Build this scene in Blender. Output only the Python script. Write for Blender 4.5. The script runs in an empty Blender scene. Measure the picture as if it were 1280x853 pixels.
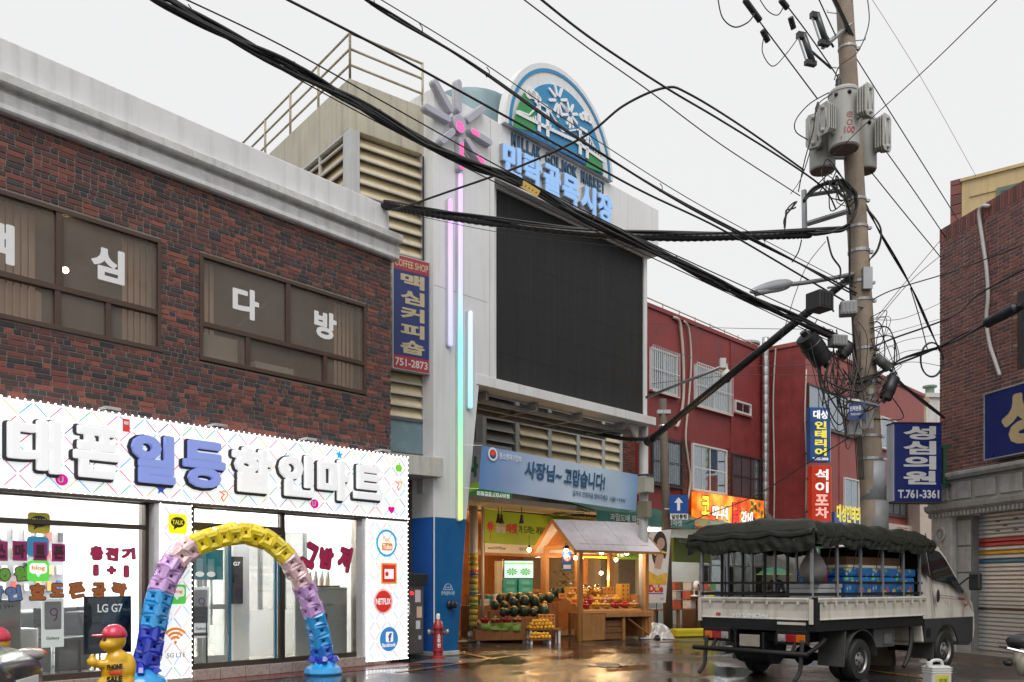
import bpy, bmesh, math, random
from mathutils import Vector as V, Matrix
R = math.radians
sc = bpy.context.scene
COL = sc.collection
# ------------------------------------------------------------------ camera
FPX, HX, HY, CH = 1110.0, 640.0, 732.0, 1.3          # focal length in photo pixels, horizon row, eye height
cam = bpy.data.cameras.new('camera'); cam_o = bpy.data.objects.new('camera', cam); COL.objects.link(cam_o)
cam.sensor_width = 36.0; cam.lens = FPX / 1280 * 36; cam.shift_y = (HY - 426.5) / 1280
cam.clip_start = 0.1; cam.clip_end = 600
cam_o.location = (0, 0, CH); cam_o.rotation_euler = (R(90), 0, 0)
sc.camera = cam_o
# ------------------------------------------------------------------ world, sun, exposure (overcast, rain)
SUN_EL, SUN_AZ = R(58), R(178)                        # azimuth from +Y towards +X: behind the camera
w = bpy.data.worlds.new('World'); sc.world = w; w.use_nodes = True
nt = w.node_tree; bg = nt.nodes['Background']; bg.inputs[1].default_value = 0.1
sky = nt.nodes.new('ShaderNodeTexSky'); sky.sky_type = 'NISHITA'; sky.sun_disc = False
sky.sun_elevation = SUN_EL; sky.sun_rotation = SUN_AZ; sky.dust_density = 6; sky.air_density = 2
hs = nt.nodes.new('ShaderNodeHueSaturation'); hs.inputs['Saturation'].default_value = 0.12
nt.links.new(sky.outputs[0], hs.inputs['Color'])
mx = nt.nodes.new('ShaderNodeMix'); mx.data_type = 'RGBA'; mx.inputs[0].default_value = 0.9
nt.links.new(hs.outputs[0], mx.inputs[6]); mx.inputs[7].default_value = (7.5, 7.51, 7.58, 1)   # even cloud cover
nt.links.new(mx.outputs[2], bg.inputs[0])
sl = bpy.data.lights.new('sun', 'SUN'); sl.energy = 1.5; sl.angle = R(40); sl.color = (1, .97, .93)
so = bpy.data.objects.new('sun', sl); COL.objects.link(so)
sd = V((math.sin(SUN_AZ) * math.cos(SUN_EL), math.cos(SUN_AZ) * math.cos(SUN_EL), math.sin(SUN_EL)))
so.location = sd * 60; so.rotation_euler = sd.to_track_quat('Z', 'Y').to_euler()
sc.view_settings.view_transform = 'Standard'; sc.view_settings.look = 'None'
sc.view_settings.exposure = 0.3; sc.view_settings.gamma = 1.0; sc.view_settings.use_curve_mapping = False
sc.render.engine = 'CYCLES'
cy = sc.cycles
cy.use_denoising = True
try: cy.denoiser = 'OPENIMAGEDENOISE'
except Exception: pass
cy.max_bounces = 8; cy.diffuse_bounces = 3; cy.glossy_bounces = 4; cy.transmission_bounces = 6; cy.transparent_max_bounces = 12
cy.sample_clamp_indirect = 6; cy.caustics_reflective = False; cy.caustics_refractive = False
cy.use_light_tree = True
rnd = random.Random(7)

# ------------------------------------------------------------------ frames: x along a facade, -y out of it to the street, z up
def at(px, py, Y): return V(((px - HX) / FPX * Y, Y, CH + (HY - py) / FPX * Y))
class Fr:
    def __init__(s, x, y, a, z=0.0):
        s.x, s.y, s.a, s.z = x, y, a, z
        s.d = (math.sin(R(a)), math.cos(R(a))); s.n = (-s.d[1], s.d[0])     # n points into the wall
        s.rz = R(90 - a)
    def uz(s, px, py, out=0.0):
        k = (px - HX) / FPX; ox = s.x - s.n[0] * out; oy = s.y - s.n[1] * out
        t = (k * oy - ox) / (s.d[0] - k * s.d[1]); Y = oy + s.d[1] * t
        return t, CH + (HY - py) / FPX * Y - s.z
    def u(s, px, out=0.0): return s.uz(px, 0, out)[0]
    def sub(s, u, out=0.0, z=0.0, da=0.0):
        return Fr(s.x + s.d[0] * u - s.n[0] * out, s.y + s.d[1] * u - s.n[1] * out, s.a + da, s.z + z)
    def pt(s, u, out, z): return V((s.x + s.d[0] * u - s.n[0] * out, s.y + s.d[1] * u - s.n[1] * out, s.z + z))
    def rect(s, xa, ya, xb, yb, out=0.0):
        u0, z1 = s.uz(xa, ya, out); u1, z0 = s.uz(xb, yb, out); return u0, u1, z0, z1

# ------------------------------------------------------------------ materials
MATS = {}
def M(name, col=(.5, .5, .5), rough=.6, metal=0.0, var=.12, vs=3.0, bump=0.0, bs=40.0, emit=None, es=0.0, coat=0.0,
      spec=.5, streak=0.0, attr=False, trans=0.0, alpha=1.0, dirt=None, ecol=False, sub=0.0):
    if name in MATS: return MATS[name]
    m = bpy.data.materials.new(name); m.use_nodes = True; n = m.node_tree.nodes; l = m.node_tree.links
    b = n['Principled BSDF']; MATS[name] = m
    tc = n.new('ShaderNodeTexCoord')
    no = n.new('ShaderNodeTexNoise'); no.inputs['Scale'].default_value = vs; no.inputs['Detail'].default_value = 6
    no.inputs['Roughness'].default_value = .62
    l.new(tc.outputs['Object'], no.inputs['Vector'])
    mr = n.new('ShaderNodeMapRange'); mr.inputs[1].default_value = .28; mr.inputs[2].default_value = .72
    mr.inputs[3].default_value = 1 - var; mr.inputs[4].default_value = 1 + var * .6
    l.new(no.outputs[0], mr.inputs[0])
    mul = n.new('ShaderNodeMix'); mul.data_type = 'RGBA'; mul.blend_type = 'MULTIPLY'; mul.inputs[0].default_value = 1
    if attr:
        at_ = n.new('ShaderNodeAttribute'); at_.attribute_name = 'Col'; l.new(at_.outputs['Color'], mul.inputs[6])
    else: mul.inputs[6].default_value = (*col, 1)
    l.new(mr.outputs[0], mul.inputs[7]); out = mul.outputs[2]
    if streak > 0:
        mp = n.new('ShaderNodeMapping'); mp.inputs['Scale'].default_value = (9, 9, .5)
        n2 = n.new('ShaderNodeTexNoise'); n2.inputs['Scale'].default_value = 1.0; n2.inputs['Detail'].default_value = 5
        l.new(tc.outputs['Object'], mp.inputs[0]); l.new(mp.outputs[0], n2.inputs['Vector'])
        m2 = n.new('ShaderNodeMapRange'); m2.inputs[1].default_value = .5; m2.inputs[2].default_value = .78
        m2.inputs[3].default_value = 0; m2.inputs[4].default_value = streak
        l.new(n2.outputs[0], m2.inputs[0])
        mm = n.new('ShaderNodeMix'); mm.data_type = 'RGBA'; l.new(m2.outputs[0], mm.inputs[0]); l.new(out, mm.inputs[6])
        mm.inputs[7].default_value = (*(dirt or (.09, .075, .06)), 1); out = mm.outputs[2]
    l.new(out, b.inputs['Base Color'])
    r2 = n.new('ShaderNodeMapRange'); r2.inputs[1].default_value = .3; r2.inputs[2].default_value = .7
    r2.inputs[3].default_value = max(.02, rough - .09); r2.inputs[4].default_value = min(1, rough + .09)
    l.new(no.outputs[0], r2.inputs[0]); l.new(r2.outputs[0], b.inputs['Roughness'])
    b.inputs['Metallic'].default_value = metal; b.inputs['Specular IOR Level'].default_value = spec
    b.inputs['Coat Weight'].default_value = coat; b.inputs['Coat Roughness'].default_value = .12
    if trans: b.inputs['Transmission Weight'].default_value = trans
    if alpha < 1: b.inputs['Alpha'].default_value = alpha
    if sub:
        b.inputs['Subsurface Weight'].default_value = sub; b.inputs['Subsurface Radius'].default_value = (.05, .05, .05)
    if bump:
        nb = n.new('ShaderNodeTexNoise'); nb.inputs['Scale'].default_value = bs; nb.inputs['Detail'].default_value = 4
        l.new(tc.outputs['Object'], nb.inputs['Vector'])
        bp = n.new('ShaderNodeBump'); bp.inputs['Strength'].default_value = bump; bp.inputs['Distance'].default_value = .02
        l.new(nb.outputs[0], bp.inputs['Height']); l.new(bp.outputs[0], b.inputs['Normal'])
    if es:
        if attr or ecol: l.new(out, b.inputs['Emission Color'])
        else: b.inputs['Emission Color'].default_value = (*(emit or col), 1)
        b.inputs['Emission Strength'].default_value = es
    return m
def glass(name, tint=(.9, .95, .95), refl=1.0, rough=.02):
    if name in MATS: return MATS[name]
    m = bpy.data.materials.new(name); m.use_nodes = True; n = m.node_tree.nodes; l = m.node_tree.links; MATS[name] = m
    n.remove(n['Principled BSDF']); o = n['Material Output']
    t = n.new('ShaderNodeBsdfTransparent'); t.inputs[0].default_value = (*tint, 1)
    g = n.new('ShaderNodeBsdfGlossy'); g.inputs['Roughness'].default_value = rough; g.inputs['Color'].default_value = (.95, .97, 1, 1)
    f = n.new('ShaderNodeFresnel'); f.inputs[0].default_value = 1.5
    k = n.new('ShaderNodeMath'); k.operation = 'MULTIPLY'; k.inputs[1].default_value = refl * 1.7; k.use_clamp = True
    x = n.new('ShaderNodeMixShader'); l.new(f.outputs[0], k.inputs[0]); l.new(k.outputs[0], x.inputs[0])
    l.new(t.outputs[0], x.inputs[1]); l.new(g.outputs[0], x.inputs[2]); l.new(x.outputs[0], o.inputs[0])
    return m
def E(name, col, es): return M(name, col, .4, var=.02, es=es, emit=col)

# ------------------------------------------------------------------ mesh builder
class MB:
    def __init__(s): s.v = []; s.f = []; s.c = []; s.cur = None
    def add(s, vs, fs, col=None):
        o = len(s.v); s.v += [tuple(p) for p in vs]
        for f in fs: s.f.append(tuple(i + o for i in f)); s.c.append(col or s.cur)
        return s
    def hexa(s, p, col=None):
        return s.add(p, [(0, 3, 2, 1), (4, 5, 6, 7), (0, 1, 5, 4), (1, 2, 6, 5), (2, 3, 7, 6), (3, 0, 4, 7)], col)
    def box(s, x0, x1, y0, y1, z0, z1, col=None):
        if x1 < x0: x0, x1 = x1, x0
        if y1 < y0: y0, y1 = y1, y0
        if z1 < z0: z0, z1 = z1, z0
        return s.hexa([(x0, y0, z0), (x1, y0, z0), (x1, y1, z0), (x0, y1, z0), (x0, y0, z1), (x1, y0, z1), (x1, y1, z1), (x0, y1, z1)], col)
    def prism(s, poly, y0, y1, col=None):                   # poly: (x,z), extruded along y
        n = len(poly); vs = [(x, y0, z) for x, z in poly] + [(x, y1, z) for x, z in poly]
        ar = sum(poly[i][0] * poly[(i + 1) % n][1] - poly[(i + 1) % n][0] * poly[i][1] for i in range(n))
        fr = list(range(n)); bk = list(range(2 * n - 1, n - 1, -1))
        fs = [tuple(fr), tuple(bk)] + [(i, i + n, (i + 1) % n + n, (i + 1) % n) for i in range(n)]
        if (ar < 0) != (y0 > y1): fs = [tuple(reversed(f)) for f in fs]
        return s.add(vs, fs, col)
    def prismx(s, poly, x0, x1, col=None):                  # poly: (y,z), extruded along x
        n = len(poly); vs = [(x0, y, z) for y, z in poly] + [(x1, y, z) for y, z in poly]
        fs = [tuple(range(n - 1, -1, -1)), tuple(range(n, 2 * n))] + [(i, (i + 1) % n, (i + 1) % n + n, i + n) for i in range(n)]
        ar = sum(poly[i][0] * poly[(i + 1) % n][1] - poly[(i + 1) % n][0] * poly[i][1] for i in range(n))
        if (ar < 0) != (x0 > x1): fs = [tuple(reversed(f)) for f in fs]
        return s.add(vs, fs, col)
    def prismz(s, poly, z0, z1, col=None):
        n = len(poly); vs = [(x, y, z0) for x, y in poly] + [(x, y, z1) for x, y in poly]
        fs = [tuple(range(n - 1, -1, -1)), tuple(range(n, 2 * n))] + [(i, (i + 1) % n, (i + 1) % n + n, i + n) for i in range(n)]
        ar = sum(poly[i][0] * poly[(i + 1) % n][1] - poly[(i + 1) % n][0] * poly[i][1] for i in range(n))
        if ar < 0: fs = [tuple(reversed(f)) for f in fs]
        return s.add(vs, fs, col)
    def quad(s, a, b, c, d, col=None): return s.add([a, b, c, d], [(0, 1, 2, 3)], col)
    def tube(s, pts, r, seg=8, r1=None, cap=True, col=None):
        pts = [V(p) for p in pts]; n = len(pts)
        if n < 2: return s
        vs = []; fs = []; up = None
        for i, p in enumerate(pts):
            t = (pts[min(i + 1, n - 1)] - pts[max(i - 1, 0)])
            if t.length < 1e-9: t = V((0, 0, 1))
            t.normalize()
            if up is None:
                up = V((0, 0, 1)) if abs(t.z) < .95 else V((0, 1, 0))
            a = t.cross(up)
            if a.length < 1e-6: a = t.cross(V((1, 0, 0)))
            a.normalize(); b = a.cross(t); up = b
            if isinstance(r, (list, tuple)): rr = r[i]
            else: rr = r if r1 is None else r + (r1 - r) * i / (n - 1)
            for k in range(seg):
                an = 2 * math.pi * k / seg; vs.append(p + a * (math.cos(an) * rr) + b * (math.sin(an) * rr))
        for i in range(n - 1):
            for k in range(seg):
                k2 = (k + 1) % seg; fs.append((i * seg + k, i * seg + k2, (i + 1) * seg + k2, (i + 1) * seg + k))
        if cap: fs += [tuple(range(seg - 1, -1, -1)), tuple((n - 1) * seg + k for k in range(seg))]
        return s.add(vs, fs, col)
    def cyl(s, p0, p1, r, seg=12, r1=None, col=None): return s.tube([p0, p1], r, seg, r1, True, col)
    def lathe(s, prof, c=(0, 0, 0), seg=16, col=None, ax='z', cap=True):
        vs = []; fs = []; n = len(prof)
        for r, h in prof:
            for k in range(seg):
                a = 2 * math.pi * k / seg; x, y = r * math.cos(a), r * math.sin(a)
                if ax == 'z': q = (c[0] + x, c[1] + y, c[2] + h)
                elif ax == 'y': q = (c[0] + x, c[1] - h, c[2] + y)
                else: q = (c[0] + h, c[1] + x, c[2] + y)
                vs.append(q)
        for i in range(n - 1):
            for k in range(seg):
                k2 = (k + 1) % seg; fs.append((i * seg + k, i * seg + k2, (i + 1) * seg + k2, (i + 1) * seg + k))
        if cap: fs += [tuple(range(seg - 1, -1, -1)), tuple((n - 1) * seg + k for k in range(seg))]
        return s.add(vs, fs, col)
    def ell(s, c, rad, seg=12, rings=8, col=None):
        rx, ry, rz = rad if isinstance(rad, (tuple, list)) else (rad,) * 3
        vs = []; fs = []
        for i in range(rings + 1):
            th = math.pi * i / rings
            for k in range(seg):
                a = 2 * math.pi * k / seg
                vs.append((c[0] + rx * math.sin(th) * math.cos(a), c[1] + ry * math.sin(th) * math.sin(a), c[2] + rz * math.cos(th)))
        for i in range(rings):
            for k in range(seg):
                k2 = (k + 1) % seg; q = (i * seg + k, (i + 1) * seg + k, (i + 1) * seg + k2, i * seg + k2)
                fs.append(q if 0 < i < rings - 1 else ((q[0], q[1], q[2]) if i == 0 else (q[0], q[1], q[3])))
        return s.add(vs, fs, col)
    def disc(s, cx, cz, r, y, seg=24, ry=None, col=None, a0=0, a1=360):
        n = seg; pts = [(cx + r * math.cos(R(a0 + (a1 - a0) * k / n)), y, cz + (ry or r) * math.sin(R(a0 + (a1 - a0) * k / n))) for k in range(n + (a1 - a0 < 360))]
        return s.add(pts, [tuple(range(len(pts)))], col)
    def ring(s, cx, cz, r0, r1, y0, y1, a0=0, a1=360, seg=28, col=None):
        full = a1 - a0 >= 360
        for k in range(seg):
            a = R(a0 + (a1 - a0) * k / seg); b = R(a0 + (a1 - a0) * (k + 1) / seg)
            p = [(cx + r * math.cos(t), cz + r * math.sin(t)) for r, t in ((r0, a), (r1, a), (r1, b), (r0, b))]
            s.hexa([(p[0][0], y1, p[0][1]), (p[3][0], y1, p[3][1]), (p[2][0], y1, p[2][1]), (p[1][0], y1, p[1][1]),
                    (p[0][0], y0, p[0][1]), (p[3][0], y0, p[3][1]), (p[2][0], y0, p[2][1]), (p[1][0], y0, p[1][1])], col)
        return s
    def mesh(s, name, smooth=False):
        me = bpy.data.meshes.new(name); me.from_pydata(s.v, [], s.f)
        if any(c is not None for c in s.c):
            at_ = me.attributes.new('Col', 'FLOAT_COLOR', 'FACE')
            flat = []
            for c in s.c: flat += [*(c or (.5, .5, .5)), 1.0]
            at_.data.foreach_set('color', flat)
        if smooth: me.polygons.foreach_set('use_smooth', [True] * len(me.polygons))
        me.update(); return me
    def build(s, name, mat, parent=None, smooth=False, bevel=0.0, kind=None, auto=None):
        me = s.mesh(name, smooth); me.materials.append(mat)
        return link(name, me, parent, bevel, kind, auto)
def link(name, me, parent=None, bevel=0.0, kind=None, auto=None):
    o = bpy.data.objects.new(name, me); COL.objects.link(o)
    if parent is not None: o.parent = parent
    if bevel:
        md = o.modifiers.new('Bevel', 'BEVEL'); md.width = bevel; md.segments = 2; md.limit_method = 'ANGLE'; md.angle_limit = R(40)
    if auto is not None:
        try: me.set_sharp_from_angle(angle=R(auto))
        except Exception: pass
    if kind: o['kind'] = kind
    return o
def tag(o, label, cat, group=None):
    o['label'] = label; o['category'] = cat
    if group: o['group'] = group
    return o
def thing(name, label, cat, fr=None, group=None, loc=None, rz=0.0):
    o = bpy.data.objects.new(name, None); COL.objects.link(o); o.empty_display_size = .2
    if fr is not None: o.location = (fr.x, fr.y, fr.z); o.rotation_euler = (0, 0, fr.rz)
    if loc is not None: o.location = loc; o.rotation_euler = (0, 0, rz)
    return tag(o, label, cat, group)
def box(name, mat, parent, x0, x1, y0, y1, z0, z1, bevel=0.0):
    return MB().box(x0, x1, y0, y1, z0, z1).build(name, mat, parent, bevel=bevel)
def copy_tree(o, parent=None):
    c = o.copy(); COL.objects.link(c)
    if parent is not None: c.parent = parent
    for ch in list(o.children): copy_tree(ch, c)
    return c
def smooth_path(pts, n=6):
    P = [V(p) for p in pts]; out = []
    for i in range(len(P) - 1):
        p0 = P[max(i - 1, 0)]; p1 = P[i]; p2 = P[i + 1]; p3 = P[min(i + 2, len(P) - 1)]
        for k in range(n):
            t = k / n
            out.append(.5 * ((2 * p1) + (p2 - p0) * t + (2 * p0 - 5 * p1 + 4 * p2 - p3) * t * t + (3 * p1 - p0 - 3 * p2 + p3) * t ** 3))
    out.append(P[-1]); return out

# ------------------------------------------------------------------ lettering
TX = {}
def glyphs(s, off, ext, bev=0.0):
    k = (s, off, ext, bev)
    if k not in TX:
        c = bpy.data.curves.new('lettering', 'FONT'); c.body = s; c.size = 1; c.offset = off; c.resolution_u = 3
        c.extrude = ext; c.bevel_depth = bev; c.bevel_resolution = 1
        o = bpy.data.objects.new('lettering', c); me = bpy.data.meshes.new_from_object(o)
        vs = [tuple(v.co) for v in me.vertices]; fs = [tuple(p.vertices) for p in me.polygons]
        bpy.data.objects.remove(o); bpy.data.curves.remove(c); bpy.data.meshes.remove(me)
        xs = [v[0] for v in vs] or [0, 1]; ys = [v[1] for v in vs] or [0, 1]
        TX[k] = (vs, fs, min(xs), max(xs), min(ys), max(ys))
    return TX[k]
def text(s, mat, parent, x0, x1, z0, z1, y, depth=.004, off=.02, name='lettering', keep=False, shear=0.0, rot=0.0, slant=0.0):
    """fit the words into x0..x1, z0..z1; back at y, standing depth towards -y"""
    ext = .5 if depth > 0 else 0; bold = max(0, off - .022); off = min(off, .022)
    vs, fs, ax, bx, ay, by = glyphs(s, off, ext)
    if bold > .004:                                  # fatter, rounder strokes: copies spread on a ring, each a hair further out
        nv = len(vs); v2 = []; f2 = []
        for k in range(9):
            dx, dy = (bold * math.cos(k * math.pi / 4), bold * math.sin(k * math.pi / 4)) if k else (0, 0)
            v2 += [(a + dx, b + dy, c + (k * .012 if c > 0 else 0)) for a, b, c in vs]; f2 += [tuple(i + k * nv for i in f) for f in fs]
        vs, fs = v2, f2; ax -= bold; bx += bold; ay -= bold; by += bold
    w_, h_ = max(bx - ax, 1e-6), max(by - ay, 1e-6)
    sx, sz = (x1 - x0) / w_, (z1 - z0) / h_
    if keep: sx = sz = min(sx, sz)
    cx, cz = (x0 + x1) / 2, (z0 + z1) / 2; cr, sr = math.cos(R(rot)), math.sin(R(rot))
    out = []
    for a, b, c in vs:
        p = (a - (ax + bx) / 2) * sx; q = (b - (ay + by) / 2) * sz; p += q * shear; q += p * slant
        p, q = p * cr - q * sr, p * sr + q * cr
        out.append((cx + p, y - (c + .5) * depth if depth > 0 else y, cz + q))
    me = bpy.data.meshes.new(name); me.from_pydata(out, [], fs); me.materials.append(mat); me.update()
    return link(name, me, parent)
def vtext(chars, mat, parent, x0, x1, z0, z1, y, depth=.004, off=.02, gap=.12, name='letter'):
    n = len(chars); h = (z1 - z0) / (n + gap * (n - 1))
    for i, ch in enumerate(chars):
        t = z1 - i * h * (1 + gap); text(ch, mat, parent, x0, x1, t - h, t, y, depth, off, name)

# ------------------------------------------------------------------ bricks
def make_bricks(parent, u0, u1, z0, z1, holes, course, length, joint, cols, mat, near_u, limit=300, y=0.0, bond='mix', proud=.009, seed=1, topz=None, end_u=None):
    """brick courses over a wall rectangle, leaving the holes free; the largest in view are objects of their own"""
    rg = random.Random(seed); L = []; row = 0; z = z0
    while z < z1 - 1e-3:
        zt = min(z + course - joint, z1); u = u0 - (0 if row % 2 else length / 2) - rg.random() * .01; k = row
        segs = [(u0, u1)]
        for (a, b, c, d) in holes:
            if z + .004 < d and zt - .004 > c:
                ns = []
                for p, q in segs:
                    if b <= p or a >= q: ns.append((p, q)); continue
                    if a > p: ns.append((p, a))
                    if b < q: ns.append((b, q))
                segs = ns
        while u < u1:
            if bond == 'mix': ln = length if rg.random() < .42 else (length - joint) / 2
            elif bond == 'flemish': ln = length if k % 2 == 0 else (length - joint) / 2
            else: ln = length
            k += 1; a, b = u, u + ln - joint; u += ln
            for p, q in segs:
                a2, b2 = max(a, p), min(b, q)
                if b2 - a2 > .015: L.append((a2, b2, z, zt, rg.randrange(len(cols)), a2 == a and b2 == b and abs(zt - z - course + joint) < 1e-4))
        z += course; row += 1
    full = sorted([b for b in L if b[5]], key=lambda b: abs((b[0] + b[1]) / 2 - near_u))
    sel = set(full[:limit]); cache = {}
    rest = MB()
    for b in L:
        a, c, zz, zt, ci, fl = b
        if b in sel:
            key = (round(c - a, 3), ci)
            if key not in cache:
                ln = c - a; h = zt - zz; e = .004
                q = MB(); cc = cols[ci]
                v = [(0, proud, 0), (ln, proud, 0), (ln, proud, h), (0, proud, h), (e, -proud, e), (ln - e, -proud, e), (ln - e, -proud, h - e), (e, -proud, h - e), (0, -proud + e, 0), (ln, -proud + e, 0), (ln, -proud + e, h), (0, -proud + e, h)]
                q.add(v, [(4, 5, 6, 7), (8, 9, 5, 4), (9, 10, 6, 5), (10, 11, 7, 6), (11, 8, 4, 7), (0, 1, 9, 8), (1, 2, 10, 9), (2, 3, 11, 10), (3, 0, 8, 11)], cc)
                me = q.mesh('brick'); me.materials.append(mat); cache[key] = me
            o = link('brick', cache[key], parent); o.location = (a, y + rg.uniform(-.003, .002), zz); o.rotation_euler = (rg.uniform(-.02, .02), 0, rg.uniform(-.012, .012))
        else:
            d = rg.uniform(-.003, .002); e = .003
            rest.add([(a, y + .002, zz), (c, y + .002, zz), (c, y + .002, zt), (a, y + .002, zt), (a + e, y - proud + d, zz + e), (c - e, y - proud + d, zz + e), (c - e, y - proud + d, zt - e), (a + e, y - proud + d, zt - e)],
                     [(4, 5, 6, 7), (0, 1, 5, 4), (1, 2, 6, 5), (2, 3, 7, 6), (3, 0, 4, 7)], cols[ci])
    o = rest.build('remaining_bricks', mat, parent, kind='stuff')
    return o
def add_light(name, loc, energy, col, parent=None, r=.05):
    l = bpy.data.lights.new(name, 'POINT'); l.energy = energy; l.color = col; l.shadow_soft_size = r
    o = bpy.data.objects.new(name, l); COL.objects.link(o); o.location = loc
    if parent: o.parent = parent
    return o
# ================================================================== ground
def asphalt():
    m = bpy.data.materials.new('wet_asphalt'); m.use_nodes = True; n = m.node_tree.nodes; l = m.node_tree.links; b = n['Principled BSDF']
    tc = n.new('ShaderNodeTexCoord')
    def noise(s, d=5, r=.6, mp=None):
        q = n.new('ShaderNodeTexNoise'); q.inputs['Scale'].default_value = s; q.inputs['Detail'].default_value = d; q.inputs['Roughness'].default_value = r
        l.new((mp or tc).outputs[0 if mp else 'Object'], q.inputs['Vector']); return q
    def rng(src, a, b_, c, d):
        q = n.new('ShaderNodeMapRange'); q.inputs[1].default_value = a; q.inputs[2].default_value = b_; q.inputs[3].default_value = c; q.inputs[4].default_value = d
        l.new(src, q.inputs[0]); return q
    big = noise(.55, 4, .55); mid = noise(3.5, 5, .65); fine = noise(140, 2, .5)
    wet = rng(big.outputs[0], .44, .60, 1, 0)                    # 1 = standing water
    cr = n.new('ShaderNodeMix'); cr.data_type = 'RGBA'; cr.inputs[6].default_value = (.016, .0145, .0135, 1); cr.inputs[7].default_value = (.055, .048, .043, 1)
    sp = n.new('ShaderNodeMath'); sp.operation = 'MULTIPLY'; f1 = rng(mid.outputs[0], .3, .7, .1, 1); l.new(f1.outputs[0], sp.inputs[0]); f2 = rng(fine.outputs[0], .3, .7, .4, 1); l.new(f2.outputs[0], sp.inputs[1])
    l.new(sp.outputs[0], cr.inputs[0]); l.new(cr.outputs[2], b.inputs['Base Color'])
    rm = rng(mid.outputs[0], .3, .7, .10, .30); rr = n.new('ShaderNodeMix'); l.new(wet.outputs[0], rr.inputs[0]); l.new(rm.outputs[0], rr.inputs[2]); rr.inputs[3].default_value = .03
    l.new(rr.outputs[0], b.inputs['Roughness']); b.inputs['Specular IOR Level'].default_value = .45
    bp = n.new('ShaderNodeBump'); bp.inputs['Distance'].default_value = .012; bs = rng(wet.outputs[0], 0, 1, .55, .03); l.new(bs.outputs[0], bp.inputs['Strength'])
    ad = n.new('ShaderNodeMath'); ad.operation = 'ADD'; l.new(fine.outputs[0], ad.inputs[0]); g = noise(28, 3); l.new(g.outputs[0], ad.inputs[1]); l.new(ad.outputs[0], bp.inputs['Height'])
    l.new(bp.outputs[0], b.inputs['Normal']); return m
ASPH = asphalt()
g = MB(); NX = 24
xs = [-150 + 300 * i / NX for i in range(NX + 1)]; ys = [-30 + 230 * i / NX for i in range(NX + 1)]
g.add([(x, y, 0) for y in ys for x in xs], [(j * (NX + 1) + i, j * (NX + 1) + i + 1, (j + 1) * (NX + 1) + i + 1, (j + 1) * (NX + 1) + i) for j in range(NX) for i in range(NX)])
g.build('ground', ASPH)['kind'] = 'structure'
WETRED = M('wet_red_paving', (.16, .035, .03), .18, var=.3, vs=5, bump=.15, bs=90)
WETGREY = M('wet_concrete_paving', (.17, .16, .15), .2, var=.25, vs=4, bump=.15, bs=80)
YEL = M('yellow_road_paint', (.24, .12, .015), .3, var=.7, vs=9, bump=.1)
WHITEP = M('worn_white_road_paint', (.42, .42, .40), .32, var=.5, vs=12, bump=.1)
L = Fr(-2.048, 14.964, 40)
G = Fr(-1.435, 16.25, 43.1)
MK = Fr(-.95, 21.9, 43.1)
def strip(name, pts, wd, z, mat):
    m = MB(); P = [V((*p, 0)) for p in pts]
    for i in range(len(P) - 1):
        d = (P[i + 1] - P[i]).normalized(); s = V((-d.y, d.x, 0)) * wd / 2
        a, b = P[i] - s, P[i] + s; c, e = P[i + 1] + s, P[i + 1] - s
        m.quad((a.x, a.y, z), (e.x, e.y, z), (c.x, c.y, z), (b.x, b.y, z))
    o = m.build(name, mat); o['kind'] = 'structure'; return o
def gp(px, py): Y = FPX * CH / (py - HY); return ((px - HX) / FPX * Y, Y)
# red paving apron along the phone shop, with its own sheet 4 mm above the asphalt
ap = MB(); q = [L.pt(-7.5, .62, .004), L.pt(.1, .75, .004), L.pt(.1, -.1, .004), L.pt(-7.5, -.1, .004)]
ap.quad(*q); ap.build('pavement', WETRED)['kind'] = 'structure'
strip('road_marking', [gp(495, 841), gp(560, 832), gp(610, 824), gp(660, 818)], .11, .006, YEL)
strip('road_marking', [gp(572, 816), gp(595, 820), gp(618, 825)], .16, .0085, YEL)
strip('road_marking', [gp(815, 804), gp(850, 800), gp(905, 798)], .14, .006, YEL)
strip('road_marking', [gp(1085, 838), gp(1150, 847), gp(1220, 862)], .13, .006, YEL)
strip('road_marking', [gp(850, 801), gp(1000, 800)], .12, .0085, WHITEP)
pt = MB(); q = [gp(515, 829), gp(600, 829), gp(608, 824), gp(545, 823)]
pt.add([(x, y, .005) for x, y in q], [(0, 1, 2, 3)]); pt.build('paving_patch', WETGREY)['kind'] = 'structure'
MANH = M('cast_iron', (.07, .06, .055), .3, metal=.6, var=.3, bump=.5, bs=30)
mh = MB(); c = gp(760, 832); mh.lathe([(.33, 0), (.33, .008), (.29, .011), (.0, .011)], (c[0], c[1], 0), 28)
for i in range(-3, 4): mh.box(c[0] - .2, c[0] + .2, c[1] + i * .075 - .012, c[1] + i * .075 + .012, .01, .016)
tag(mh.build('manhole_cover', MANH), 'round iron manhole cover in the wet road before the fruit stall', 'manhole cover')

# ================================================================== brick building on the left (coffee room above, phone shop below)
BRCOL = [(.17, .05, .04), (.23, .06, .045), (.12, .04, .035), (.085, .036, .035), (.045, .034, .036), (.032, .028, .033), (.07, .038, .038), (.16, .05, .045), (.10, .042, .04), (.27, .08, .055), (.06, .05, .055), (.14, .045, .038)]
BRICK = M('fired_brick', (.2, .05, .04), .62, var=.3, vs=40, bump=.25, bs=120, attr=True)
MORTAR = M('brick_mortar', (.27, .23, .195), .85, var=.25, vs=8, bump=.3, bs=90)
STUCCO = M('white_parapet_paint', (.74, .74, .74), .6, var=.08, vs=2.2, bump=.12, bs=25, streak=.30, dirt=(.2, .2, .2))
STUCCO2 = M('weathered_cornice_paint', (.66, .655, .64), .65, var=.18, vs=7, bump=.2, bs=30, streak=.4, dirt=(.2, .19, .18))
BRONZE = M('brown_window_frame', (.085, .05, .036), .42, metal=.25, var=.15, vs=9, bump=.05)
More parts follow.
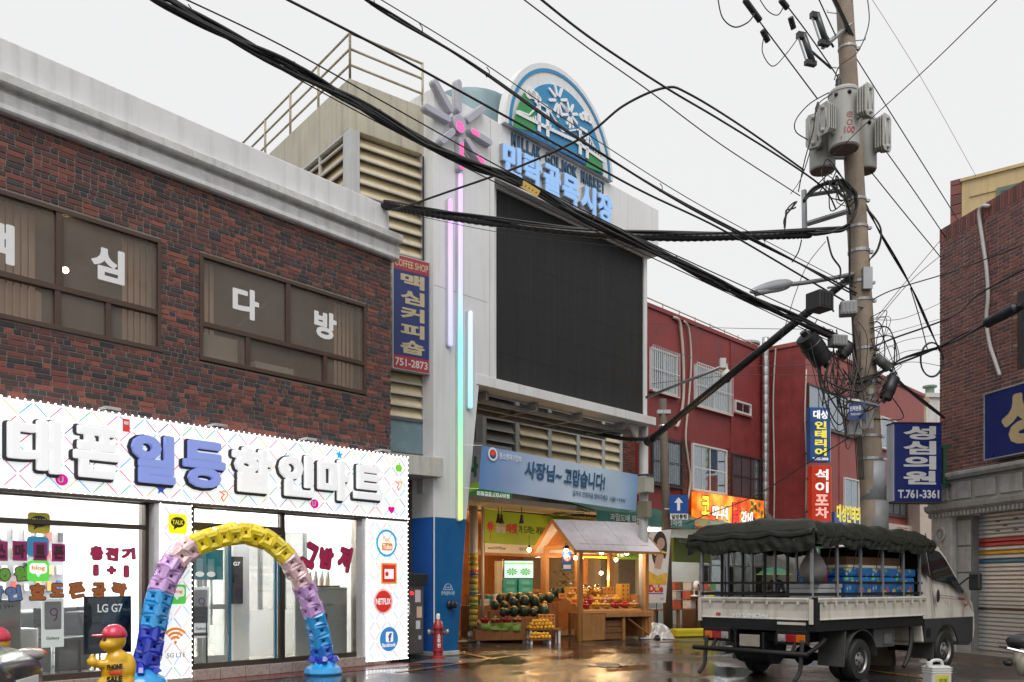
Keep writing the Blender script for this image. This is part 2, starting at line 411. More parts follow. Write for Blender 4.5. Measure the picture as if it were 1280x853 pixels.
DARKIN = M('dark_room_plaster', (.22, .17, .13), .8, var=.2)
BLIND = M('tan_vertical_blind', (.78, .50, .32), .7, var=.1, vs=6)
PANE = M('hazy_window_glass', (.34, .28, .23), .12, var=.15, vs=2, alpha=.27, streak=.10, dirt=(.5, .48, .45))  # tan film paints sky haze into the panes, with pale streaks
PANEC = glass('shop_glass_clear', (.93, .95, .94), .55, .01)
WHITEL = M('white_vinyl_letter', (.85, .85, .85), .5, var=.04)
ST = M('stainless_steel', (.55, .55, .55), .28, metal=1, var=.1)
BLK = M('black_plastic', (.02, .02, .022), .35, var=.2)
WH = M('white_paint_interior', (.84, .83, .81), .6, var=.04)

LB = thing('brick_building', 'two-storey dark red brick building with white parapet, coffee room windows above a bright phone shop', 'building', L)
U0 = -9.6; UB = .0; DEP = 6.2
W1 = (-8.9, -4.09, 4.40, 5.90); W2 = (-3.53, -.54, 4.415, 5.90)
FL = .15; SH = 3.35                         # shop floor, top of the opening (behind the sign)
wl = MB()
wl.box(U0, UB, .0, .2, 5.90, 6.85); wl.box(U0, UB, .0, .2, SH, 4.40)
wl.box(U0, W1[0], .0, .2, 4.40, 5.90); wl.box(W1[1], W2[0], .0, .2, 4.40, 5.90); wl.box(W2[1], UB, .0, .2, 4.40, 5.90)
wl.box(-.60, UB, .0, .3, 0, SH); wl.box(-4.245, -3.70, .0, .3, 0, SH); wl.box(U0, U0 + .3, .0, .3, 0, SH)
wl.box(UB - .2, UB - .001, .3, DEP, 0, 6.85); wl.box(U0, U0 + .2, .3, DEP, 0, 6.85); wl.box(U0 + .2, UB - .2, DEP - .2, DEP - .001, 0, 6.85)
wl.build('wall', MORTAR, LB)
make_bricks(LB, U0, UB, 3.38, 6.77, [W1, W2], .0672, .20, .0125, BRCOL, BRICK, -6.0, 300, seed=3)
# return of the brick wall seen beside the coffee sign
rb = MB(); rg = random.Random(5); z = 3.4
while z < 6.75:
    y = .012 if int(z / .0672) % 2 else -.0
    while y < .9:
        ln = rg.choice([.095, .19]); rb.box(UB - .002, UB + .008, max(y, .012), min(y + ln - .01, .9), z, z + .057, rg.choice(BRCOL)); y += ln
    z += .0672
rb.build('side_bricks', BRICK, LB, kind='stuff')
# parapet with two mouldings
box('parapet', STUCCO, LB, U0, UB - .12, -.10, .25, 7.12, 7.62, .015)
mo = MB(); mo.prismx([(.2, 6.86), (-.10, 6.86), (-.115, 6.98), (-.06, 7.03), (-.075, 7.045), (-.17, 7.055), (-.19, 7.08), (-.19, 7.185), (-.12, 7.21), (.2, 7.21)], U0, UB + .12)
mo.build('cornice', STUCCO2, LB, bevel=.008)
lm = MB(); lm.prismx([(.2, 6.775), (-.09, 6.775), (-.115, 6.80), (-.115, 6.858), (.2, 6.858)], U0, UB + .10); lm.build('lower_moulding', STUCCO, LB, bevel=.006)
box('roof', M('roof_membrane', (.2, .2, .2), .7), LB, U0, UB - .2, .25, DEP, 6.86, 6.95)
box('upper_floor', DARKIN, LB, U0 + .2, UB - .2, .3, DEP - .2, 3.38, 3.5)
box('upper_ceiling', DARKIN, LB, U0 + .2, UB - .2, .22, DEP - .2, 6.2, 6.28)
box('partition', DARKIN, LB, U0 + .2, UB - .2, 2.6, 2.7, 3.5, 6.2)
lp = MB()
lp.ell((L.u(82, -.9), .9, L.uz(82, 338, -.9)[1]), .04, 10, 6)
lp.build('lamp_reflection', E('warm_reflection', (1, .72, .35), 40), LB, smooth=True)  # glowing ball stands for the lit lamp reflection in the window
def coffee_window(W, ups, lows, tz, letters):
    a, b, c, d = W
    wf = MB(); t = .05
    wf.box(a, b, -.02, .09, d - .055, d); wf.box(a, b, -.03, .09, c, c + .06); wf.box(a, a + t, -.02, .09, c + .06, d - .055); wf.box(b - t, b, -.02, .09, c + .06, d - .055)
    wf.box(a + t, b - t, -.015, .085, tz - .035, tz + .035)
    for u in ups: wf.box(u - .04, u + .04, -.012, .08, tz + .035, d - .055)
    win = wf.build('window', BRONZE, LB, bevel=.004)
    for u in lows: box('sash_bar', BRONZE, win, u - .035, u + .035, -.008, .07, c + .06, tz - .035, .004)
    e = [a + t] + list(ups) + [b - t]
    for i in range(len(e) - 1):
        box('pane', PANE, win, e[i] + .04 * (i > 0), e[i + 1] - .04 * (i < len(e) - 2), .025, .031, tz + .035, d - .055)
    e = [a + t] + list(lows) + [b - t]
    for i in range(len(e) - 1):
        box('pane', PANE, win, e[i] + .035 * (i > 0), e[i + 1] - .035 * (i < len(e) - 2), .02 + .02 * (i % 2), .026 + .02 * (i % 2), c + .06, tz - .035)
    for s, x0, x1, z0, z1 in letters: text(s, WHITEL, win, x0, x1, z0, z1, .0245, .001, .045, 'window_letter')
    return win
def blinds(u0, u1, z0, z1, y=.24):
    m = MB(); u = u0
    while u < u1:
        m.prismz([(u, y), (u + .075, y + .035), (u + .08, y + .03), (u + .005, y - .005)], z0, z1); u += .085
    m.build('vertical_blind', BLIND, LB)
l1 = L.rect(115, 306, 157, 355); l2 = L.rect(292, 357, 325, 400); l3 = L.rect(394, 387, 422, 427)
coffee_window(W1, [-7.2, -5.40], [-7.2, -5.42, -4.80], 4.925, [('맥', -6.36, -5.90, 5.06, 5.53), ('심', l1[0], l1[1], 5.17, 5.60)])
coffee_window(W2, [-2.065], [-2.76, -1.37], 4.925, [('다', l2[0], l2[1], 5.16, 5.60), ('방', l3[0], l3[1], 5.17, 5.60)])
blinds(-8.8, -5.62, 4.5, 5.88); blinds(-4.50, -4.12, 4.5, 5.88); blinds(-3.48, -3.22, 4.5, 5.88); blinds(-1.0, -.60, 4.5, 5.88)
blinds(-6.6, -5.5, 4.42, 4.9)
box('curtain_fold', M('pale_curtain', (.5, .42, .33), .8, var=.15), LB, -3.42, -2.80, .2, .22, 4.45, 4.87)
box('counter', M('cream_counter', (.55, .5, .42), .6), LB, -2.3, -1.6, .5, .8, 3.5, 4.72)
dp = MB(); dp.tube([(-2.9, .06, 5.02), (-2.2, .3, 5.6), (-2.0, .35, 5.8)], .018, 6); dp.build('curtain_rod', BRONZE, LB)

# ---------------- phone shop front: frames, panes, floor, room
ALU = M('brown_anodised_frame', (.075, .058, .045), .38, metal=.5, var=.15)
TILE = M('polished_floor', (.62, .56, .48), .14, var=.08, vs=1.5)
fl = MB(); fl.box(U0 + .3, UB - .2, -.12, DEP - .2, .0, FL - .003); fl.build('floor', TILE, LB)
STEP = M('granite_step', (.40, .33, .29), .3, var=.2, vs=20)
for i in range(18):
    u = -6.9 + i * .40
    if -4.21 < u + .2 < -3.76 or u + .2 > -.7: continue
    box('step_block', STEP, LB, u, u + .392, -.17, -.118, .005, FL + .002, .006)
box('shop_ceiling', WH, LB, U0 + .3, UB - .2, .25, DEP - .2, 2.95, 3.3)
box('back_wall', WH, LB, U0 + .3, UB - .2, 4.6, 4.7, FL, 2.95)
box('side_lining', WH, LB, UB - .24, UB - .202, .3, 4.6, FL, 2.95); box('white_column', WH, LB, -2.62, -2.24, .75, 1.13, FL, 2.95)
ch = MB()
for (u, y) in [(-2.9, .35), (-1.2, .35), (-1.2, .75), (-2.9, .9), (-1.4, 1.9), (-3.2, 2.0), (-2.4, 2.9), (-8.4, .8), (-7.0, .8), (-5.6, .8), (-4.2, .9), (-2.9, 1.5), (-1.6, .9), (-7.8, 2.0), (-6.3, 2.0), (-4.8, 2.0), (-3.3, 2.6), (-1.8, 2.2), (-7.0, 3.3), (-5.4, 3.3), (-3.6, 3.6), (-1.8, 3.4)]:  # the first few tubes are added to brighten the right bay
    tb = MB(); tb.box(u - .55, u + .55, y - .05, y + .05, 2.885, 2.94)
    tb.build('fluorescent_tube', E('fluorescent_white', (.98, .98, .98), 52), LB, bevel=.02)
def mull(u, wd=.06, z0=FL, z1=2.42, y0=-.03, y1=.07): return box('mullion', ALU, LB, u - wd / 2, u + wd / 2, y0, y1, z0, z1, .004)
for u in (-6.9, -4.285, -3.66, -2.173, -.655): mull(u, .07)
mull(-.57, .05, y0=.0)
tr = MB()
for a, b in ((-9.2, -4.32), (-3.625, -2.208), (-2.138, -.69)):
    tr.box(a, b, -.025, .065, 2.36, 2.42); tr.box(a, b, -.03, .07, FL, FL + .07)
tr.box(-6.865, -4.32, -.025, .065, 2.03, 2.09); tr.box(-9.2, -6.935, -.025, .065, 2.03, 2.09); tr.box(-3.625, -2.208, -.02, .06, 2.06, 2.17)
tr.build('rail', ALU, LB, bevel=.004)
for a, b, z0, z1 in ((-6.865, -4.32, 2.09, 2.36), (-6.865, -4.32, FL + .07, 2.03), (-9.2, -6.935, FL + .07, 2.03), (-3.625, -2.208, 2.17, 2.36), (-2.138, -.69, FL + .07, 2.36)):
    box('shop_pane', PANEC, LB, a, b, .015, .023, z0, z1)
BLUED = M('blue_door_edge', (.02, .17, .28), .35)
for a, b, y in ((-3.60, -3.03, .0), (-2.96, -2.24, .03)):
    dr = MB(); dr.box(b - .035, b, y, y + .04, FL + .07, 2.06); d_ = dr.build('sliding_door', BLUED, LB)
    box('pane', PANEC, d_, a, b - .035, y + .012, y + .02, FL + .07, 2.06)
dr = MB(); dr.box(-2.215, -2.20, .0, .03, FL + .9, 2.0)
dr.build('door_seal', BLUED, LB)
# inner doors with steel handles
dm = M('grey_door_leaf', (.62, .61, .60), .4)
for a, b in ((-3.58, -3.16), (-3.14, -2.72)):
    m = MB(); m.box(a, a + .06, .55, .6, FL, 2.2); m.box(b - .06, b, .55, .6, FL, 2.2); m.box(a + .06, b - .06, .55, .6, FL, FL + .12); m.box(a + .06, b - .06, .55, .6, 2.1, 2.2); m.box(a + .06, b - .06, .55, .6, .95, 1.02)
    dd = m.build('inner_door', dm, LB); box('pane', PANEC, dd, a + .06, b - .06, .57, .575, FL + .12, 2.1)
    hx = b - .1 if b < -3 else a + .1
    h = MB(); h.tube([(hx, .5, .72), (hx, .5, 1.62)], .016, 8); h.cyl((hx, .5, .85), (hx, .56, .85), .01, 6); h.cyl((hx, .5, 1.5), (hx, .56, 1.5), .01, 6); h.build('handle', ST, dd, smooth=True)
# partition with grey framed windows on the right of the doors
gp_ = MB(); gp_.box(-2.1, -.7, 1.35, 1.4, FL, .9); gp_.box(-2.1, -.7, 1.35, 1.4, 2.2, 2.95)
gp_.build('counter_wall', WH, LB)
gw = MB()
for u in (-2.08, -1.62, -1.16, -.72): gw.box(u - .025, u + .025, 1.34, 1.41, .9, 2.2)
gw.build('partition_frame', M('grey_aluminium', (.25, .25, .25), .4, metal=.6), LB)
for a, b in ((-2.055, -1.645), (-1.595, -1.185), (-1.135, -.745)): box('partition_pane', glass('smoked_glass', (.72, .72, .72), .5), LB, a, b, 1.37, 1.376, .9, 2.2)
# accessories on the pegboard: small packets
cols = [(.7, .1, .08), (.75, .72, .7), (.1, .15, .35), (.6, .45, .25), (.05, .05, .06), (.8, .8, .78), (.75, .35, .1)]
for r_ in range(4):
    for k in range(13):
        u = -6.3 + k * .155 + rnd.uniform(-.02, .02); z = 1.22 + r_ * .24; h = rnd.uniform(.1, .17); wd = rnd.uniform(.055, .085)
        ci = rnd.randrange(len(cols)); o = box('phone_case_packet', M('packet_%d' % ci, cols[ci], .4), None, u, u + wd, 2.30, 2.33, z, z + h)
        o.location = (L.x, L.y, 0); o.rotation_euler = (0, 0, L.rz); tag(o, 'small phone accessory packet hanging in rows behind the shop window', 'packet', 'packets on the pegboard')
box('pegboard', M('pegboard_white', (.34, .34, .36), .5), LB, -6.9, -4.35, 2.34, 2.40, .95, 2.5)

# ---------------- shop sign: light box with lattice, letters and icons
SG = thing('shop_sign', 'long backlit white shop sign with coloured lattice and raised rounded letters over the phone shop', 'sign', L)
SGN = M('backlit_acrylic', (.85, .87, .87), .35, var=.03, es=.50, emit=(.95, 1, 1))
sb = MB(); sb.box(U0 + .2, .215, -.2, -.013, 2.415, 3.455); sb.build('light_box', SGN, SG, bevel=.01)
box('sign_edge', ALU, SG, U0 + .2, .205, -.19, -.013, 2.375, 2.4135); 
ALLC = [(.75, .06, .09), (.02, .42, .16), (.10, .05, .42), (0.0, .35, .75), (.62, .45, .16), (.55, .1, .3)]
LATT = M('lattice_print', (1, 1, 1), .4, attr=True, es=.45, var=.02)
def lattice(parent, u0, u1, z0, z1, y, st=.30, sl=1.0, wd=.011, skip=None, pad=.012):
    m = MB(); rg = random.Random(int(abs(u0) * 100) + 3); u0 += pad; u1 -= pad; z0 += pad; z1 -= pad
    i0 = int((u0 - (z1 - z0) * 2) / st) - 2; i1 = int((u1 + (z1 - z0) * 2) / st) + 2
    for s in (1, -1):
        for i in range(i0, i1):
            zz = z0; base = i * st
            while zz < z1:
                ze = zz + st * .5 * sl
                a = V((base + s * (zz - z0) / sl, 0, zz)); b = V((base + s * (ze - z0) / sl, 0, ze)); c = rg.choice(ALLC)
                k0, k1 = .10, .90; p, q = a.lerp(b, k0), a.lerp(b, k1)
                if all(u0 < t.x < u1 and z0 < t.z < z1 for t in (p, q)):
                    d = (q - p).normalized(); nn = V((-d.z, 0, d.x)) * wd / 2
                    m.quad((p - nn)[:1] + (y,) + (p - nn)[2:], (q - nn)[:1] + (y,) + (q - nn)[2:], (q + nn)[:1] + (y,) + (q + nn)[2:], (p + nn)[:1] + (y,) + (p + nn)[2:], c)
                zz = ze
    m.build('printed_lattice', LATT, parent)
lattice(SG, -8.2, .215, 2.415, 3.455, -.202, .34)
LWH = M('raised_letter_white', (.82, .83, .85), .35, var=.03, es=.30, emit=(1, 1, 1))
LBL = M('raised_letter_blue', (.22, .30, .72), .35, var=.05, es=.22, emit=(.4, .48, 1))
LSD = M('letter_backing_black', (.03, .027, .03), .5)
SGL = [('휴', -6.80, -6.20), ('대', -6.08, -5.50), ('폰', -5.34, -4.79), ('일', -4.62, -4.04), ('등', -3.91, -3.30), ('할', -3.17, -2.53), ('인', -2.40, -1.80), ('마', -1.70, -1.11), ('트', -1.0, -.43)]
for s, a, b in SGL:
    z0, z1 = (2.62, 3.25) if s != '트' else (2.68, 3.22)
    lt = text(s, LBL if s in '일등' else LWH, SG, a, b, z0, z1, -.224, .06, .046, 'letter')
    text(s, LSD, lt, a - .042, b + .012, z0 - .04, z1 + .014, -.2035, .018, .068, 'letter_backing')  # black backing reaches further out to the left and below
def star(cx, cz, r, y0, y1, m, k=.42, n=5, rot=90):
    m.prism([(cx + (r if i % 2 == 0 else r * k) * math.cos(R(rot + i * 180 / n)), cz + (r if i % 2 == 0 else r * k) * math.sin(R(rot + i * 180 / n))) for i in range(2 * n)], y0, y1)
PINK = M('pink_vinyl', (.85, .0, .35), .4, es=.25, var=.03); REDV = M('red_vinyl', (.75, .04, .03), .4, es=.2, var=.03); GRNV = M('green_vinyl', (.25, .75, .05), .4, es=.25, var=.03)
BLUV = M('blue_vinyl', (.05, .12, .65), .4, es=.2, var=.03); LBLV = M('sky_blue_vinyl', (.02, .45, .8), .4, es=.2, var=.03); ORGV = M('orange_vinyl', (.9, .3, .03), .4, es=.25, var=.03)
for px, py in ((77, 600), (393, 630)):
    u, z = L.uz(px, py, .2); m = MB(); m.disc(u, z, .075, -.2045, 18, .07); o = m.build('icon', PINK, SG); text('U', WHITEL, o, u - .045, u + .02, z - .035, z + .04, -.205, .001, .03)
for px, py in ((158, 533),):
    u, z = L.uz(px, py, .2); o = box('icon', REDV, SG, u - .05, u + .04, -.207, -.203, z - .07, z + .09); box('icon_screen', WHITEL, o, u - .035, u + .025, -.2085, -.2072, z + .02, z + .06)
for px, py, mt in ((201, 612, BLUV), (424, 569, LBLV)):
    u, z = L.uz(px, py, .2); m = MB(); star(u, z, .075, -.208, -.203, m); m.build('star_icon', mt, SG)
u, z = L.uz(489, 638, .2); text('♥', PINK, SG, u - .07, u + .07, z - .055, z + .06, -.203, .004, .01, 'heart_icon')
u, z = L.uz(498, 584, .2); m = MB(); m.disc(u - .02, z - .02, .05, -.206, 14, .06); m.disc(u + .025, z - .02, .05, -.2065, 14, .06); m.disc(u + .02, z + .055, .022, -.206, 10, .016); m.build('fruit_icon', GRNV, SG)
for px, py in ((279, 620), (498, 607)):
    u, z = L.uz(px, py, .2); m = MB(); m.tube([(u - .06, -.206, z + .06), (u + .01, -.206, z + .02), (u - .03, -.206, z - .02), (u + .0, -.206, z - .08)], .009, 4); o = m.build('ribbon_icon', REDV, SG)
    m = MB(); m.tube([(u + .0, -.2085, z - .08), (u + .06, -.2085, z + .01), (u + .06, -.2085, z + .06), (u - .02, -.2085, z + .065)], .009, 4); m.build('ribbon_tail', ORGV, o)
LEDM = E('led_dot_white', (1, .92, .98), 5)
def leds(parent, path, st=.085, r=.011):
    m = MB()
    for (a, b) in path:
        a, b = V(a), V(b); n = int((b - a).length / st)
        for i in range(n + 1):
            p = a.lerp(b, i / max(n, 1)); m.ell(tuple(p), r, 6, 4)
    m.build('led_string', LEDM, parent, kind='stuff')
leds(SG, [((-7.5, -.2, 3.465), (.22, -.2, 3.465)), ((-7.5, -.215, 2.425), (.22, -.215, 2.425)), ((.222, -.19, 2.42), (.222, -.19, 3.46))])
for px, py in ((137, 510), (272, 532), (385, 550), (478, 565)):
    u, z = L.uz(px, py, .12); m = MB(); m.box(u - .12, u + .12, -.20, -.04, 3.462, 3.475); m.box(u - .10, u + .10, -.22, -.02, 3.5, 3.535); m.box(u - .015, u + .015, -.14, -.1, 3.475, 3.5)
    fo = Fr(L.x, L.y, 40); o = m.build('flood_lamp', M('lamp_housing_white', (.55, .54, .52), .5, var=.3), None, bevel=.006); o.location = (L.x, L.y, 0); o.rotation_euler = (0, 0, L.rz)
    tag(o, 'small white flood lamp lying on top of the phone shop sign', 'lamp', 'flood lamps on the shop sign')
# pillar light boxes
def pillar_box(u0, u1, z1, label):
    t = thing('pillar_sign', label, 'sign', L)
    b_ = MB(); b_.box(u0, u1, -.2, -.014, .06, z1); b_.build('light_box', SGN, t, bevel=.008)
    s_ = MB(); s_.box(u0 - .07, u0 - .002, -.17, -.02, .06, z1); s_.build('side_panel', M('pale_grey_panel', (.5, .5, .5), .5), t)
    lattice(t, u0, u1, .06, z1, -.2025, .26, 1.25, .008)
    leds(t, [((u0 + .0, -.205, .08), (u0 + .0, -.205, z1)), ((u1, -.205, .08), (u1, -.205, z1)), ((u0, -.205, .075), (u1, -.205, .075))], .07, .0085)
    return t
P1 = pillar_box(-4.205, -3.76, 2.372, 'narrow backlit pillar sign with talk, blog and wireless signal icons')
P2 = pillar_box(-.69, .205, 2.372, 'wide backlit pillar sign with round video and social media icons')
WHE = M('white_print', (.9, .9, .9), .4, es=.35, emit=(1, 1, 1), var=.02); BLKV = M('black_print', (.02, .02, .02), .4)
def rr(m, u0, u1, z0, z1, y, c=.04, col=None, y2=None):
    P = []
    for cx, cz, a in ((u1 - c, z1 - c, 0), (u0 + c, z1 - c, 90), (u0 + c, z0 + c, 180), (u1 - c, z0 + c, 270)):
        for k in range(5): P.append((cx + c * math.cos(R(a + k * 22.5)), cz + c * math.sin(R(a + k * 22.5))))
    m.prism(P, y, y2 if y2 is not None else y + .003, col); return m
def icon_talk(par, uc, zc, y, mt, s=.13):
    o = rr(MB(), uc - s, uc + s, zc - s, zc + s, y).build('talk_icon', mt, par)
    m = MB(); m.disc(uc, zc + .02, .1, y - .002, 20, .07); m.add([(uc - .05, y - .002, zc - .03), (uc - .06, y - .002, zc - .085), (uc - .005, y - .002, zc - .045)], [(0, 1, 2)]); b_ = m.build('bubble', BLKV, o)
    text('TALK', M('yellow_print', (.85, .75, .0), .4, es=.2, var=.02), b_, uc - .08, uc + .08, zc - .01, zc + .05, y - .0022, .001, .02); return o
YTALK = M('yellow_icon', (.9, .8, .0), .4, es=.35, var=.02); BLOGG = M('green_icon', (.12, .72, .08), .4, es=.3, var=.02)
def icon_blog(par, uc, zc, y, s=.13):
    o = rr(MB(), uc - s, uc + s, zc - s, zc + s, y).build('blog_icon', BLOGG, par)
    m = rr(MB(), uc - s * .8, uc + s * .8, zc - s * .25, zc + s * .75, y - .003); m.add([(uc - .03, y - .0035, zc - s * .26), (uc, y - .0035, zc - s * .6), (uc + .03, y - .0035, zc - s * .26)], [(0, 1, 2)]); b_ = m.build('bubble', WHE, o)
    text('blog', ORGV, b_, uc - s * .6, uc + s * .6, zc + s * .02, zc + s * .5, y - .0035, .001, .03); return o
u, z = L.uz(222, 655, .2); icon_talk(P1, u, z, -.206, YTALK)
u, z = L.uz(222, 699, .2); rr(MB(), u - .13, u + .13, z - .13, z + .13, -.206).build('chat_icon', M('pale_blue_icon', (.25, .6, .85), .4, es=.3), P1)
u, z = L.uz(221, 743, .2); icon_blog(P1, u, z, -.206)
u, z = L.uz(219, 803, .2); m = MB(); m.disc(u, z, .022, -.206, 12)
for r_ in (.07, .125, .18): m.ring(u, z, r_ - .017, r_ + .017, -.206, -.204, 40, 140, 12)
m.build('signal_icon', ORGV, P1); text('5G LTE', M('grey_print', (.35, .35, .35), .5), P1, u - .12, u + .14, z - .20, z - .14, -.2045, .001, .01)
u, z = L.uz(483, 679, .2); m = MB(); m.ring(u, z, .19, .225, -.206, -.204); o = m.build('round_icon', LBLV, P2); text('You', ORGV, o, u - .09, u + .06, z + .02, z + .11, -.206, .001, .0)
rr(MB(), u - .1, u + .13, z - .12, z + .0, -.206, .03).build('tube_plate', ORGV, o); text('Tube', WHE, o, u - .085, u + .11, z - .1, z - .02, -.2065, .001, .02)
u, z = L.uz(486, 717, .2); o = box('square_icon', ORGV, P2, u - .17, u + .17, -.206, -.203, z - .17, z + .17); box('square_core', REDV, o, u - .14, u + .14, -.208, -.2062, z - .14, z + .14); box('white_card', WHE, o, u - .1, u + .1, -.2095, -.2082, z - .09, z + .07); m = MB(); m.disc(u - .05, z - .01, .04, -.2098, 12); m.build('red_dot', REDV, o)
u, z = L.uz(479, 752, .2); m = MB(); m.disc(u, z, .18, -.206, 28); o = m.build('round_red_icon', REDV, P2); MB().ring(u, z, .19, .2, -.206, -.204).build('rim', REDV, o); text('NETFLIX', WHE, o, u - .16, u + .16, z - .05, z + .05, -.2062, .001, .02)
u, z = L.uz(486, 799, .2); m = MB(); m.disc(u, z, .2, -.206, 28); o = m.build('round_blue_icon', M('mid_blue_icon', (.05, .25, .6), .4, es=.3), P2); rr(MB(), u - .07, u + .09, z - .05, z + .12, -.208, .025).build('card', WHE, o); text('f', M('blue_print2', (.04, .2, .5), .4), o, u - .02, u + .06, z - .04, z + .1, -.2082, .001, .05); text('facebook', WHE, o, u - .15, u + .15, z - .13, z - .06, -.2062, .001, .02)
# ---------------- stickers and letters on the shop glass
ST_ = thing('window_stickers', 'cut-out cartoon letters and icons stuck on the left phone shop window', 'stickers', L)
MAG = M('magenta_sticker', (.36, .02, .16), .45); GRS = M('green_sticker', (.16, .42, .05), .45); BLS = M('blue_sticker', (.12, .22, .48), .45); BRS = M('brown_sticker', (.42, .13, .03), .45); CRS = M('crimson_sticker', (.5, .02, .10), .45); OUT = M('sticker_outline', (.06, .015, .02), .5)
def stick(par, s, px0, py0, px1, py1, mt, rot=0, plate=False):
    a, b, c, d = L.rect(px0, py0, px1, py1)
    cz = (c + d) / 2; hh = abs(d - c) * .45
    if plate: o = box('letter_plate', mt, par, a, b, .004, .007, cz - hh * 1.15, cz + hh * 1.15); text(s, OUT, o, a + .02, b - .02, cz - hh * .85, cz + hh * .85, .0035, .001, .07); return
    o = text(s, OUT, par, a - .012, b + .012, cz - hh - .012, cz + hh + .012, .013, .003, .10, 'letter_outline', rot=rot); text(s, mt, o, a, b, cz - hh, cz + hh, .0095, .003, .065, 'letter', rot=rot)
for s, a, b, c, d in (('스', -6, 677, 10, 701), ('마', 16, 677, 34, 701), ('트', 42, 678, 59, 701), ('폰', 65, 680, 82, 702)): stick(ST_, s, a, b, c, d, MAG, 0, True)
for s, a, b, c, d, mt, r_ in (('충', 114, 682, 129, 701, CRS, 8), ('전', 133, 684, 148, 701, CRS, -5), ('기', 153, 685, 169, 700, CRS, 5), ('0', 0, 710, 13, 727, GRS, 0), ('원', 19, 707, 36, 727, GRS, 6), ('1', 118, 706, 123, 720, CRS, 0), ('+', 135, 708, 145, 718, CRS, 0), ('1', 156, 707, 161, 722, CRS, 0),
        ('할', -12, 732, 4, 752, BLS, -8), ('인', 8, 732, 27, 752, BLS, 8), ('효', 38, 729, 57, 751, BRS, 0), ('도', 64, 729, 80, 747, BRS, 0), ('폰', 87, 728, 106, 748, BRS, 10), ('공', 116, 728, 132, 748, BRS, 0), ('짝', 140, 728, 158, 746, BRS, -12)):
    stick(ST_, s, a, b, c, d, mt, r_)
u, z = L.uz(49, 654); icon_talk(ST_, u, z, .0045, M('yellow_icon_dull', (.6, .5, .05), .5), .125)
u, z = L.uz(48, 684); rr(MB(), u - .125, u + .125, z - .115, z + .125, .0095).build('chat_icon', M('blue_icon_dull', (.05, .35, .65), .4), ST_)
u, z = L.uz(48, 714); icon_blog(ST_, u, z, .003, .125)
S2 = thing('window_stickers', 'large tilted crimson cut-out letters stuck on the right phone shop pane', 'stickers', L)
for s, a, b, c, d, r_ in (('그', 379, 677, 397, 711, -25), ('밤', 400, 683, 417, 713, -8), ('저', 424, 681, 439, 716, -15)): stick(S2, s, a, b, c, d, CRS, r_)
PS = thing('poster', 'dark navy phone advertising poster inside the left shop window', 'poster', L)
a, b, c, d = L.rect(105, 751, 164, 836, -.25); box('sheet', M('poster_navy', (.012, .02, .045), .3, var=.4, vs=1.5), PS, a, b, .25, .26, .42, 1.16)
m = MB(); m.quad((a + .22, .247, .8), (a + .33, .247, 1.155), (a + .5, .247, 1.155), (a + .39, .247, .8)); m.build('blue_band', M('poster_blue', (.03, .09, .2), .3), PS); text('LG G7', WHE, PS, a + .17, a + .5, .95, 1.06, .246, .001, .02); text('ThinQ', M('grey_print2', (.4, .45, .5), .4), PS, a + .5, a + .6, .96, 1.0, .246, .001, 0)
def standee(label, ua, ub, z0, z1, y, leg=True):
    t = thing('poster_stand', label, 'display stand', L.sub(0, 0, FL))
    o = box('board', WHE, t, ua, ub, y, y + .015, z0 - FL, z1 - FL, .004); w_ = ub - ua
    fr_ = MB(); rr(fr_, ua + w_ * .12, ub - w_ * .12, z0 - FL + (z1 - z0) * .36, z1 - FL - .04, y - .003, .02, None, y - .001); fr_.build('phone_outline', M('pale_lilac', (.62, .6, .62), .4), t)
    m = MB(); cx = (ua + ub) / 2 + .01; cz = z0 - FL + (z1 - z0) * .72; m.ring(cx, cz, w_ * .13, w_ * .18, y - .006, y - .004); m.tube([(cx + w_ * .15, y - .005, cz), (cx + w_ * .1, y - .005, cz - w_ * .3), (cx, y - .005, cz - w_ * .42)], .009, 5); m.build('figure_nine', M('purple_print', (.28, .02, .28), .4), t)
    text('Galaxy', BLKV, t, ua + w_ * .2, ub - w_ * .2, z0 - FL + (z1 - z0) * .14, z0 - FL + (z1 - z0) * .22, y - .0015, .001, .02)
    s = MB()
    if leg: s.lathe([(.16, 0), (.15, .012), (.03, .03), (.022, .05), (.022, z0 - FL + .02)], (cx, y + .03, 0), 16)
    else:
        for q in (ua + .02, ub - .02): s.tube([(q, y + .02, z0 - FL + .02), (q, y + .04, 0)], .008, 6)
    s.build('stand', ST, t, smooth=True); return t
a, b, c, d = L.rect(52, 753, 80, 823, -.3); standee('white phone poster on a round chrome foot beside the navy poster', a, b, .53, 1.14, .3)
a, b, c, d = L.rect(240, 733, 262, 794, -.35); standee('white phone poster on thin legs inside the glass doors', a, b, .55, 1.28, .35, False)
TP = thing('poster', 'teal cartoon poster hanging behind the glass doors', 'poster', L); a, b, c, d = L.rect(240, 682, 279, 725, -.45); box('sheet', M('poster_teal', (.02, .27, .33), .4, var=.2), TP, a, b, .45, .455, c, d - .05)
for uu in (a + .12, a + .3): box('phone_print', M('pale_cyan', (.3, .55, .6), .4), TP, uu - .05, uu + .05, .447, .449, c + .12, c + .3); m = MB(); m.disc(uu, c + .08, .07, .446, 16, .04); m.build('cloud_print', WHE, TP)
BP = thing('poster', 'narrow black poster on the white column of the phone shop', 'poster', L); box('sheet', M('poster_black', (.03, .03, .035), .35), BP, -2.58, -2.36, .735, .747, 1.02, 1.74); text('G7', WHE, BP, -2.53, -2.41, 1.6, 1.66, .734, .001, .03)
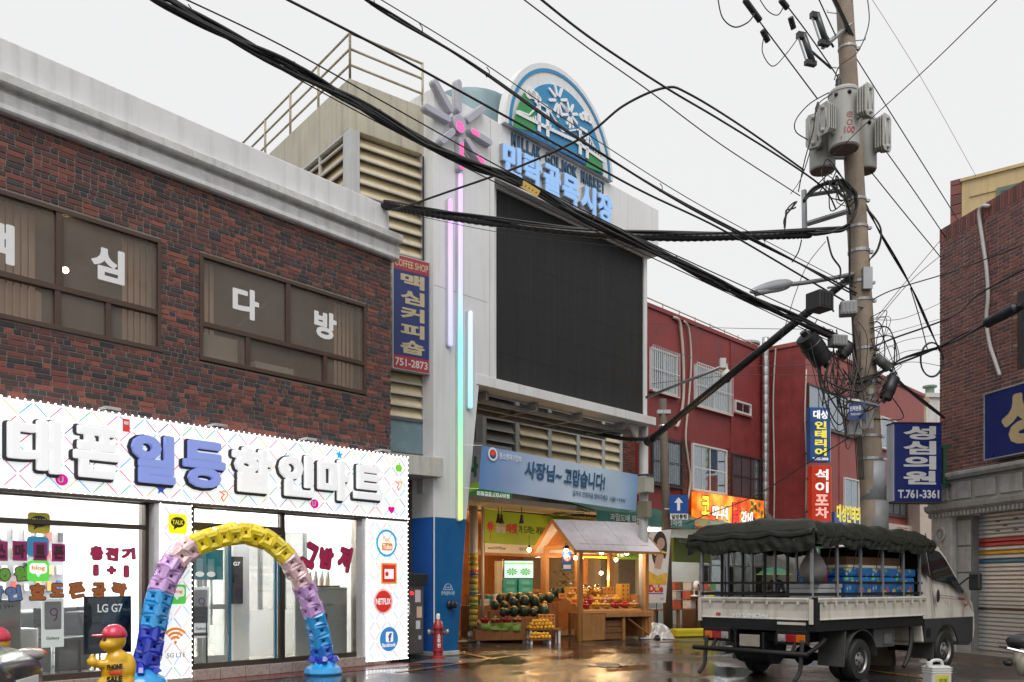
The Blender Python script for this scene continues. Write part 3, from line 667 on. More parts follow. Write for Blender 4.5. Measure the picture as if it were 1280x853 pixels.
WB = thing('display_counter', 'white display counter panel standing behind the right shop pane', 'counter', L.sub(0, 0, FL)); a, b, c, d = L.rect(369, 738, 434, 812, -.28); box('panel', WH, WB, a, b, .28, .33, .02, 1.12, .01); box('dark_print', M('grey_violet_print', (.12, .09, .14), .4), WB, a + .35, a + .62, .276, .279, .1, .7); text('S9 | S9+', BLKV, WB, a + .45, a + .75, .8, .86, .279, .001, 0); box('counter_top', M('wood_top', (.4, .25, .12), .5), WB, a + .25, b - .15, .28, .7, 1.121, 1.15)
for k in range(4): 
    o = MB().lathe([(.035, 0), (.04, .1), (.025, .22), (.01, .25)], (a + .4 + k * .12, .45, 1.151 + FL), 10).build('bottle', WH, None, smooth=True); o.location = (L.x, L.y, 0); o.rotation_euler = (0, 0, L.rz); tag(o, 'white bottle standing on the counter behind the right shop pane', 'bottle', 'bottles on the counter')
CN = thing('display_counter', 'pale grey counter with price card at the far left of the shop window', 'counter', L.sub(0, 0, FL)); box('body', M('pale_grey_counter', (.55, .55, .56), .4), CN, -6.6, -5.72, .3, .7, 0, .98, .01); text('Galaxy S9 | S9+', BLKV, CN, -6.3, -5.8, .86, .92, .299, .001, 0)
box('shelf', WH, CN, -5.72, -5.50, .35, .7, 0, .62, .01)
def chair(u, y, rz, lab):
    f = L.sub(u, -y, FL); t = thing('chair', lab, 'chair', f, 'chairs in the phone shop'); t.rotation_euler[2] += rz; cm = M('dark_chair', (.04, .04, .045), .5)
    box('seat', cm, t, -.2, .2, -.2, .2, .44, .48, .015); box('backrest', cm, t, -.2, .2, .18, .21, .62, .86, .015)
    for sx in (-.18, .18):
        for sy in (-.18, .18): l_ = MB(); l_.tube([(sx, sy, .44 if sy < 0 else .86), (sx * 1.05, sy * 1.05, 0)], .011, 6); l_.build('leg', cm, t)
chair(-3.38, .42, 2.6, 'thin-legged dark chair just inside the glass doors')
for k, uu in enumerate((-5.1, -4.75, -4.45)): chair(uu, .75 + .2 * k, .4, 'dark chair behind the navy poster')
box('desk', M('dark_desk', (.16, .16, .17), .45), LB, -5.45, -4.5, 1.1, 1.6, FL, .95, .02)
# ================================================================== louvred tower behind the brick building
T = Fr(-1.62, 16.42, 51.8); CRN = T.pt(-1.54, 0, 0); TS = Fr(CRN.x, CRN.y, 141.8)
CRM = M('cream_concrete_paint', (.50, .46, .36), .6, var=.18, vs=1.5, bump=.1, bs=20, streak=.45, dirt=(.16, .13, .09))
LOU = M('cream_louvre_slat', (.68, .57, .37), .5, var=.12, vs=3, streak=.25, dirt=(.2, .16, .1))
LOUE = M('slat_edge_grey', (.5, .49, .47), .45, var=.1)
RUST = M('rusty_cream_railing', (.48, .42, .30), .55, var=.35, vs=12, streak=.5, dirt=(.25, .12, .05))
GREYT = M('grey_trim', (.50, .50, .50), .5, var=.1, streak=.3)
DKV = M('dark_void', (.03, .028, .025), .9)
TW = thing('louvred_tower', 'cream roof tower with wide horizontal louvres and a rusty railing behind the brick building', 'building', T)
TZ = 10.15
def tpt(u, inn): return (u, inn)
b_ = MB(); b_.box(-1.54, .35, .02, 5.0, 9.27, TZ); b_.build('parapet', CRM, TW, bevel=.01)
b_ = MB(); b_.box(-1.54, -1.335, .0, .25, 3.0, 9.27); b_.box(-.03, .35, .0, .25, 3.0, 9.27); b_.build('corner_post', GREYT, TW, bevel=.01)
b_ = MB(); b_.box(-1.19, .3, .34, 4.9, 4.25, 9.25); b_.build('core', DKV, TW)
b_ = MB(); b_.box(-1.54, -1.30, 2.35, 5.0, 3.0, 9.27); b_.build('rear_wall', CRM, TW)
def slats(par, F_, u0, u1, z0, z1, st, mp=lambda u, y, z: (u, y, z), wd=.21, name='louvre_slat'):
    z = z0
    while z < z1 - .04:
        m = MB(); P = [(.015, z + .0), (.035, z), (wd, z + st * 1.5), (wd - .02, z + st * 1.5)]
        n = 0; v = []
        for u in (u0, u1):
            for (y, zz) in P: v.append(mp(u, y, min(zz, z1)))
        m.add(v, [(0, 1, 5, 4), (1, 2, 6, 5), (2, 3, 7, 6), (3, 0, 4, 7), (0, 3, 2, 1), (4, 5, 6, 7)])
        o = m.build(name, LOU, par)
        e = MB(); v = [mp(u, y, zz) for u in (u0, u1) for (y, zz) in ((.004, z - .012), (.004, z + .016), (.04, z + .016), (.04, z - .012))]
        e.add(v, [(0, 1, 5, 4), (1, 2, 6, 5), (2, 3, 7, 6), (3, 0, 4, 7), (0, 3, 2, 1), (4, 5, 6, 7)]); e.build('slat_lip', LOUE, o)
        z += st
slats(TW, T, -1.335, -.03, 4.36, 9.25, .212)
# side face louvres: side runs from the corner into depth (local y of the tower), facing -x
sd_ = lambda u, y, z: (-1.54 + y, -u, z)
slats(TW, T, -2.35, -.26, 7.2, 9.22, .235, sd_)
b_ = MB(); b_.box(-1.54, -1.50, 1.15, 1.21, 7.0, 9.25); b_.box(-1.545, -1.49, 2.33, 2.40, 7.0, 9.27); b_.box(-1.545, -1.49, .25, 2.33, 9.22, 9.268); b_.build('louvre_frame', GREYT, TW)
b_ = MB(); b_.box(-1.32, -.03, .03, .05, 3.72, 4.30); b_.build('blue_glass_panel', M('blue_grey_panel', (.18, .27, .31), .25, var=.15), TW)
b_ = MB(); b_.box(-1.335, -.03, .0, .06, 4.30, 4.36); b_.build('panel_frame', M('dark_panel_frame', (.1, .1, .1), .4), TW); box('panel_frame', MATS['dark_panel_frame'], TW, -1.335, -.03, .0, .06, 3.66, 3.72)
b_ = MB(); b_.box(-1.2, .14, -.42, .3, 3.27, 3.62); b_.build('canopy', M('stained_concrete_canopy', (.50, .49, .44), .6, var=.15, streak=.5), TW, bevel=.01)
b_ = MB(); b_.box(-1.2, .14, .35, .5, 0, 3.27); b_.build('ground_wall', M('dark_opening_brown', (.07, .05, .04), .4, var=.3), TW)  # recessed dark wall stands in for the dark opening under the tower
def railing(par, pts, h, n, mat, r=.022):
    m = MB(); ps = []
    for i in range(len(pts) - 1):
        a, b = V(pts[i]), V(pts[i + 1])
        for k in (.32, .66, 1.0): m.cyl(tuple(a + V((0, 0, h * k))), tuple(b + V((0, 0, h * k))), r, 6)
        for j in range(n[i] + 1): ps.append(a.lerp(b, j / n[i]))
    o = m.build('railing', mat, par, smooth=True)
    for p in ps: q = MB(); q.cyl(tuple(p - V((0, 0, .02))), tuple(p + V((0, 0, h + .02))), r * 1.15, 6); q.build('railing_post', mat, o, smooth=True)
railing(TW, [(-1.50, 5.0, TZ), (-1.50, .06, TZ), (.0, .06, TZ)], .82, [4, 1], RUST)
b_ = MB(); b_.tube([(-.045, -.03, 9.2), (-.05, -.04, 7.5), (-.03, -.03, 5.2)], .02, 6); b_.build('drain_pipe', BLK, TW)
# coffee blade sign
CS = T.sub(0, .16); a, b, c, d = T.rect(492, 325, 536, 468, .16)
K = thing('blade_sign', 'tall blue and red coffee shop sign with gold brush letters beside the brick corner', 'sign', CS); cz0, cz1 = 5.19, 7.21
SBL = M('faded_blue_sign', (.02, .035, .16), .4, var=.25, vs=4); SRD = M('faded_red_sign', (.38, .03, .05), .4, var=.2); SGD = M('gold_letter', (.52, .44, .28), .5, var=.15)
box('frame', M('sign_frame_silver', (.5, .5, .5), .4, metal=.5), K, a - .02, b + .02, .0, .14, cz0 - .02, cz1 + .02, .005)
box('panel', SBL, K, a, b, -.006, .001, cz0 + .24, cz1 - .25); box('top_panel', SRD, K, a, b, -.006, .001, cz1 - .248, cz1); box('bottom_panel', SRD, K, a, b, -.006, .001, cz0, cz0 + .238)
text('COFFEE SHOP', SGD, K, a + .02, b - .02, cz1 - .19, cz1 - .06, -.0065, .003, .02); text('751-2873', M('pale_letter', (.6, .58, .55), .5), K, a + .03, b - .03, cz0 + .05, cz0 + .19, -.0065, .003, .02)
vtext('맥심커피숍', SGD, K, a + .14, b - .1, cz0 + .29, cz1 - .29, -.0065, .003, .04, .22)

# ================================================================== market gate: pillar, header, LED screen, emblem
GA = thing('market_gate', 'white market gate with blue pillar foot, big dark video screen and round bridge emblem', 'gate', G)
GW = M('white_gate_panel', (.76, .765, .77), .38, var=.06, vs=1.2, streak=.30, dirt=(.36, .355, .35), spec=.5)
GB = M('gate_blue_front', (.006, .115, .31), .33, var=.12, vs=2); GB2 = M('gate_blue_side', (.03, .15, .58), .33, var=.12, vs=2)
pf = [(0, .06), (.605, .06), (.835, 2.55), (0, 2.55)]
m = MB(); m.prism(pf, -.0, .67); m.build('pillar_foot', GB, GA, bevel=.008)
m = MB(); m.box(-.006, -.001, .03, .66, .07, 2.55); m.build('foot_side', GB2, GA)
m = MB(); m.box(-.03, .63, -.03, .70, 0, .08); m.build('plinth', GREYT, GA, bevel=.008)
m = MB(); m.box(-.008, .02, -.012, -.001, .08, 2.556); m.build('edge_trim', GW, GA)
m = MB(); m.prism([(0, 2.552), (.837, 2.552), (1.17, 5.16), (1.60, 5.16), (1.60, 9.30), (0, 9.30)], 0, .67); m.build('pillar', GW, GA, bevel=.006)
m = MB(); m.prism([(0, 9.301), (7.31, 9.301), (7.31, 10.42), (0, 10.42)], 0, .67); m.build('header', GW, GA, bevel=.008)
m = MB()
for u in (1.48, 3.3, 5.1): m.box(u - .004, u + .004, -.0025, .0, 9.35, 10.40)
m.box(1.46, 1.468, -.0025, 0, 5.2, 9.3); m.box(0.01, 1.4, -.0025, 0, 6.8, 6.806)
m.build('panel_joint', M('joint_grey', (.3, .3, .3), .6), GA)
# screen: cabinet tiles in a frame
SCR = M('led_screen_matt', (.028, .028, .029), .6, var=.15, vs=3, bump=.2, bs=180, spec=.15, streak=.18, dirt=(.07, .07, .07))
so_ = box('screen', SCR, GA, 1.93, 7.08, .305, .55, 5.36, 9.28)
for i in range(8):
    for j in range(6): w_ = 5.15 / 8; h_ = 3.92 / 6; d = rnd.uniform(0, .0025); box('screen_module', SCR, so_, 1.93 + i * w_ + .0012, 1.93 + (i + 1) * w_ - .0012, .296 + d, .304, 5.36 + j * h_ + .0012, 5.36 + (j + 1) * h_ - .0012)
sf = MB(); sf.box(1.60, 1.93, .27, .56, 5.36, 9.28); sf.box(7.08, 7.20, .25, .56, 5.36, 9.28); sf.box(1.6, 7.2, .25, .56, 9.28, 9.31); sf.box(1.10, 7.18, -.02, .56, 5.165, 5.36); sf.build('screen_frame', GW, GA, bevel=.006)
br = MB()
for u in (1.7, 3.2, 4.7, 6.3): br.box(u - .04, u + .04, .3, 1.5, 5.0, 5.16)
for y in (.56, 1.0, 1.45): br.box(1.2, 7.1, y - .03, y + .03, 4.98, 5.06)
br.build('support_bracket', M('grey_painted_steel', (.40, .40, .40), .5, metal=.2, var=.2), GA, bevel=.004)
box('catwalk', M('galvanised_deck', (.22, .22, .22), .6, var=.2), GA, 1.2, 7.15, .58, 1.5, 5.07, 5.10)
po = MB(); po.tube([(7.20, .36, 0), (7.20, .36, 5.17)], .115, 16); po.build('pole', M('white_pole_paint', (.58, .58, .57), .42, var=.12, streak=.3), GA, smooth=True)
gs = MB(); gs.prism([(6.86, 5.16), (6.5, 5.16), (6.86, 4.75)], .27, .33); gs.build('gusset', GW, GA)
gb = MB(); gb.box(6.92, 7.28, .1, .5, 3.55, 3.95); gb.build('junction_box', M('cream_box', (.55, .54, .48), .5), GA, bevel=.02); gb = MB(); gb.box(6.93, 7.27, .08, .52, 3.951, 3.99); gb.build('box_lid', M('navy_lid', (.05, .07, .12), .5), GA); gb = MB(); gb.box(7.06, 7.24, .15, .45, 2.95, 3.35); gb.build('meter_box', M('tan_box', (.3, .27, .2), .5), GA, bevel=.01)
# burst emblem
def capsule(m, p, q, r, y0, y1, n=6):
    (x0, z0), (x1, z1) = p, q; an = math.atan2(z1 - z0, x1 - x0); P = []
    for k in range(n + 1): t = an - math.pi / 2 + math.pi * k / n; P.append((x1 + r * math.cos(t), z1 + r * math.sin(t)))
    for k in range(n + 1): t = an + math.pi / 2 + math.pi * k / n; P.append((x0 + r * math.cos(t), z0 + r * math.sin(t)))
    m.prism(P, y0, y1); return m
def zp(x, y): return G.uz(520 + x / 4.061, 80 + y / 4.061, .14)
LIL = M('lilac_acrylic', (.44, .44, .50), .4, var=.08, es=.02, emit=(.5, .45, .9))
def grad(name, stops, z0, z1, es):
    m = M(name, (.8, .8, .8), .35, es=es); n = m.node_tree.nodes; l = m.node_tree.links; tc = n.new('ShaderNodeTexCoord'); sp = n.new('ShaderNodeSeparateXYZ'); mr = n.new('ShaderNodeMapRange'); rp = n.new('ShaderNodeValToRGB')
    l.new(tc.outputs['Object'], sp.inputs[0]); l.new(sp.outputs[2], mr.inputs[0]); mr.inputs[1].default_value = z0; mr.inputs[2].default_value = z1; l.new(mr.outputs[0], rp.inputs[0])
    e = rp.color_ramp.elements
    for i, (p, c_) in enumerate(stops):
        el = e[i] if i < 2 else e.new(p); el.position = p; el.color = (*c_, 1)
    l.new(rp.outputs[0], n['Principled BSDF'].inputs['Emission Color']); l.new(rp.outputs[0], n['Principled BSDF'].inputs['Base Color']); return m
EM = thing('burst_emblem', 'eight-armed lilac firework emblem with glowing pink centre at the top of the gate pillar', 'emblem', G)
ctr = zp(225, 305)
def lit(name, frac, inner=(1, .08, .3)):
    return M(name, inner, .4, es=.9, emit=inner)
arms = [((222, 95), (222, 228)), ((345, 222), (270, 280)), ((378, 396), (290, 342)), ((338, 498), (268, 390)), ((233, 525), (233, 390)), ((140, 388), (190, 342)), ((60, 218), (168, 278)), ((105, 92), (180, 228))]
for i, (p, q) in enumerate(arms):
    P, Q = V((*zp(*p), 0)), V((*zp(*q), 0))
    m = MB(); capsule(m, (P.x, P.y), (Q.x, Q.y), .062, -.14, -.06); o = m.build('burst_arm', LIL, EM, bevel=.008)
    cw = MB(); capsule(cw, (P.x, P.y), (Q.x, Q.y), .068, -.06, -.0); cw.build('arm_casing', GREYT, o)
    if i in (2, 3, 4):
        a_, b2 = (Q, Q.lerp(P, .28)) if i == 2 else ((P, P.lerp(Q, .25)) if i == 3 else (P, P.lerp(Q, .85)))
        m = MB(); capsule(m, (a_.x, a_.y), (b2.x, b2.y), .045, -.143, -.141); m.build('lit_section', lit('pink_led', 1), o)
m = MB(); m.prism([(ctr[0] + .17 * math.cos(R(k * 18)), ctr[1] + .17 * math.sin(R(k * 18))) for k in range(20)], -.14, 0); o = m.build('burst_centre', LIL, EM, bevel=.01); m = MB(); m.disc(ctr[0], ctr[1] - .05, .10, -.1415, 18); m.build('lit_section', lit('pink_led', 1), o)
for nm, px, y0, y1, st in (('a', 577, 219, 648, [(0, (.62, 1, .25)), (.28, (.28, .95, .5)), (.52, (.25, .8, .95)), (.68, (.55, .55, 1)), (1, (.66, .45, 1))]), ('b', 564.5, 251, 430, [(0, (.5, .53, 1)), (.6, (.62, .5, .95)), (1, (.78, .38, .9))]), ('c', 589.5, 391, 508, [(0, (.35, .78, 1)), (1, (.6, .65, 1))])):
    u, z1 = G.uz(px, y0, .09); _, z0 = G.uz(px, y1, .09)
    tl = thing('light_tube', {'a': 'longest glowing tube light fading from violet to green down the gate pillar', 'b': 'violet glowing tube light on the edge side of the gate pillar', 'c': 'short pale blue glowing tube light nearest the video screen'}[nm], 'tube light', G)
    m = MB(); capsule(m, (u, z0), (u, z1), .042, -.09, -.03); m.build('tube', grad('tube_gradient_' + nm, st, z0, z1, .70), tl, bevel=.02); m = MB(); capsule(m, (u - .01, z0), (u - .01, z1), .062, -.03, .0); m.build('casing', GREYT, tl)
# dome sign standing on the header
DM = thing('dome_sign', 'half-round blue market emblem with white bridge, clouds and palm bursts on the gate header', 'sign', G)
DU, DZ, DR = 3.566, 10.43, 1.78
def arcpoly(r, a0=0, a1=180, n=40): return [(DU + r * math.cos(R(a0 + (a1 - a0) * k / n)), DZ + r * math.sin(R(a0 + (a1 - a0) * k / n))) for k in range(n + 1)]
EBL = M('emblem_blue', (.02, .24, .48), .4, var=.05); EGR = M('emblem_green', (.02, .28, .07), .4, var=.06); EWH = M('emblem_white', (.86, .87, .88), .4, var=.04)
m = MB(); m.prism([(DU + DR, DZ - .0), *arcpoly(DR)[1:-1], (DU - DR, DZ - .0)], -.10, .10); m.build('backboard', GW, DM, bevel=.01)
m = MB(); m.ring(DU, DZ, DR * .895, DR * .935, -.115, -.101, 0, 180, 40); m.build('outer_ring', EBL, DM)
m = MB(); m.prism(arcpoly(DR * .76), -.14, -.101); m.build('disc', EBL, DM)
def dp_(x, y): return G.uz(520 + x / 4.061, 80 + y / 4.061, .15)
def shp(name, pts, y0, y1, mt): m = MB(); m.prism([dp_(*p) for p in pts], y0, y1); return m.build(name, mt, DM)
shp('green_hill', [(497, 322), (500, 290), (510, 235), (530, 190), (548, 145), (575, 170), (592, 235), (605, 262), (605, 350)], -.155, -.141, EGR)
shp('green_hill', [(862, 520), (870, 470), (900, 440), (935, 460), (945, 500), (948, 555)], -.155, -.141, EGR)
wv = []
for k in range(22): wv.append((500 + k * 20, 322 + k * 10.2 + (8 if k % 2 else -8)))
shp('sea_waves', [(497, 325)] + [(x, y - 14) for x, y in wv] + [(940, 548)], -.150, -.1405, M('emblem_wave', (.01, .12, .30), .4))
deck = [(505, 240), (620, 335), (700, 352), (800, 400), (880, 462), (955, 492), (957, 505), (880, 480), (800, 420), (700, 372), (620, 355), (503, 256)]
# bridge: deck, towers, cables, hangers
B_ = MB()
def bar(p, q, wd=.035):
    P, Q = V((*dp_(*p), 0)), V((*dp_(*q), 0)); d = (Q - P).normalized(); n_ = V((-d.y, d.x, 0)) * wd / 2
    B_.prism([((P - n_).x, (P - n_).y), ((Q - n_).x, (Q - n_).y), ((Q + n_).x, (Q + n_).y), ((P + n_).x, (P + n_).y)], -.178, -.156)
for p, q, wd in [((505, 247), (660, 325), .07), ((660, 325), (800, 390), .07), ((800, 390), (957, 500), .07), ((622, 205), (622, 345), .09), ((665, 225), (665, 372), .09), ((622, 240), (665, 262), .06), ((622, 200), (665, 222), .07), ((830, 330), (830, 462), .09), ((866, 350), (866, 482), .09), ((830, 365), (866, 385), .06), ((830, 328), (866, 348), .07),
                 ((600, 190), (622, 215), .05), ((685, 240), (665, 225), .05)]: bar(p, q, wd)
for i in range(7):
    k = i / 6; x = 545 + 70 * k; bar((x, 265 + 35 * k - 40 * k * k), (x, 268 + 35 * k), .022)
for i in range(11):
    k = i / 10; x = 680 + 140 * k; yt = 330 + 62 * k - 70 * (2 * k - 1) ** 2 * .55 + 18; bar((x, yt), (x, 340 + 62 * k), .022)
for i in range(7):
    k = i / 6; x = 882 + 68 * k; bar((x, 395 + 75 * k), (x, 428 + 62 * k), .022)
for seg in ([(515, 240), (570, 262), (622, 210)], [(665, 228), (740, 345), (830, 335)], [(866, 350), (905, 430), (955, 490)]):
    for i in range(len(seg) - 1): bar(seg[i], seg[i + 1], .03)
B_.build('bridge', EWH, DM)
def burst(cx, cy, r, name='palm_burst'):
    m = MB(); c0 = dp_(cx, cy)
    for k in range(8):
        a_ = R(k * 45 + 22); capsule(m, (c0[0] + r * .35 * math.cos(a_), c0[1] + r * .35 * math.sin(a_)), (c0[0] + r * math.cos(a_), c0[1] + r * math.sin(a_)), .03, -.172, -.141, 3)
    q = dp_(cx, cy + (90 if r > .27 else 70)); m.box(c0[0] - .03, c0[0] + .03, -.165, -.141, q[1], c0[1] - r * .35); m.build(name, EWH, DM)
burst(720, 185, .30); burst(780, 258, .25)
def cloud(name, pts):
    m = MB()
    for x, y, r in pts: c0 = dp_(x, y); m.prism([(c0[0] + r * math.cos(R(k * 30)), c0[1] + r * .8 * math.sin(R(k * 30))) for k in range(12)], -.17, -.141 - .001 * (x % 5))
    m.build(name, EWH, DM)
cloud('cloud', [(585, 150, .14), (605, 165, .12), (570, 158, .1), (622, 178, .07)]); cloud('cloud', [(860, 268, .13), (880, 285, .1), (840, 270, .09)])
NAV = M('navy_letter', (.03, .11, .20), .4, var=.05); LBM = M('light_blue_letter', (.24, .45, .80), .35, var=.05, es=.26, emit=(.4, .65, 1)); LSH = M('letter_return_grey', (.33, .34, .37), .5)
a, _ = G.uz(640, 180, .03); b, _ = G.uz(757, 235, .03)
for wd, k0, k1 in (('MILLAK', 0, .295), ('GOLMOK', .335, .685), ('MARKET', .72, 1.0)):
    for i, chh in enumerate(wd):
        n = len(wd); u0 = a + (b - a) * (k0 + (k1 - k0) * i / n); u1 = a + (b - a) * (k0 + (k1 - k0) * (i + .82) / n)
        if chh == 'I': u0, u1 = (u0 + u1) / 2 - .03, (u0 + u1) / 2 + .03
        text(chh, NAV, DM, u0, u1, 10.10, 10.36, -.002, .03, .025, 'letter')
a, _ = G.uz(630, 200, .14); b, _ = G.uz(769, 270, .14)
for i, chh in enumerate('민락골목시장'):
    st_ = (b - a) / 6; lt = text(chh, LBM, DM, a + st_ * i + .02, a + st_ * (i + .9), 9.42, 10.05, -.085, .035, .04, 'letter'); text(chh, LSH, lt, a + st_ * i + .012, a + st_ * (i + .9) + .008, 9.412, 10.058, -.001, .083, .045, 'letter_return')
# foot emblem, hose outlet, hydrant
u, z = G.uz(560, 737); m = MB(); m.ring(u, z, .10, .11, -.004, -.001, 0, 180, 16); m.box(u - .13, u + .13, -.004, -.001, z - .012, z); 
for k in (-.06, .0, .06): m.box(u + k - .006, u + k + .006, -.004, -.001, z, z + .07)
m.box(u - .1, u + .1, -.0045, -.001, z + .035, z + .042); m.build('printed_emblem', M('pale_blue_print', (.45, .6, .75), .4), GA); text('민락골목시장', M('pale_blue_print', (.45, .6, .75), .4), GA, u - .17, u + .17, z - .11, z - .03, -.001, .003, .02)
u, z = G.uz(562, 756); m = MB(); m.lathe([(.085, 0), (.085, .04), (.06, .05), (.06, .1), (.07, .11), (.07, .14), (.03, .145)], (u, 0, z), 14, ax='y'); m.build('hose_outlet', BLK, GA, smooth=True)
HYR = M('hydrant_red', (.33, .02, .025), .35, var=.2, coat=.3)
hx, hy = gp(550, 823); H_ = thing('fire_hydrant', 'red fire hydrant with pale caps in front of the blue gate pillar', 'hydrant', None, None, (hx - .03, hy - .05, 0), R(15))
m = MB(); m.lathe([(.13, 0), (.13, .03), (.085, .05), (.085, .12), (.1, .13), (.1, .16), (.085, .17), (.085, .52), (.105, .53), (.105, .56), (.09, .57), (.075, .63), (.04, .68), (.03, .70)], (0, 0, 0), 18); m.build('barrel', HYR, H_, smooth=True, auto=40)
m = MB(); m.lathe([(.035, .70), (.035, .77), (.025, .80)], (0, 0, 0), 8); m.build('bonnet_nut', WH, H_)
for sx in (-1, 1): m = MB(); m.lathe([(.04, 0), (.04, .07), (.055, .07), (.055, .11), (.02, .12)] if sx > 0 else [(.02, -.12), (.055, -.11), (.055, -.07), (.04, -.07), (.04, 0)], (sx * .075, 0, .47), 10, ax='x'); m.build('hose_cap', M('dull_silver', (.4, .38, .36), .4, metal=.6), H_, smooth=True)
vtext('소화전', WHITEL, H_, -.03, .03, .2, .44, -.083, .003, .03)
# grey utility cabinet between the shop pillar and the gate
f = G.sub(-.55, .05); C_ = thing('utility_cabinet', 'grey steel cabinet with stuck-on notices between the phone shop and the gate pillar', 'cabinet', f)
cg = M('cabinet_grey', (.16, .155, .15), .4, metal=.5, var=.15); m = MB(); m.box(-.38, .26, .0, .5, .08, 1.32); m.build('body', cg, C_, bevel=.01); m = MB(); m.prismx([(-.05, 1.30), (-.10, 1.50), (.52, 1.56), (.52, 1.32)], -.40, .30); m.build('hood', M('cabinet_hood', (.07, .075, .08), .4, metal=.4), C_, bevel=.006)
for x, z_, w_, h_, cc in ((.06, 1.0, .13, .22, (.7, .6, .65)), (.1, .72, .12, .2, (.75, .5, .4)), (.08, .52, .1, .15, (.7, .7, .7)), (-.18, .78, .12, .22, (.6, .6, .62)), (.14, .33, .07, .07, (.6, .6, .6))): box('notice', M('paper_%d' % int(x * 100 + z_ * 900), cc, .6), C_, x, x + w_, -.004, -.001, z_, z_ + h_)
m = MB(); m.lathe([(.035, 0), (.03, .03), (.0, .035)], (-.02, 0, 1.16), 12, ax='y'); m.build('red_lamp', E('red_lamp', (1, .03, .03), 1.5), C_)
# rain banner under the screen
def cloth(name, par, tl, tr_, br_, bl, mat, nx=24, nz=8, amp=.012, th=None):
    m = MB(); vs = []
    for j in range(nz + 1):
        for i in range(nx + 1):
            a_ = V(tl).lerp(V(tr_), i / nx); b2 = V(bl).lerp(V(br_), i / nx); p = a_.lerp(b2, j / nz)
            p.y += amp * (math.sin(i * .9 + j * .5) + .6 * math.sin(i * .37 - j * .8)); vs.append(tuple(p))
    m.add(vs, [(j * (nx + 1) + i, (j + 1) * (nx + 1) + i, (j + 1) * (nx + 1) + i + 1, j * (nx + 1) + i + 1) for j in range(nz) for i in range(nx)])
    return m.build(name, mat, par, smooth=True)
BNF = G.sub(0, .35); BN = thing('banner', 'pale blue cloth banner with brush writing hung under the video screen', 'banner', BNF)
def bmat():
    m = M('banner_print', (.4, .5, .62), .6, var=.08); n = m.node_tree.nodes; l = m.node_tree.links; tc = n.new('ShaderNodeTexCoord'); sp = n.new('ShaderNodeSeparateXYZ'); mr = n.new('ShaderNodeMapRange'); rp = n.new('ShaderNodeValToRGB')
    l.new(tc.outputs['Object'], sp.inputs[0]); l.new(sp.outputs[0], mr.inputs[0]); mr.inputs[1].default_value = ba[0]; mr.inputs[2].default_value = bb[0]; l.new(mr.outputs[0], rp.inputs[0]); e = rp.color_ramp.elements
    for i, (p, c_) in enumerate([(0, (.12, .25, .52)), (.28, (.42, .52, .70)), (.55, (.56, .67, .80)), (.86, (.46, .60, .76)), (1, (.19, .35, .62))]):
        el = e[i] if i < 2 else e.new(p); el.position = p; el.color = (*c_, 1)
    l.new(rp.outputs[0], n['Principled BSDF'].inputs['Base Color']); return m
ba, bb, bc, bd = BNF.uz(602.3, 557), BNF.uz(797, 593.6), BNF.uz(795, 639), BNF.uz(598.3, 611)
cloth('sheet', BN, (ba[0], 0, ba[1]), (bb[0], 0, bb[1]), (bc[0], 0, bc[1]), (bd[0], 0, bd[1]), bmat(), amp=.006)
BBL = M('banner_ink_blue', (.02, .10, .22), .5); BW = bb[0] - ba[0]; BZ = lambda k, j: (ba[1] + (bb[1] - ba[1]) * k) * (1 - j) + (bd[1] + (bc[1] - bd[1]) * k) * j
zs = (bb[1] - ba[1]) / BW
def btext(s, k0, k1, j0, j1, mt, off=.01, sh=0):
    km = (k0 + k1) / 2; text(s, mt, BN, ba[0] + BW * k0, ba[0] + BW * k1, BZ(km, j1), BZ(km, j0), -.02, .002, off, shear=sh, slant=zs)
btext('사장님~', .235, .46, .16, .58, BBL, .03, .12); btext('고맙습니다!', .475, .75, .16, .60, BBL, .03, .12); btext('일자리 안정자금 받아가세요', .53, .77, .70, .84, NAV, .015); btext('(☎1350)', .785, .9, .71, .83, NAV); btext('중소벤처기업부', .09, .215, .09, .24, WHITEL, .01)
m = MB(); cx, cz = ba[0] + BW * .055, BZ(.055, .16); m.disc(cx, cz, .13, -.02, 18); o = m.build('seal', WHITEL, BN); m = MB(); m.disc(cx, cz, .09, -.0215, 16); m.build('seal_core', NAV, o); m = MB(); m.disc(cx, cz + .02, .07, -.0225, 12, .05); m.build('seal_red', REDV, o)
for p in (ba, bb, bc, bd):
    e = 1 if p in (bb, bc) else -1
    m = MB(); m.tube([(p[0], 0, p[1]), (p[0] + e * .25, .35, p[1] + .02)], .006, 5); m.build('tie_rope', WH, BN)
# water tank behind the header
f = G.sub(2.35, -1.4, 9.3); t = thing('water_tank', 'blue-grey drum roof tank half hidden behind the gate header', 'tank', f); m = MB(); m.lathe([(.95, 0), (.95, 2.0), (.9, 2.12), (.6, 2.2), (.1, 2.24)], (0, 0, 0), 28); m.build('drum', M('tank_teal', (.18, .28, .31), .45, var=.12, streak=.3), t, smooth=True, auto=40); m = MB(); m.lathe([(.965, 1.3), (.965, 1.36)], (0, 0, 0), 28); m.build('hoop', GREYT, t, smooth=True)
box('tank_base', M('roof_membrane', (.2, .2, .2), .7), t, -1.1, 1.1, -1.1, 1.1, -.3, 0)

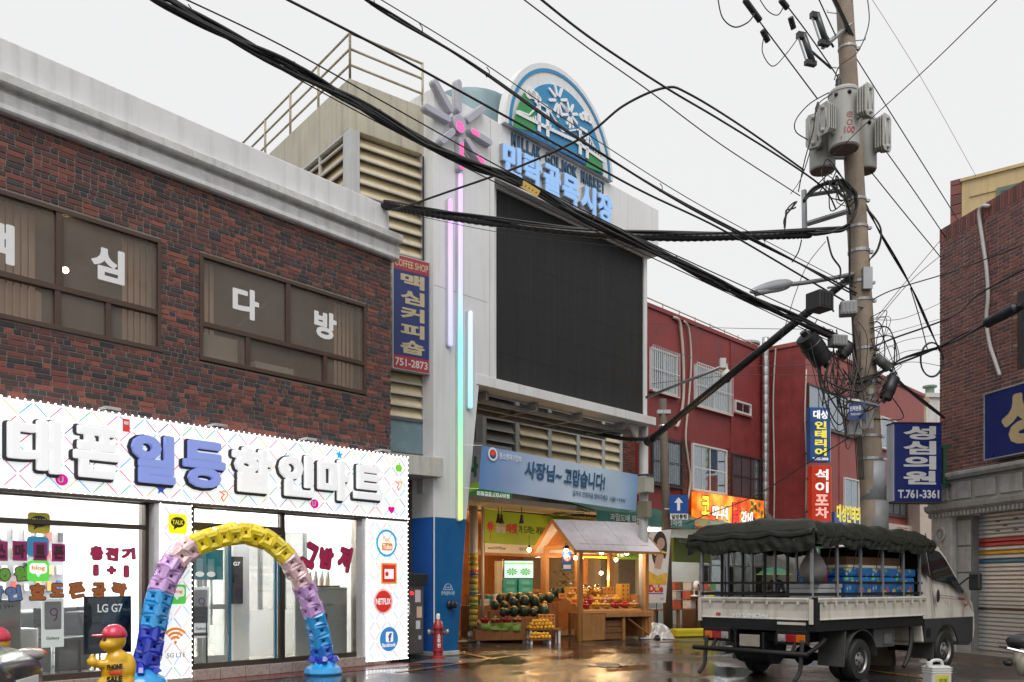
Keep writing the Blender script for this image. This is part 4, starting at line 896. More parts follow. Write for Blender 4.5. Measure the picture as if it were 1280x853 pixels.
# ================================================================== market hall with the open fruit shop
MH = thing('market_hall', 'market hall with cream louvred upper wall above the open fruit shop', 'building', MK)
BEI = M('beige_plaster', (.34, .30, .25), .7, var=.15, streak=.3)
WOOD = M('pine_boards', (.33, .12, .03), .5, var=.25, vs=7, bump=.15, bs=30); WOODD = M('brown_boards', (.22, .10, .04), .5, var=.3, vs=7, bump=.15); WOODL = M('light_pine', (.40, .185, .06), .5, var=.22, vs=6, bump=.1)
HZ = 9.0
m = MB(); m.box(-3.2, 6.05, .22, .5, 3.35, HZ); m.box(-3.2, 6.05, .5, 5.5, HZ - .2, HZ); m.box(-.15, 6.05, 3.6, 3.75, 0, 3.35); m.box(5.8, 6.05, .5, 3.6, 0, 3.35); m.build('wall', BEI, MH)
m = MB(); m.box(-3.2, 6.05, -1.3, 3.6, 3.22, 3.348); m.build('soffit', BEI, MH)
for (a, b, n) in ((607, 642, 0), (650, 685, 1), (688, 720, 1), (724, 752, 1), (755, 774, 1)):
    ua, ub = MK.u(a), MK.u(b); mt = LOU if n else None
    if not n: LOU_s = LOU; LOU = M('dark_grey_slat', (.17, .16, .15), .5, var=.15)  # the first bay gets dark grey slats
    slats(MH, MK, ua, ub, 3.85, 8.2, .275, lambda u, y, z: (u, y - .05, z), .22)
    if not n: LOU = LOU_s
for px in (604.5, 646, 686.5, 722, 753.5, 775.5): u = MK.u(px); box('louvre_post', GREYT, MH, u - .07, u + .07, -.03, .2, 3.7, 8.3)
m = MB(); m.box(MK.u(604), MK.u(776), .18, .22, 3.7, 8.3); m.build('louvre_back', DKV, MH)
# brick flank right of the louvres
make_bricks(MH, MK.u(777), MK.u(803), 3.4, 8.0, [], .075, .21, .011, [(.20, .05, .035), (.14, .04, .03), (.09, .035, .03), (.24, .07, .05)], BRICK, 6.5, 0, y=.1, seed=9)
box('flank_wall', MORTAR, MH, MK.u(776.5), MK.u(806), .1, .5, 0, 8.1)
# fascia signs on the hall
f = MK.sub(0, .45); FS = thing('fascia_sign', 'green and white market association sign behind the banner', 'sign', f); a, _ = f.uz(583, 600); b, _ = f.uz(640, 600); m = MB(); m.box(a, b, 0, .2, 3.3, 4.75); m.build('panel', M('pale_sign_white', (.55, .57, .62), .4), FS)
m = MB(); m.prism([(a, 3.302), (b, 3.302), (b, 3.95), (a + (b - a) * .6, 3.8), (a + (b - a) * .25, 3.62), (a, 3.5)], -.004, -.001); m.build('green_sweep', M('sign_green', (.02, .32, .05), .4, es=.1), FS); m = MB(); m.prism([(a, 3.5), (a + (b - a) * .25, 3.62), (a + (b - a) * .6, 3.8), (b, 3.95), (b, 4.1), (a + (b - a) * .5, 3.95), (a, 3.65)], -.005, -.001); m.build('lime_sweep', M('sign_lime', (.35, .62, .02), .4, es=.1), FS)
text('민락골목시장상인회', WHE, FS, a + .35, b - .1, 3.4, 3.58, -.0055, .002, .02); text('나', M('dark_green_letter', (.01, .2, .06), .4), FS, a + .05, a + .38, 3.9, 4.4, -.0055, .004, .08)
# steel columns
def column(px, r, lab, wrap):
    x = MK.u(px, .25); f = MK.sub(x, .25); t = thing('steel_column', lab, 'column', f); m = MB(); m.cyl((0, 0, 0), (0, 0, 3.25), r, 16); m.build('shaft', M('cream_column', (.55, .54, .5), .45, var=.15, streak=.3), t, smooth=True)
    if wrap:
        m = MB(); n = 12
        for i in range(n):
            z0_ = .28 + i * .15
            m.lathe([(r + .004, z0_), (r + .004, z0_ + .15)], (0, 0, 0), 16, rnd.choice([(.42, .32, .05), (.45, .34, .06), (.40, .36, .10), (.36, .30, .05)]))
        m.build('printed_wrap', M('yellow_wrap', (.4, .3, .05), .5, attr=True, var=.4, vs=9), t, smooth=True)
        m = MB()
        for k in range(8): a0 = k * 45; m.add([((r + .006) * math.cos(R(a0 + d_)), (r + .006) * math.sin(R(a0 + d_)), z_) for d_, z_ in ((0, .05), (22, .05), (40, .28), (18, .28))], [(0, 1, 2, 3)])
        m.build('hazard_stripes', M('hazard_black', (.02, .02, .02), .5), t)
        for z_, cc in ((1.62, (.6, .05, .04)), (1.55, (.05, .1, .4)), (1.1, (.1, .35, .45)), (.8, (.1, .4, .1))): m = MB(); m.lathe([(r + .007, z_), (r + .007, z_ + .06)], (0, 0, 0), 16); m.build('wrap_band', M('wrap_%d' % int(z_ * 100), cc, .5, var=.5, vs=15), t, smooth=True)
    m = MB(); m.lathe([(r + .07, 0), (r + .05, .12), (r + .012, .2)], (0, 0, 0), 16); m.build('foot', M('dull_silver', (.4, .38, .36), .4, metal=.6), t, smooth=True); return t
column(592, .105, 'cream steel column with yellow printed wrap and hazard stripes at the fruit shop', True)
column(603.5, .035, 'thin bare steel pipe column beside the yellow wrapped column', False)
# alley behind the gate
m = MB(); m.box(-3.2, -.4, 3.4, 3.5, 0, 3.3); m.build('alley_wall', WOODD, MH)
fa = MK.sub(-1.25, -.6); FR = thing('open_fridge', 'lit open shelf fridge with packed goods in the passage behind the gate', 'fridge', fa); m = MB(); m.box(0, .9, .3, .35, 0, 1.75); m.box(0, .04, 0, .3, 0, 1.75); m.box(.86, .9, 0, .3, 0, 1.75); m.box(.04, .86, 0, .3, 1.70, 1.75); m.build('cabinet', M('fridge_dark', (.05, .05, .05), .4), FR)
for z_ in (.55, .85, 1.15, 1.42): box('shelf', WH, FR, .04, .86, .02, .3, z_, z_ + .02); box('shelf_lamp', E('cool_shelf_light', (.8, .9, 1), 3), FR, .06, .84, .25, .27, z_ - .03, z_ - .015)
for z_ in (.57, .87, 1.17):
    for k in range(6): o = box('packed_food', M('pack_%d' % (k % 3), [(.6, .55, .5), (.5, .1, .1), (.5, .45, .2)][k % 3], .4), None, .08 + k * .13, .18 + k * .13, .06, .2, z_, z_ + .12); o.location = (fa.x, fa.y, 0); o.rotation_euler = (0, 0, fa.rz); tag(o, 'small food pack on the lit fridge shelves', 'food pack', 'packs in the open fridge')
BULB = E('bulb_warm', (1, .55, .18), 22); BULBW = E('bulb_white', (1, .85, .6), 26)
def bulb(p, mt, lab, e=18, col=(1, .6, .25), shade=True, r=.05, hang=.35):
    t = thing('pendant_lamp', lab, 'lamp', None, 'lit bulbs of the fruit shop', p, 0); m = MB(); m.ell((0, 0, 0), r, 12, 8); m.build('bulb', mt, t, smooth=True)
    m = MB(); m.cyl((0, 0, r * .8), (0, 0, hang), .006, 5); m.build('cord', BLK, t)
    if shade: m = MB(); m.lathe([(.09, .03), (.07, .07), (.03, .10), (.015, .12)], (0, 0, 0), 14); m.build('shade', BLK, t, smooth=True)
    else: m = MB(); m.lathe([(.025, r * .8), (.025, r * .8 + .07)], (0, 0, 0), 8); m.build('socket', BLK, t)
    add_light('bulb_light', p[:2] + (p[2] - .1,), e * 1.5, col, None, .06)
LBB = 'glowing bulb hanging in the fruit shop and stall'
for px, py, Y, mt in ((510, 690, 22.5, BULB), (661.5, 687.5, 21.2, BULB), (727, 698, 24.0, BULB), (618, 690, 23.6, BULB), (672, 694, 24.2, BULB), (590, 700, 24.2, BULB)): p = at(px, py, Y); bulb(tuple(p), mt, LBB, 22 if Y < 24 else 30, shade=False)  # some bulbs deeper inside are added to brighten the shop
# ---------------- fruit shop interior
SHP = MH
for i in range(22):
    u0 = .0 + i * .26; box('wall_board', WOOD, SHP, u0, u0 + .252, 3.55, 3.598, 0, 3.2)
for i in range(10): u0 = .1; box('ceiling_board', WOODL, SHP, .0, 5.8, .3 + i * .32, .3 + i * .32 + .31, 3.17, 3.215)
box('shop_floor', M('dark_wet_floor', (.10, .085, .07), .3, var=.2), SHP, -3.2, 5.8, -1.2, 3.6, .005, .03)
m = MB(); m.box(.0, .12, -.02, .1, 0, 2.2); m.box(2.62, 2.74, -.02, .1, 0, 2.2); m.box(-.1, 5.7, -.03, .12, 2.05, 2.2); m.box(4.4, 4.52, -.02, .1, 0, 2.2); m.build('timber_frame', WOOD, SHP, bevel=.006)
LIME = M('lime_banner', (.25, .36, .02), .5, var=.08, es=.05); 
f = MK.sub(0, .10); SN = thing('shop_banner', 'lime green fruit shop banner with a red tree emblem above the melons', 'banner', f); a, _ = f.uz(606, 660); b, _ = f.uz(716, 660); m = MB(); m.box(a, b, .0, .02, 2.35, 3.2); m.build('sheet', LIME, SN); m = MB(); m.box(a, b, -.004, -.001, 2.12, 2.349); m.build('white_strip', M('banner_white', (.6, .58, .5), .5), SN)
text('싱싱', M('lilac_letter', (.5, .45, .6), .5), SN, a + .38, a + .74, 2.62, 2.86, -.002, .004, .06); text('마켓', M('red_letter', (.5, .03, .05), .5), SN, a + .78, a + 1.18, 2.62, 2.88, -.002, .004, .06); text('가 드리는 과일의', M('dark_letter', (.04, .03, .02), .5), SN, a + 1.24, a + 2.32, 2.65, 2.85, -.002, .004, .02); text('맛', M('red_letter', (.5, .03, .05), .5), SN, a + 2.38, a + 2.66, 2.65, 2.92, -.002, .004, .05); text('www.싱싱마켓.com', M('dark_letter', (.04, .03, .02), .5), SN, a + .1, a + .75, 2.2, 2.29, -.006, .002, .0); text('대표번호 1544-4560', M('dark_letter', (.04, .03, .02), .5), SN, a + 1.25, a + 2.1, 2.2, 2.29, -.006, .002, .0)
m = MB(); star(a + .2, 2.78, .17, -.006, -.001, m, .5, 9); m.box(a + .19, a + .21, -.006, -.001, 2.45, 2.65); m.build('tree_print', M('red_letter', (.5, .03, .05), .5), SN)
TRK = MB(); TRK.box(.5, 2.3, -.55, -.52, 3.12, 3.15); TRK.build('lamp_track', BLK, SHP)
for px, py in ((623, 647), (627, 648), (652, 648)):
    p = at(px, py, 21.7); t = thing('spot_lamp', 'black cone track lamp under the fruit shop ceiling', 'lamp', None, 'track lamps', tuple(p), .4); m = MB(); m.lathe([(.075, -.13), (.06, -.1), (.035, .0), (.03, .08), (.01, .09)], (0, 0, 0), 14); m.build('shade', BLK, t, smooth=True); m = MB(); m.cyl((0, 0, .07), (0, 0, 3.22 - p.z), .01, 6); m.build('stem', BLK, t)
# television
p = at(648.5, 712, 22.9); t = thing('television', 'flat television showing green leaves above the teal boxes', 'television', None, None, (p.x, p.y, p.z), R(18)); m = MB(); m.box(-.42, .42, 0, .05, -.25, .25); m.build('case', BLK, t, bevel=.01); m = MB(); m.box(-.39, .39, -.004, -.001, -.22, .22); m.build('screen', E('tv_pale', (.42, .58, .62), .9), t); m = MB(); m.box(-.39, .39, -.0065, -.0045, .13, .17); m.build('green_stripe', E('tv_green', (.2, .6, .2), .7), t)
for cx in (-.19, .18):
    m = MB()
    for k in range(9): a_ = R(k * 40); m.add([(cx, -.007 - k * .0003, -.06), (cx + .13 * math.cos(a_ + .25), -.007 - k * .0003, -.06 + .08 * math.sin(a_ + .25)), (cx + .16 * math.cos(a_), -.007 - k * .0003, -.06 + .1 * math.sin(a_)), (cx + .13 * math.cos(a_ - .25), -.007 - k * .0003, -.06 + .08 * math.sin(a_ - .25))], [(3, 2, 1, 0)])
    m.build('leaf_picture', E('tv_leaf', (.05, .35, .04), .6), t)
box('bracket', BLK, t, -.04, .04, .05, .8, -.04, .04)
TEAL = M('teal_carton', (.02, .32, .30), .5, var=.12); TOPC = M('carton_tape', (.1, .4, .36), .5)
for r_, zz in enumerate((.02, .20)):
    for k in range(2):
        p = at(637 + k * 19, 740, 22.3); t = thing('carton', 'teal fruit carton stacked under the television', 'box', None, 'teal cartons', (p.x, p.y, p.z + zz - .05), R(12)); box('body', TEAL, t, -.18, .18, -.1, .1, 0, .17, .006); box('label', TOPC, t, -.1, .1, -.104, -.101, .04, .13)
p = at(647, 742, 22.3); box('carton_shelf', WOODD, SHP, .5, 2.3, .15, .8, 0, p.z - .03)
# ---------------- melon display
CT = Fr(*gp(594, 804.2), 80); MD = thing('melon_display', 'stepped pine display counter full of dark melons at the fruit shop corner', 'display counter', CT)
def planked(par, u0, u1, y0, y1, z0, z1, mt, st=.16, name='front_board'):
    box('crate_body', mt, par, u0, u1, y0 + .02, y1, z0, z1 - .012)
    n = max(1, round((u1 - u0) / st)); w_ = (u1 - u0) / n
    for i in range(n): box(name, mt, par, u0 + w_ * i + .003, u0 + w_ * (i + 1) - .003, y0, y0 + .019, z0, z1, .003)
planked(MD, 0, 1.22, 0, .5, .06, .30, WOOD, .3); planked(MD, .62, 1.72, .15, .75, .06, .58, WOOD, .14)
planked(MD, .45, 1.95, .76, 1.15, .06, .72, WOOD, .16); planked(MD, .6, 2.2, 1.16, 1.6, .06, .87, WOOD, .16)
m = MB(); m.box(.05, .12, .05, .12, 0, .06); m.box(1.1, 1.17, .05, .12, 0, .06); m.box(1.6, 1.67, .2, .27, 0, .06); m.build('foot', GREYT, MD)
cl = cloth('green_cloth', MD, (.12, -.01, .44), (1.06, -.012, .46), (1.04, -.03, .27), (.16, -.03, .31), M('lime_cloth', (.20, .34, .03), .6, var=.25), 26, 6, .02)
m = MB(); m.prismx([(.0, .42), (.5, .50), (.5, .31), (.0, .31)], .10, 1.08); m.build('tilted_tray', WOODD, MD)
MEL = M('melon_rind', (.015, .035, .014), .35, var=.4, vs=14, bump=.2, bs=50); MTOP = M('melon_sticker_highlight', (.65, .42, .12), .45, var=.2)
base = MB(); prof = [(.01, 0)] + [(.115 * math.sin(math.pi * k / 9), .125 - .125 * math.cos(math.pi * k / 9)) for k in range(1, 9)] + [(.01, .25)]
base.lathe(prof, (0, 0, 0), 16); mm_ = base.mesh('melon', True); mm_.materials.append(MEL)
lb = MB(); lb.lathe([(.066, .229), (.042, .2475), (.005, .257)], (0, 0, 0), 10); ml_ = lb.mesh('sticker', True); ml_.materials.append(MTOP)  # pale cap joins the sticker with the painted top highlight
spots = []
for i in range(5): spots.append((.70 + i * .235, .30, .58))
for i in range(5): spots.append((.78 + i * .23, .52, .58))
for i in range(6): spots.append((.60 + i * .24, .95, .72))
for i in range(6): spots.append((.78 + i * .25, 1.36, .87))
for i in range(3): spots.append((1.0 + i * .24, .62, .79))
for (u, y, z) in spots:
    p = CT.pt(u, -y, z - .004); t = bpy.data.objects.new('melon', mm_); COL.objects.link(t); s = rnd.uniform(.78, 1.12); t.location = p; t.scale = (s, s, s * rnd.uniform(.95, 1.1)); t.rotation_euler = (rnd.uniform(-.15, .15), rnd.uniform(-.15, .15), rnd.uniform(0, 6)); k_ = 'lowest' if z < .6 else ('middle' if z < .8 else 'top'); k_ = 'upper' if z == .79 else k_; tag(t, 'dark green ripe melon with pale sticker and painted highlight on the %s tier of the stepped display' % k_, 'melon', 'melons on the %s tier' % k_); link('sticker', ml_, t)
RP = M('red_plastic', (.45, .02, .03), .35, var=.1)
def fruit_mesh(name, r, mt, ry=1.0):
    m = MB(); m.lathe([(.008, r * .12), (r * .55, 0), (r * .92, r * .45), (r, r * .95), (r * .85, r * 1.5), (r * .45, r * 1.85), (r * .12, r * 1.78)], (0, 0, 0), 10); me = m.mesh(name, True); me.materials.append(mt); return me
ORG = fruit_mesh('yellow_orange', .043, M('orange_peel', (.82, .42, .03), .4, var=.12, vs=20, bump=.1, bs=200)); APL = fruit_mesh('apple', .042, M('apple_skin', (.38, .03, .03), .3, var=.3, vs=15)); PCH = fruit_mesh('peach', .042, M('peach_skin', (.55, .28, .14), .5, var=.3, vs=12)); PER = fruit_mesh('tomato', .035, M('tomato_skin', (.5, .035, .02), .25, var=.15)); MNG = fruit_mesh('mango', .05, M('mango_skin', (.68, .34, .03), .4, var=.25, vs=15))
def fruit(me, p, label, group, s=1.0):
    o = bpy.data.objects.new(me.name.split('.')[0], me); COL.objects.link(o); o.location = p; o.scale = (s, s, s); o.rotation_euler = (rnd.uniform(-.3, .3), rnd.uniform(-.3, .3), rnd.uniform(0, 6)); tag(o, label, 'fruit', group)
def bowl(p, r, mt, lab, grp):
    t = thing('fruit_bowl', lab, 'bowl', None, grp, tuple(p), 0); m = MB(); m.lathe([(r * .7, 0), (r * .72, .012), (r, .07), (r * 1.06, .075), (r * .96, .07), (r * .68, .02), (.005, .018)], (0, 0, 0), 18); m.build('basin', mt, t, smooth=True)
def tray_z(y): return .42 + .16 * y
for k in range(4):
    u = .24 + k * .25; y = .16; z = .425 + .16 * y; p = CT.pt(u, -y, z); bowl(p, .11, RP, 'red plastic bowl of fruit on the low pine box', 'red bowls at the melon display')
    for j in range(6): a_ = j * 1.05; rr_ = .06 if j < 5 else 0; fruit((APL, PCH, APL, PCH)[k], p + V((rr_ * math.cos(a_), rr_ * math.sin(a_), .025 if j < 5 else .08)), ('small red apple in a red bowl under the melons', 'pale peach in a red bowl under the melons')[k % 2], ('apples in the bowls', 'peaches in the bowls')[k % 2])
# background shop goods behind the melons
gcols = [(.6, .58, .5), (.02, .3, .32), (.65, .62, .58), (.5, .12, .03), (.55, .4, .1)]
for k in range(9):
    p = at(606 + k * 7.5, 757 - (k % 3) * 3, 22.2 + .1 * (k % 2)); t = thing('goods_box', ('white goods box on the shelf behind the melons', 'teal goods box on the shelf behind the melons', 'cream goods box on the shelf behind the melons', 'orange goods box on the shelf behind the melons', 'yellow goods box on the shelf behind the melons')[k % 5], 'box', None, 'goods boxes behind the melons', (p.x, p.y, p.z), R(15 + k * 3)); box('carton', M('goods_%d' % (k % 5), gcols[k % 5], .5, var=.15), t, -.1, .1, -.08, .08, 0, .16 + .03 * (k % 2), .005); box('flap', M('goods_flap', (.5, .45, .35), .6), t, -.08, .08, -.084, -.081, .05, .1)
p = at(606, 757, 22.1); q = at(672, 757, 22.3); m = MB(); m.box(.05, 1.95, -.1, .5, .04, .80); m.build('back_shelf', WOODD, SHP)
# ---------------- pineapple rack with green fronds (between display and stall)
p = at(701, 752, 22.6); t = thing('leafy_plant_stand', 'dark table with a leafy climbing plant behind the stall posts', 'plant', None, None, (p.x, p.y, 0), R(20)); box('table_top', WOODD, t, -.4, .4, -.3, .3, .92, .96)
for sx in (-.36, .36):
    for sy in (-.26, .26): box('leg', WOODD, t, sx - .025, sx + .025, sy - .025, sy + .025, 0, .92)
m = MB(); rg = random.Random(4)
for k in range(260):
    h = rg.random(); c0 = V((.12 + rg.gauss(0, .12) * (1.2 - h * .6), rg.gauss(0, .1), 1.0 + h * 1.1)); a_ = rg.uniform(0, 6.3); d = V((math.cos(a_), math.sin(a_), rg.uniform(-.6, .5))) * .09; n_ = V((-d.y, d.x, 0)) * .35
    m.add([c0, c0 + d * .5 + n_, c0 + d, c0 + d * .5 - n_], [(0, 1, 2, 3)])
m.build('foliage', M('dark_leaf', (.03, .075, .02), .5, var=.4), t)
for k in range(6): o = link('melon', mm_, None); p2 = V((p.x, p.y, .96)) + V((math.cos(R(20)), math.sin(R(20)), 0)) * (-.3 + k * .12) + V((0, (k % 2) * .12, 0)); o.location = p2; o.scale = (.62, .62, 1.1); tag(o, 'tall dark gourd melon on the table beside the leafy plant', 'melon', 'melons on the plant table')
# ---------------- timber fruit stall with gabled roof
SF = Fr(1.58, 20.6, 60); SL, SW = 1.93, 1.47
S = thing('fruit_stall', 'small pine fruit stall with pale gabled roof standing in front of the market hall', 'stall', SF)
EZ, RZ = 2.20, 2.80
for (x, y) in ((0, 0), (0, SW), (SL, 0), (SL, SW), (.92, SW)): box('post', WOODL, S, x - .052, x + .052, y - .052, y + .052, 0, EZ, .006)
m = MB(); m.box(-.04, SL + .04, -.04, .04, EZ - .02, EZ + .07); m.box(-.04, SL + .04, SW - .04, SW + .04, EZ - .02, EZ + .07); m.build('eave_beam', WOODL, S, bevel=.006)
m = MB(); m.box(-.045, .045, .04, SW - .04, EZ - .02, EZ + .065); m.build('tie_beam', WOODL, S, bevel=.006); box('tie_beam', WOODL, S, SL - .045, SL + .045, .04, SW - .04, EZ - .02, EZ + .065, .006)
m = MB(); m.add([(-.02, .02, EZ + .07), (-.02, SW - .02, EZ + .07), (-.02, SW / 2, RZ - .08), (.0, .02, EZ + .07), (.0, SW - .02, EZ + .07), (.0, SW / 2, RZ - .08)], [(0, 2, 1), (3, 4, 5), (0, 1, 4, 3), (1, 2, 5, 4), (2, 0, 3, 5)]); m.build('gable_board', WOOD, S)
RFM = M('pale_roof_sheet', (.64, .60, .64), .45, var=.15, vs=4, streak=.2)
ov = .30; sl_ = (RZ - EZ) / (SW / 2)
for sgn in (0, 1):
    ye = -.22 if sgn == 0 else SW + .22; ze = EZ - .22 * sl_ + .07; yr = SW / 2
    n = 5
    for i in range(n):
        x0 = -ov + (SL + 2 * ov) * i / n; x1 = -ov + (SL + 2 * ov) * (i + 1) / n - .006; d = .004 * (i % 2)
        m = MB(); m.hexa([(x0, ye, ze + d), (x1, ye, ze + d), (x1, yr, RZ + .05 + d), (x0, yr, RZ + .05 + d), (x0, ye, ze + .025 + d), (x1, ye, ze + .025 + d), (x1, yr, RZ + .075 + d), (x0, yr, RZ + .075 + d)]); m.build('roof_sheet', RFM, S)
    m = MB()
    for x in (-ov - .02, SL + ov - .02): m.hexa([(x, ye - .01, ze - .06), (x + .035, ye - .01, ze - .06), (x + .035, yr, RZ - .01), (x, yr, RZ - .01), (x, ye - .01, ze + .04), (x + .035, ye - .01, ze + .04), (x + .035, yr, RZ + .09), (x, yr, RZ + .09)])
    m.box(-ov + .016, SL + ov - .02, ye - .015, ye + .01, ze - .04, ze + .02); m.build('barge_board', WOODL, S)
m = MB()
for k in range(4): x = .1 + k * .55; m.hexa([(x, .0, EZ - .02), (x + .05, .0, EZ - .02), (x + .05, SW / 2, RZ - .06), (x, SW / 2, RZ - .06), (x, .0, EZ + .05), (x + .05, .0, EZ + .05), (x + .05, SW / 2, RZ + .02), (x, SW / 2, RZ + .02)]); m.hexa([(x, SW, EZ - .02), (x + .05, SW, EZ - .02), (x + .05, SW / 2, RZ - .06), (x, SW / 2, RZ - .06), (x, SW, EZ + .05), (x + .05, SW, EZ + .05), (x + .05, SW / 2, RZ + .02), (x, SW / 2, RZ + .02)])
m.build('rafter', WOOD, S)
# counters of the stall
for i in range(5): box('counter_board', WOODL, S, .0 + i * .13, .0 + i * .13 + .126, -.10, -.075, .03, .63, .004)
box('end_board', WOOD, S, .66, SL - .02, .45, .49, .05, .95); box('bench_rail', WOODL, S, .66, SL + .12, -.12, -.03, .55, .64, .006); box('bench_top', WOODL, S, .0, SL + .1, -.1, .45, .64, .67, .005)
for x in (1.2, SL + .05): box('bench_leg', WOODL, S, x - .035, x + .035, -.1, -.04, 0, .55, .005)
m = MB(); m.tube([(SL + .05, -.07, .1), (1.35, -.07, .5)], .022, 4); m.build('brace', WOODL, S)
m = MB(); m.prismx([(.0, .70), (.95, 1.08), (.95, .67), (.0, .67)], .1, SL - .1); m.build('sloped_shelf', WOODL, S)
for i in range(7): box('side_board', WOODL, S, SL - .09, SL - .05, .02 + i * .2, .02 + i * .2 + .195, .05, 1.08 if i > 0 else .66)
f = SF.sub(.7, .0); t = thing('crate', 'brown wooden crate pushed under the bench of the fruit stall', 'crate', f); box('body', WOODD, t, 0, .5, .0, .4, .02, .48); 
for z_ in (.03, .18, .33): box('slat', WOODD, t, -.005, .505, -.02, -.002, z_, z_ + .13, .004)
YB = M('yellow_carton', (.58, .33, .05), .5, var=.12); RD = M('red_dot_print', (.55, .03, .03), .5)
def dotbox(fr, w_, h_, lab, grp=None):
    t = thing('fruit_carton', lab, 'box', fr, grp); box('body', YB, t, 0, w_, 0, .22, 0, h_, .005); m = MB(); n = max(2, int(w_ / .1)); r_ = max(2, int(h_ / .1))
    for i in range(n):
        for j in range(r_): m.disc((i + .5) * w_ / n, (j + .5) * h_ / r_, .03, -.002, 10)
    m.build('red_print', RD, t, kind='stuff'); return t
for k in range(3): dotbox(SF.sub(.45 + k * .46, -1.12, 1.02), .44, .24, 'yellow carton with red dots at the back of the stall shelf', 'dotted cartons')
dotbox(SF.sub(1.56, -.5, 1.08 - .16), .26, .42, 'tall dotted carton standing at the end of the stall shelf')
sh = lambda y: .70 + .4 * y
for (u, y, me, n, lab, grp, mt) in ((.28, .18, PER, 9, 'red tomato heaped in a red bowl on the stall', 'tomatoes on the stall', RP), (.22, .48, MNG, 7, 'golden mango in a bowl on the stall shelf', 'mangoes on the stall', YB), (.55, .45, APL, 7, 'red apple heaped on the stall shelf', 'apples on the stall', RP), (.85, .48, MNG, 7, 'golden mango in a bowl on the stall shelf', 'mangoes on the stall', YB), (1.12, .48, PCH, 7, 'pale peach in a basket on the stall shelf', 'peaches on the stall', YB), (.3, .8, PCH, 7, 'pale peach in a basket on the stall shelf', 'peaches on the stall', YB), (.62, .8, MNG, 7, 'golden mango in a bowl on the stall shelf', 'mangoes on the stall', YB), (.58, .18, MNG, 7, 'golden mango in a bowl on the stall shelf', 'mangoes on the stall', YB), (.86, .18, PCH, 7, 'pale peach in a basket on the stall shelf', 'peaches on the stall', YB), (1.14, .18, APL, 7, 'red apple heaped on the stall shelf', 'apples on the stall', RP), (1.42, .18, PER, 9, 'red tomato heaped in a red bowl on the stall', 'tomatoes on the stall', RP), (1.40, .48, MNG, 7, 'golden mango in a bowl on the stall shelf', 'mangoes on the stall', YB), (1.70, .18, PCH, 7, 'pale peach in a basket on the stall shelf', 'peaches on the stall', YB)):
    p = SF.pt(u, -y, .70 + .4 * y); bowl(p, .12, mt, 'shallow fruit bowl on the sloping stall shelf', 'bowls on the stall shelf')
    for j in range(n): a_ = j * 1.05; rr_ = .068 if j < 6 else (0 if n == 7 else .03); fruit(me, p + V((rr_ * math.cos(a_), rr_ * math.sin(a_), .03 if j < 6 else .09)), lab, grp)
for k in range(2): u, y = (.75 + k * .38), .9; p = SF.pt(u, -y, 1.06); t = thing('gift_basket', 'clear wrapped gift basket of fruit at the back of the stall', 'basket', None, 'gift baskets', tuple(p), 0); m = MB(); m.lathe([(.12, 0), (.16, .08), (.155, .085), (.11, .02)], (0, 0, 0), 14); m.build('basket', WOODL, t); m = MB(); m.ell((0, 0, .12), (.14, .14, .15), 14, 8); m.build('wrap', glass('cellophane', (.95, .93, .88), 1.2, .08), t, smooth=True); m = MB(); m.ell((-.05, 0, .1), .06, 10, 6); m.ell((.06, .03, .1), .06, 10, 6); m.build('fruit_filling', M('orange_peel', (.62, .3, .02)), t, smooth=True)
# low benches with oranges, left of the stall front post
BF = Fr(*gp(662, 806), 78); m_ = None
for (u0, u1, y0, y1, z, lab) in ((0, .52, 0, .30, .12, 'low white-legged bench of oranges before the stall'), (.06, .82, .32, .7, .32, 'taller white-legged bench of oranges beside the stall post')):
    t = thing('fruit_bench', lab, 'bench', BF); box('top', WOODD, t, u0, u1, y0, y1, z - .03, z, .004)
    for x in (u0 + .05, u1 - .05):
        for y in (y0 + .04, y1 - .04): box('leg', WH, t, x - .022, x + .022, y - .022, y + .022, 0, z - .03)
def pile(u0, y0, z, nu, ny, lay):
    for k in range(lay):
        for i in range(nu - k):
            for j in range(max(1, ny - k)): p = BF.pt(u0 + (i + k * .5) * .083, -(y0 + (j + k * .5) * .083), z + k * .07); fruit(ORG, p + V((rnd.uniform(-.006, .006), rnd.uniform(-.006, .006), 0)), 'bright orange piled on the low benches before the stall', 'oranges on the benches', rnd.uniform(.82, 1.08))
pile(.06, .06, .12, 6, 3, 2); pile(.12, .38, .32, 7, 4, 3)
for k, (px, py) in enumerate(((703, 745), (718, 752))):
    p = at(px, py, 20.9 + .1 * k); t = thing('price_card', 'orange handwritten price card among the fruit by the stall post', 'price card', None, 'price cards', tuple(p), R(12)); m = MB(); m.box(-.09, .09, 0, .006, -.06, .06); m.build('card', M('orange_card', (.85, .3, .03), .5, es=.1), t); text('3000', RD, t, -.06, .06, -.03, .03, -.001, .001, .03); m = MB(); m.cyl((0, .004, -.06), (0, .004, -.3), .006, 5); m.build('stick', WOODL, t)
for k in range(5):
    p = BF.pt(.30 + .17 * (k % 3), -(.56 + .0 * k), .33 + .2 * (k // 3) + .02); 
    dotbox(BF.sub(.38 + .2 * (k % 2), -.72, .30 + .17 * (k // 2)), .19, .165, 'small dotted carton stacked behind the oranges', 'small dotted cartons') if k < 4 else None
f = SF.sub(-.02, .02, 0); p = at(709, 702, 21.0); t = thing('notice_sign', 'blue and white hanging notice with a red circle inside the stall front', 'sign', None, None, tuple(p), R(10)); box('plate', M('notice_blue', (.02, .14, .5), .4), t, -.11, .11, 0, .01, -.22, .22); m = MB(); m.disc(0, .08, .09, -.002, 18); o = m.build('white_disc', WHITEL, t); MB().ring(0, .08, .065, .085, -.005, -.0025).build('red_ring', REDV, o); box('white_strip', WHITEL, t, -.09, .09, -.003, -.001, -.18, -.08); text('일품', REDV, o, -.05, .05, .05, .11, -.0022, .001, .03)
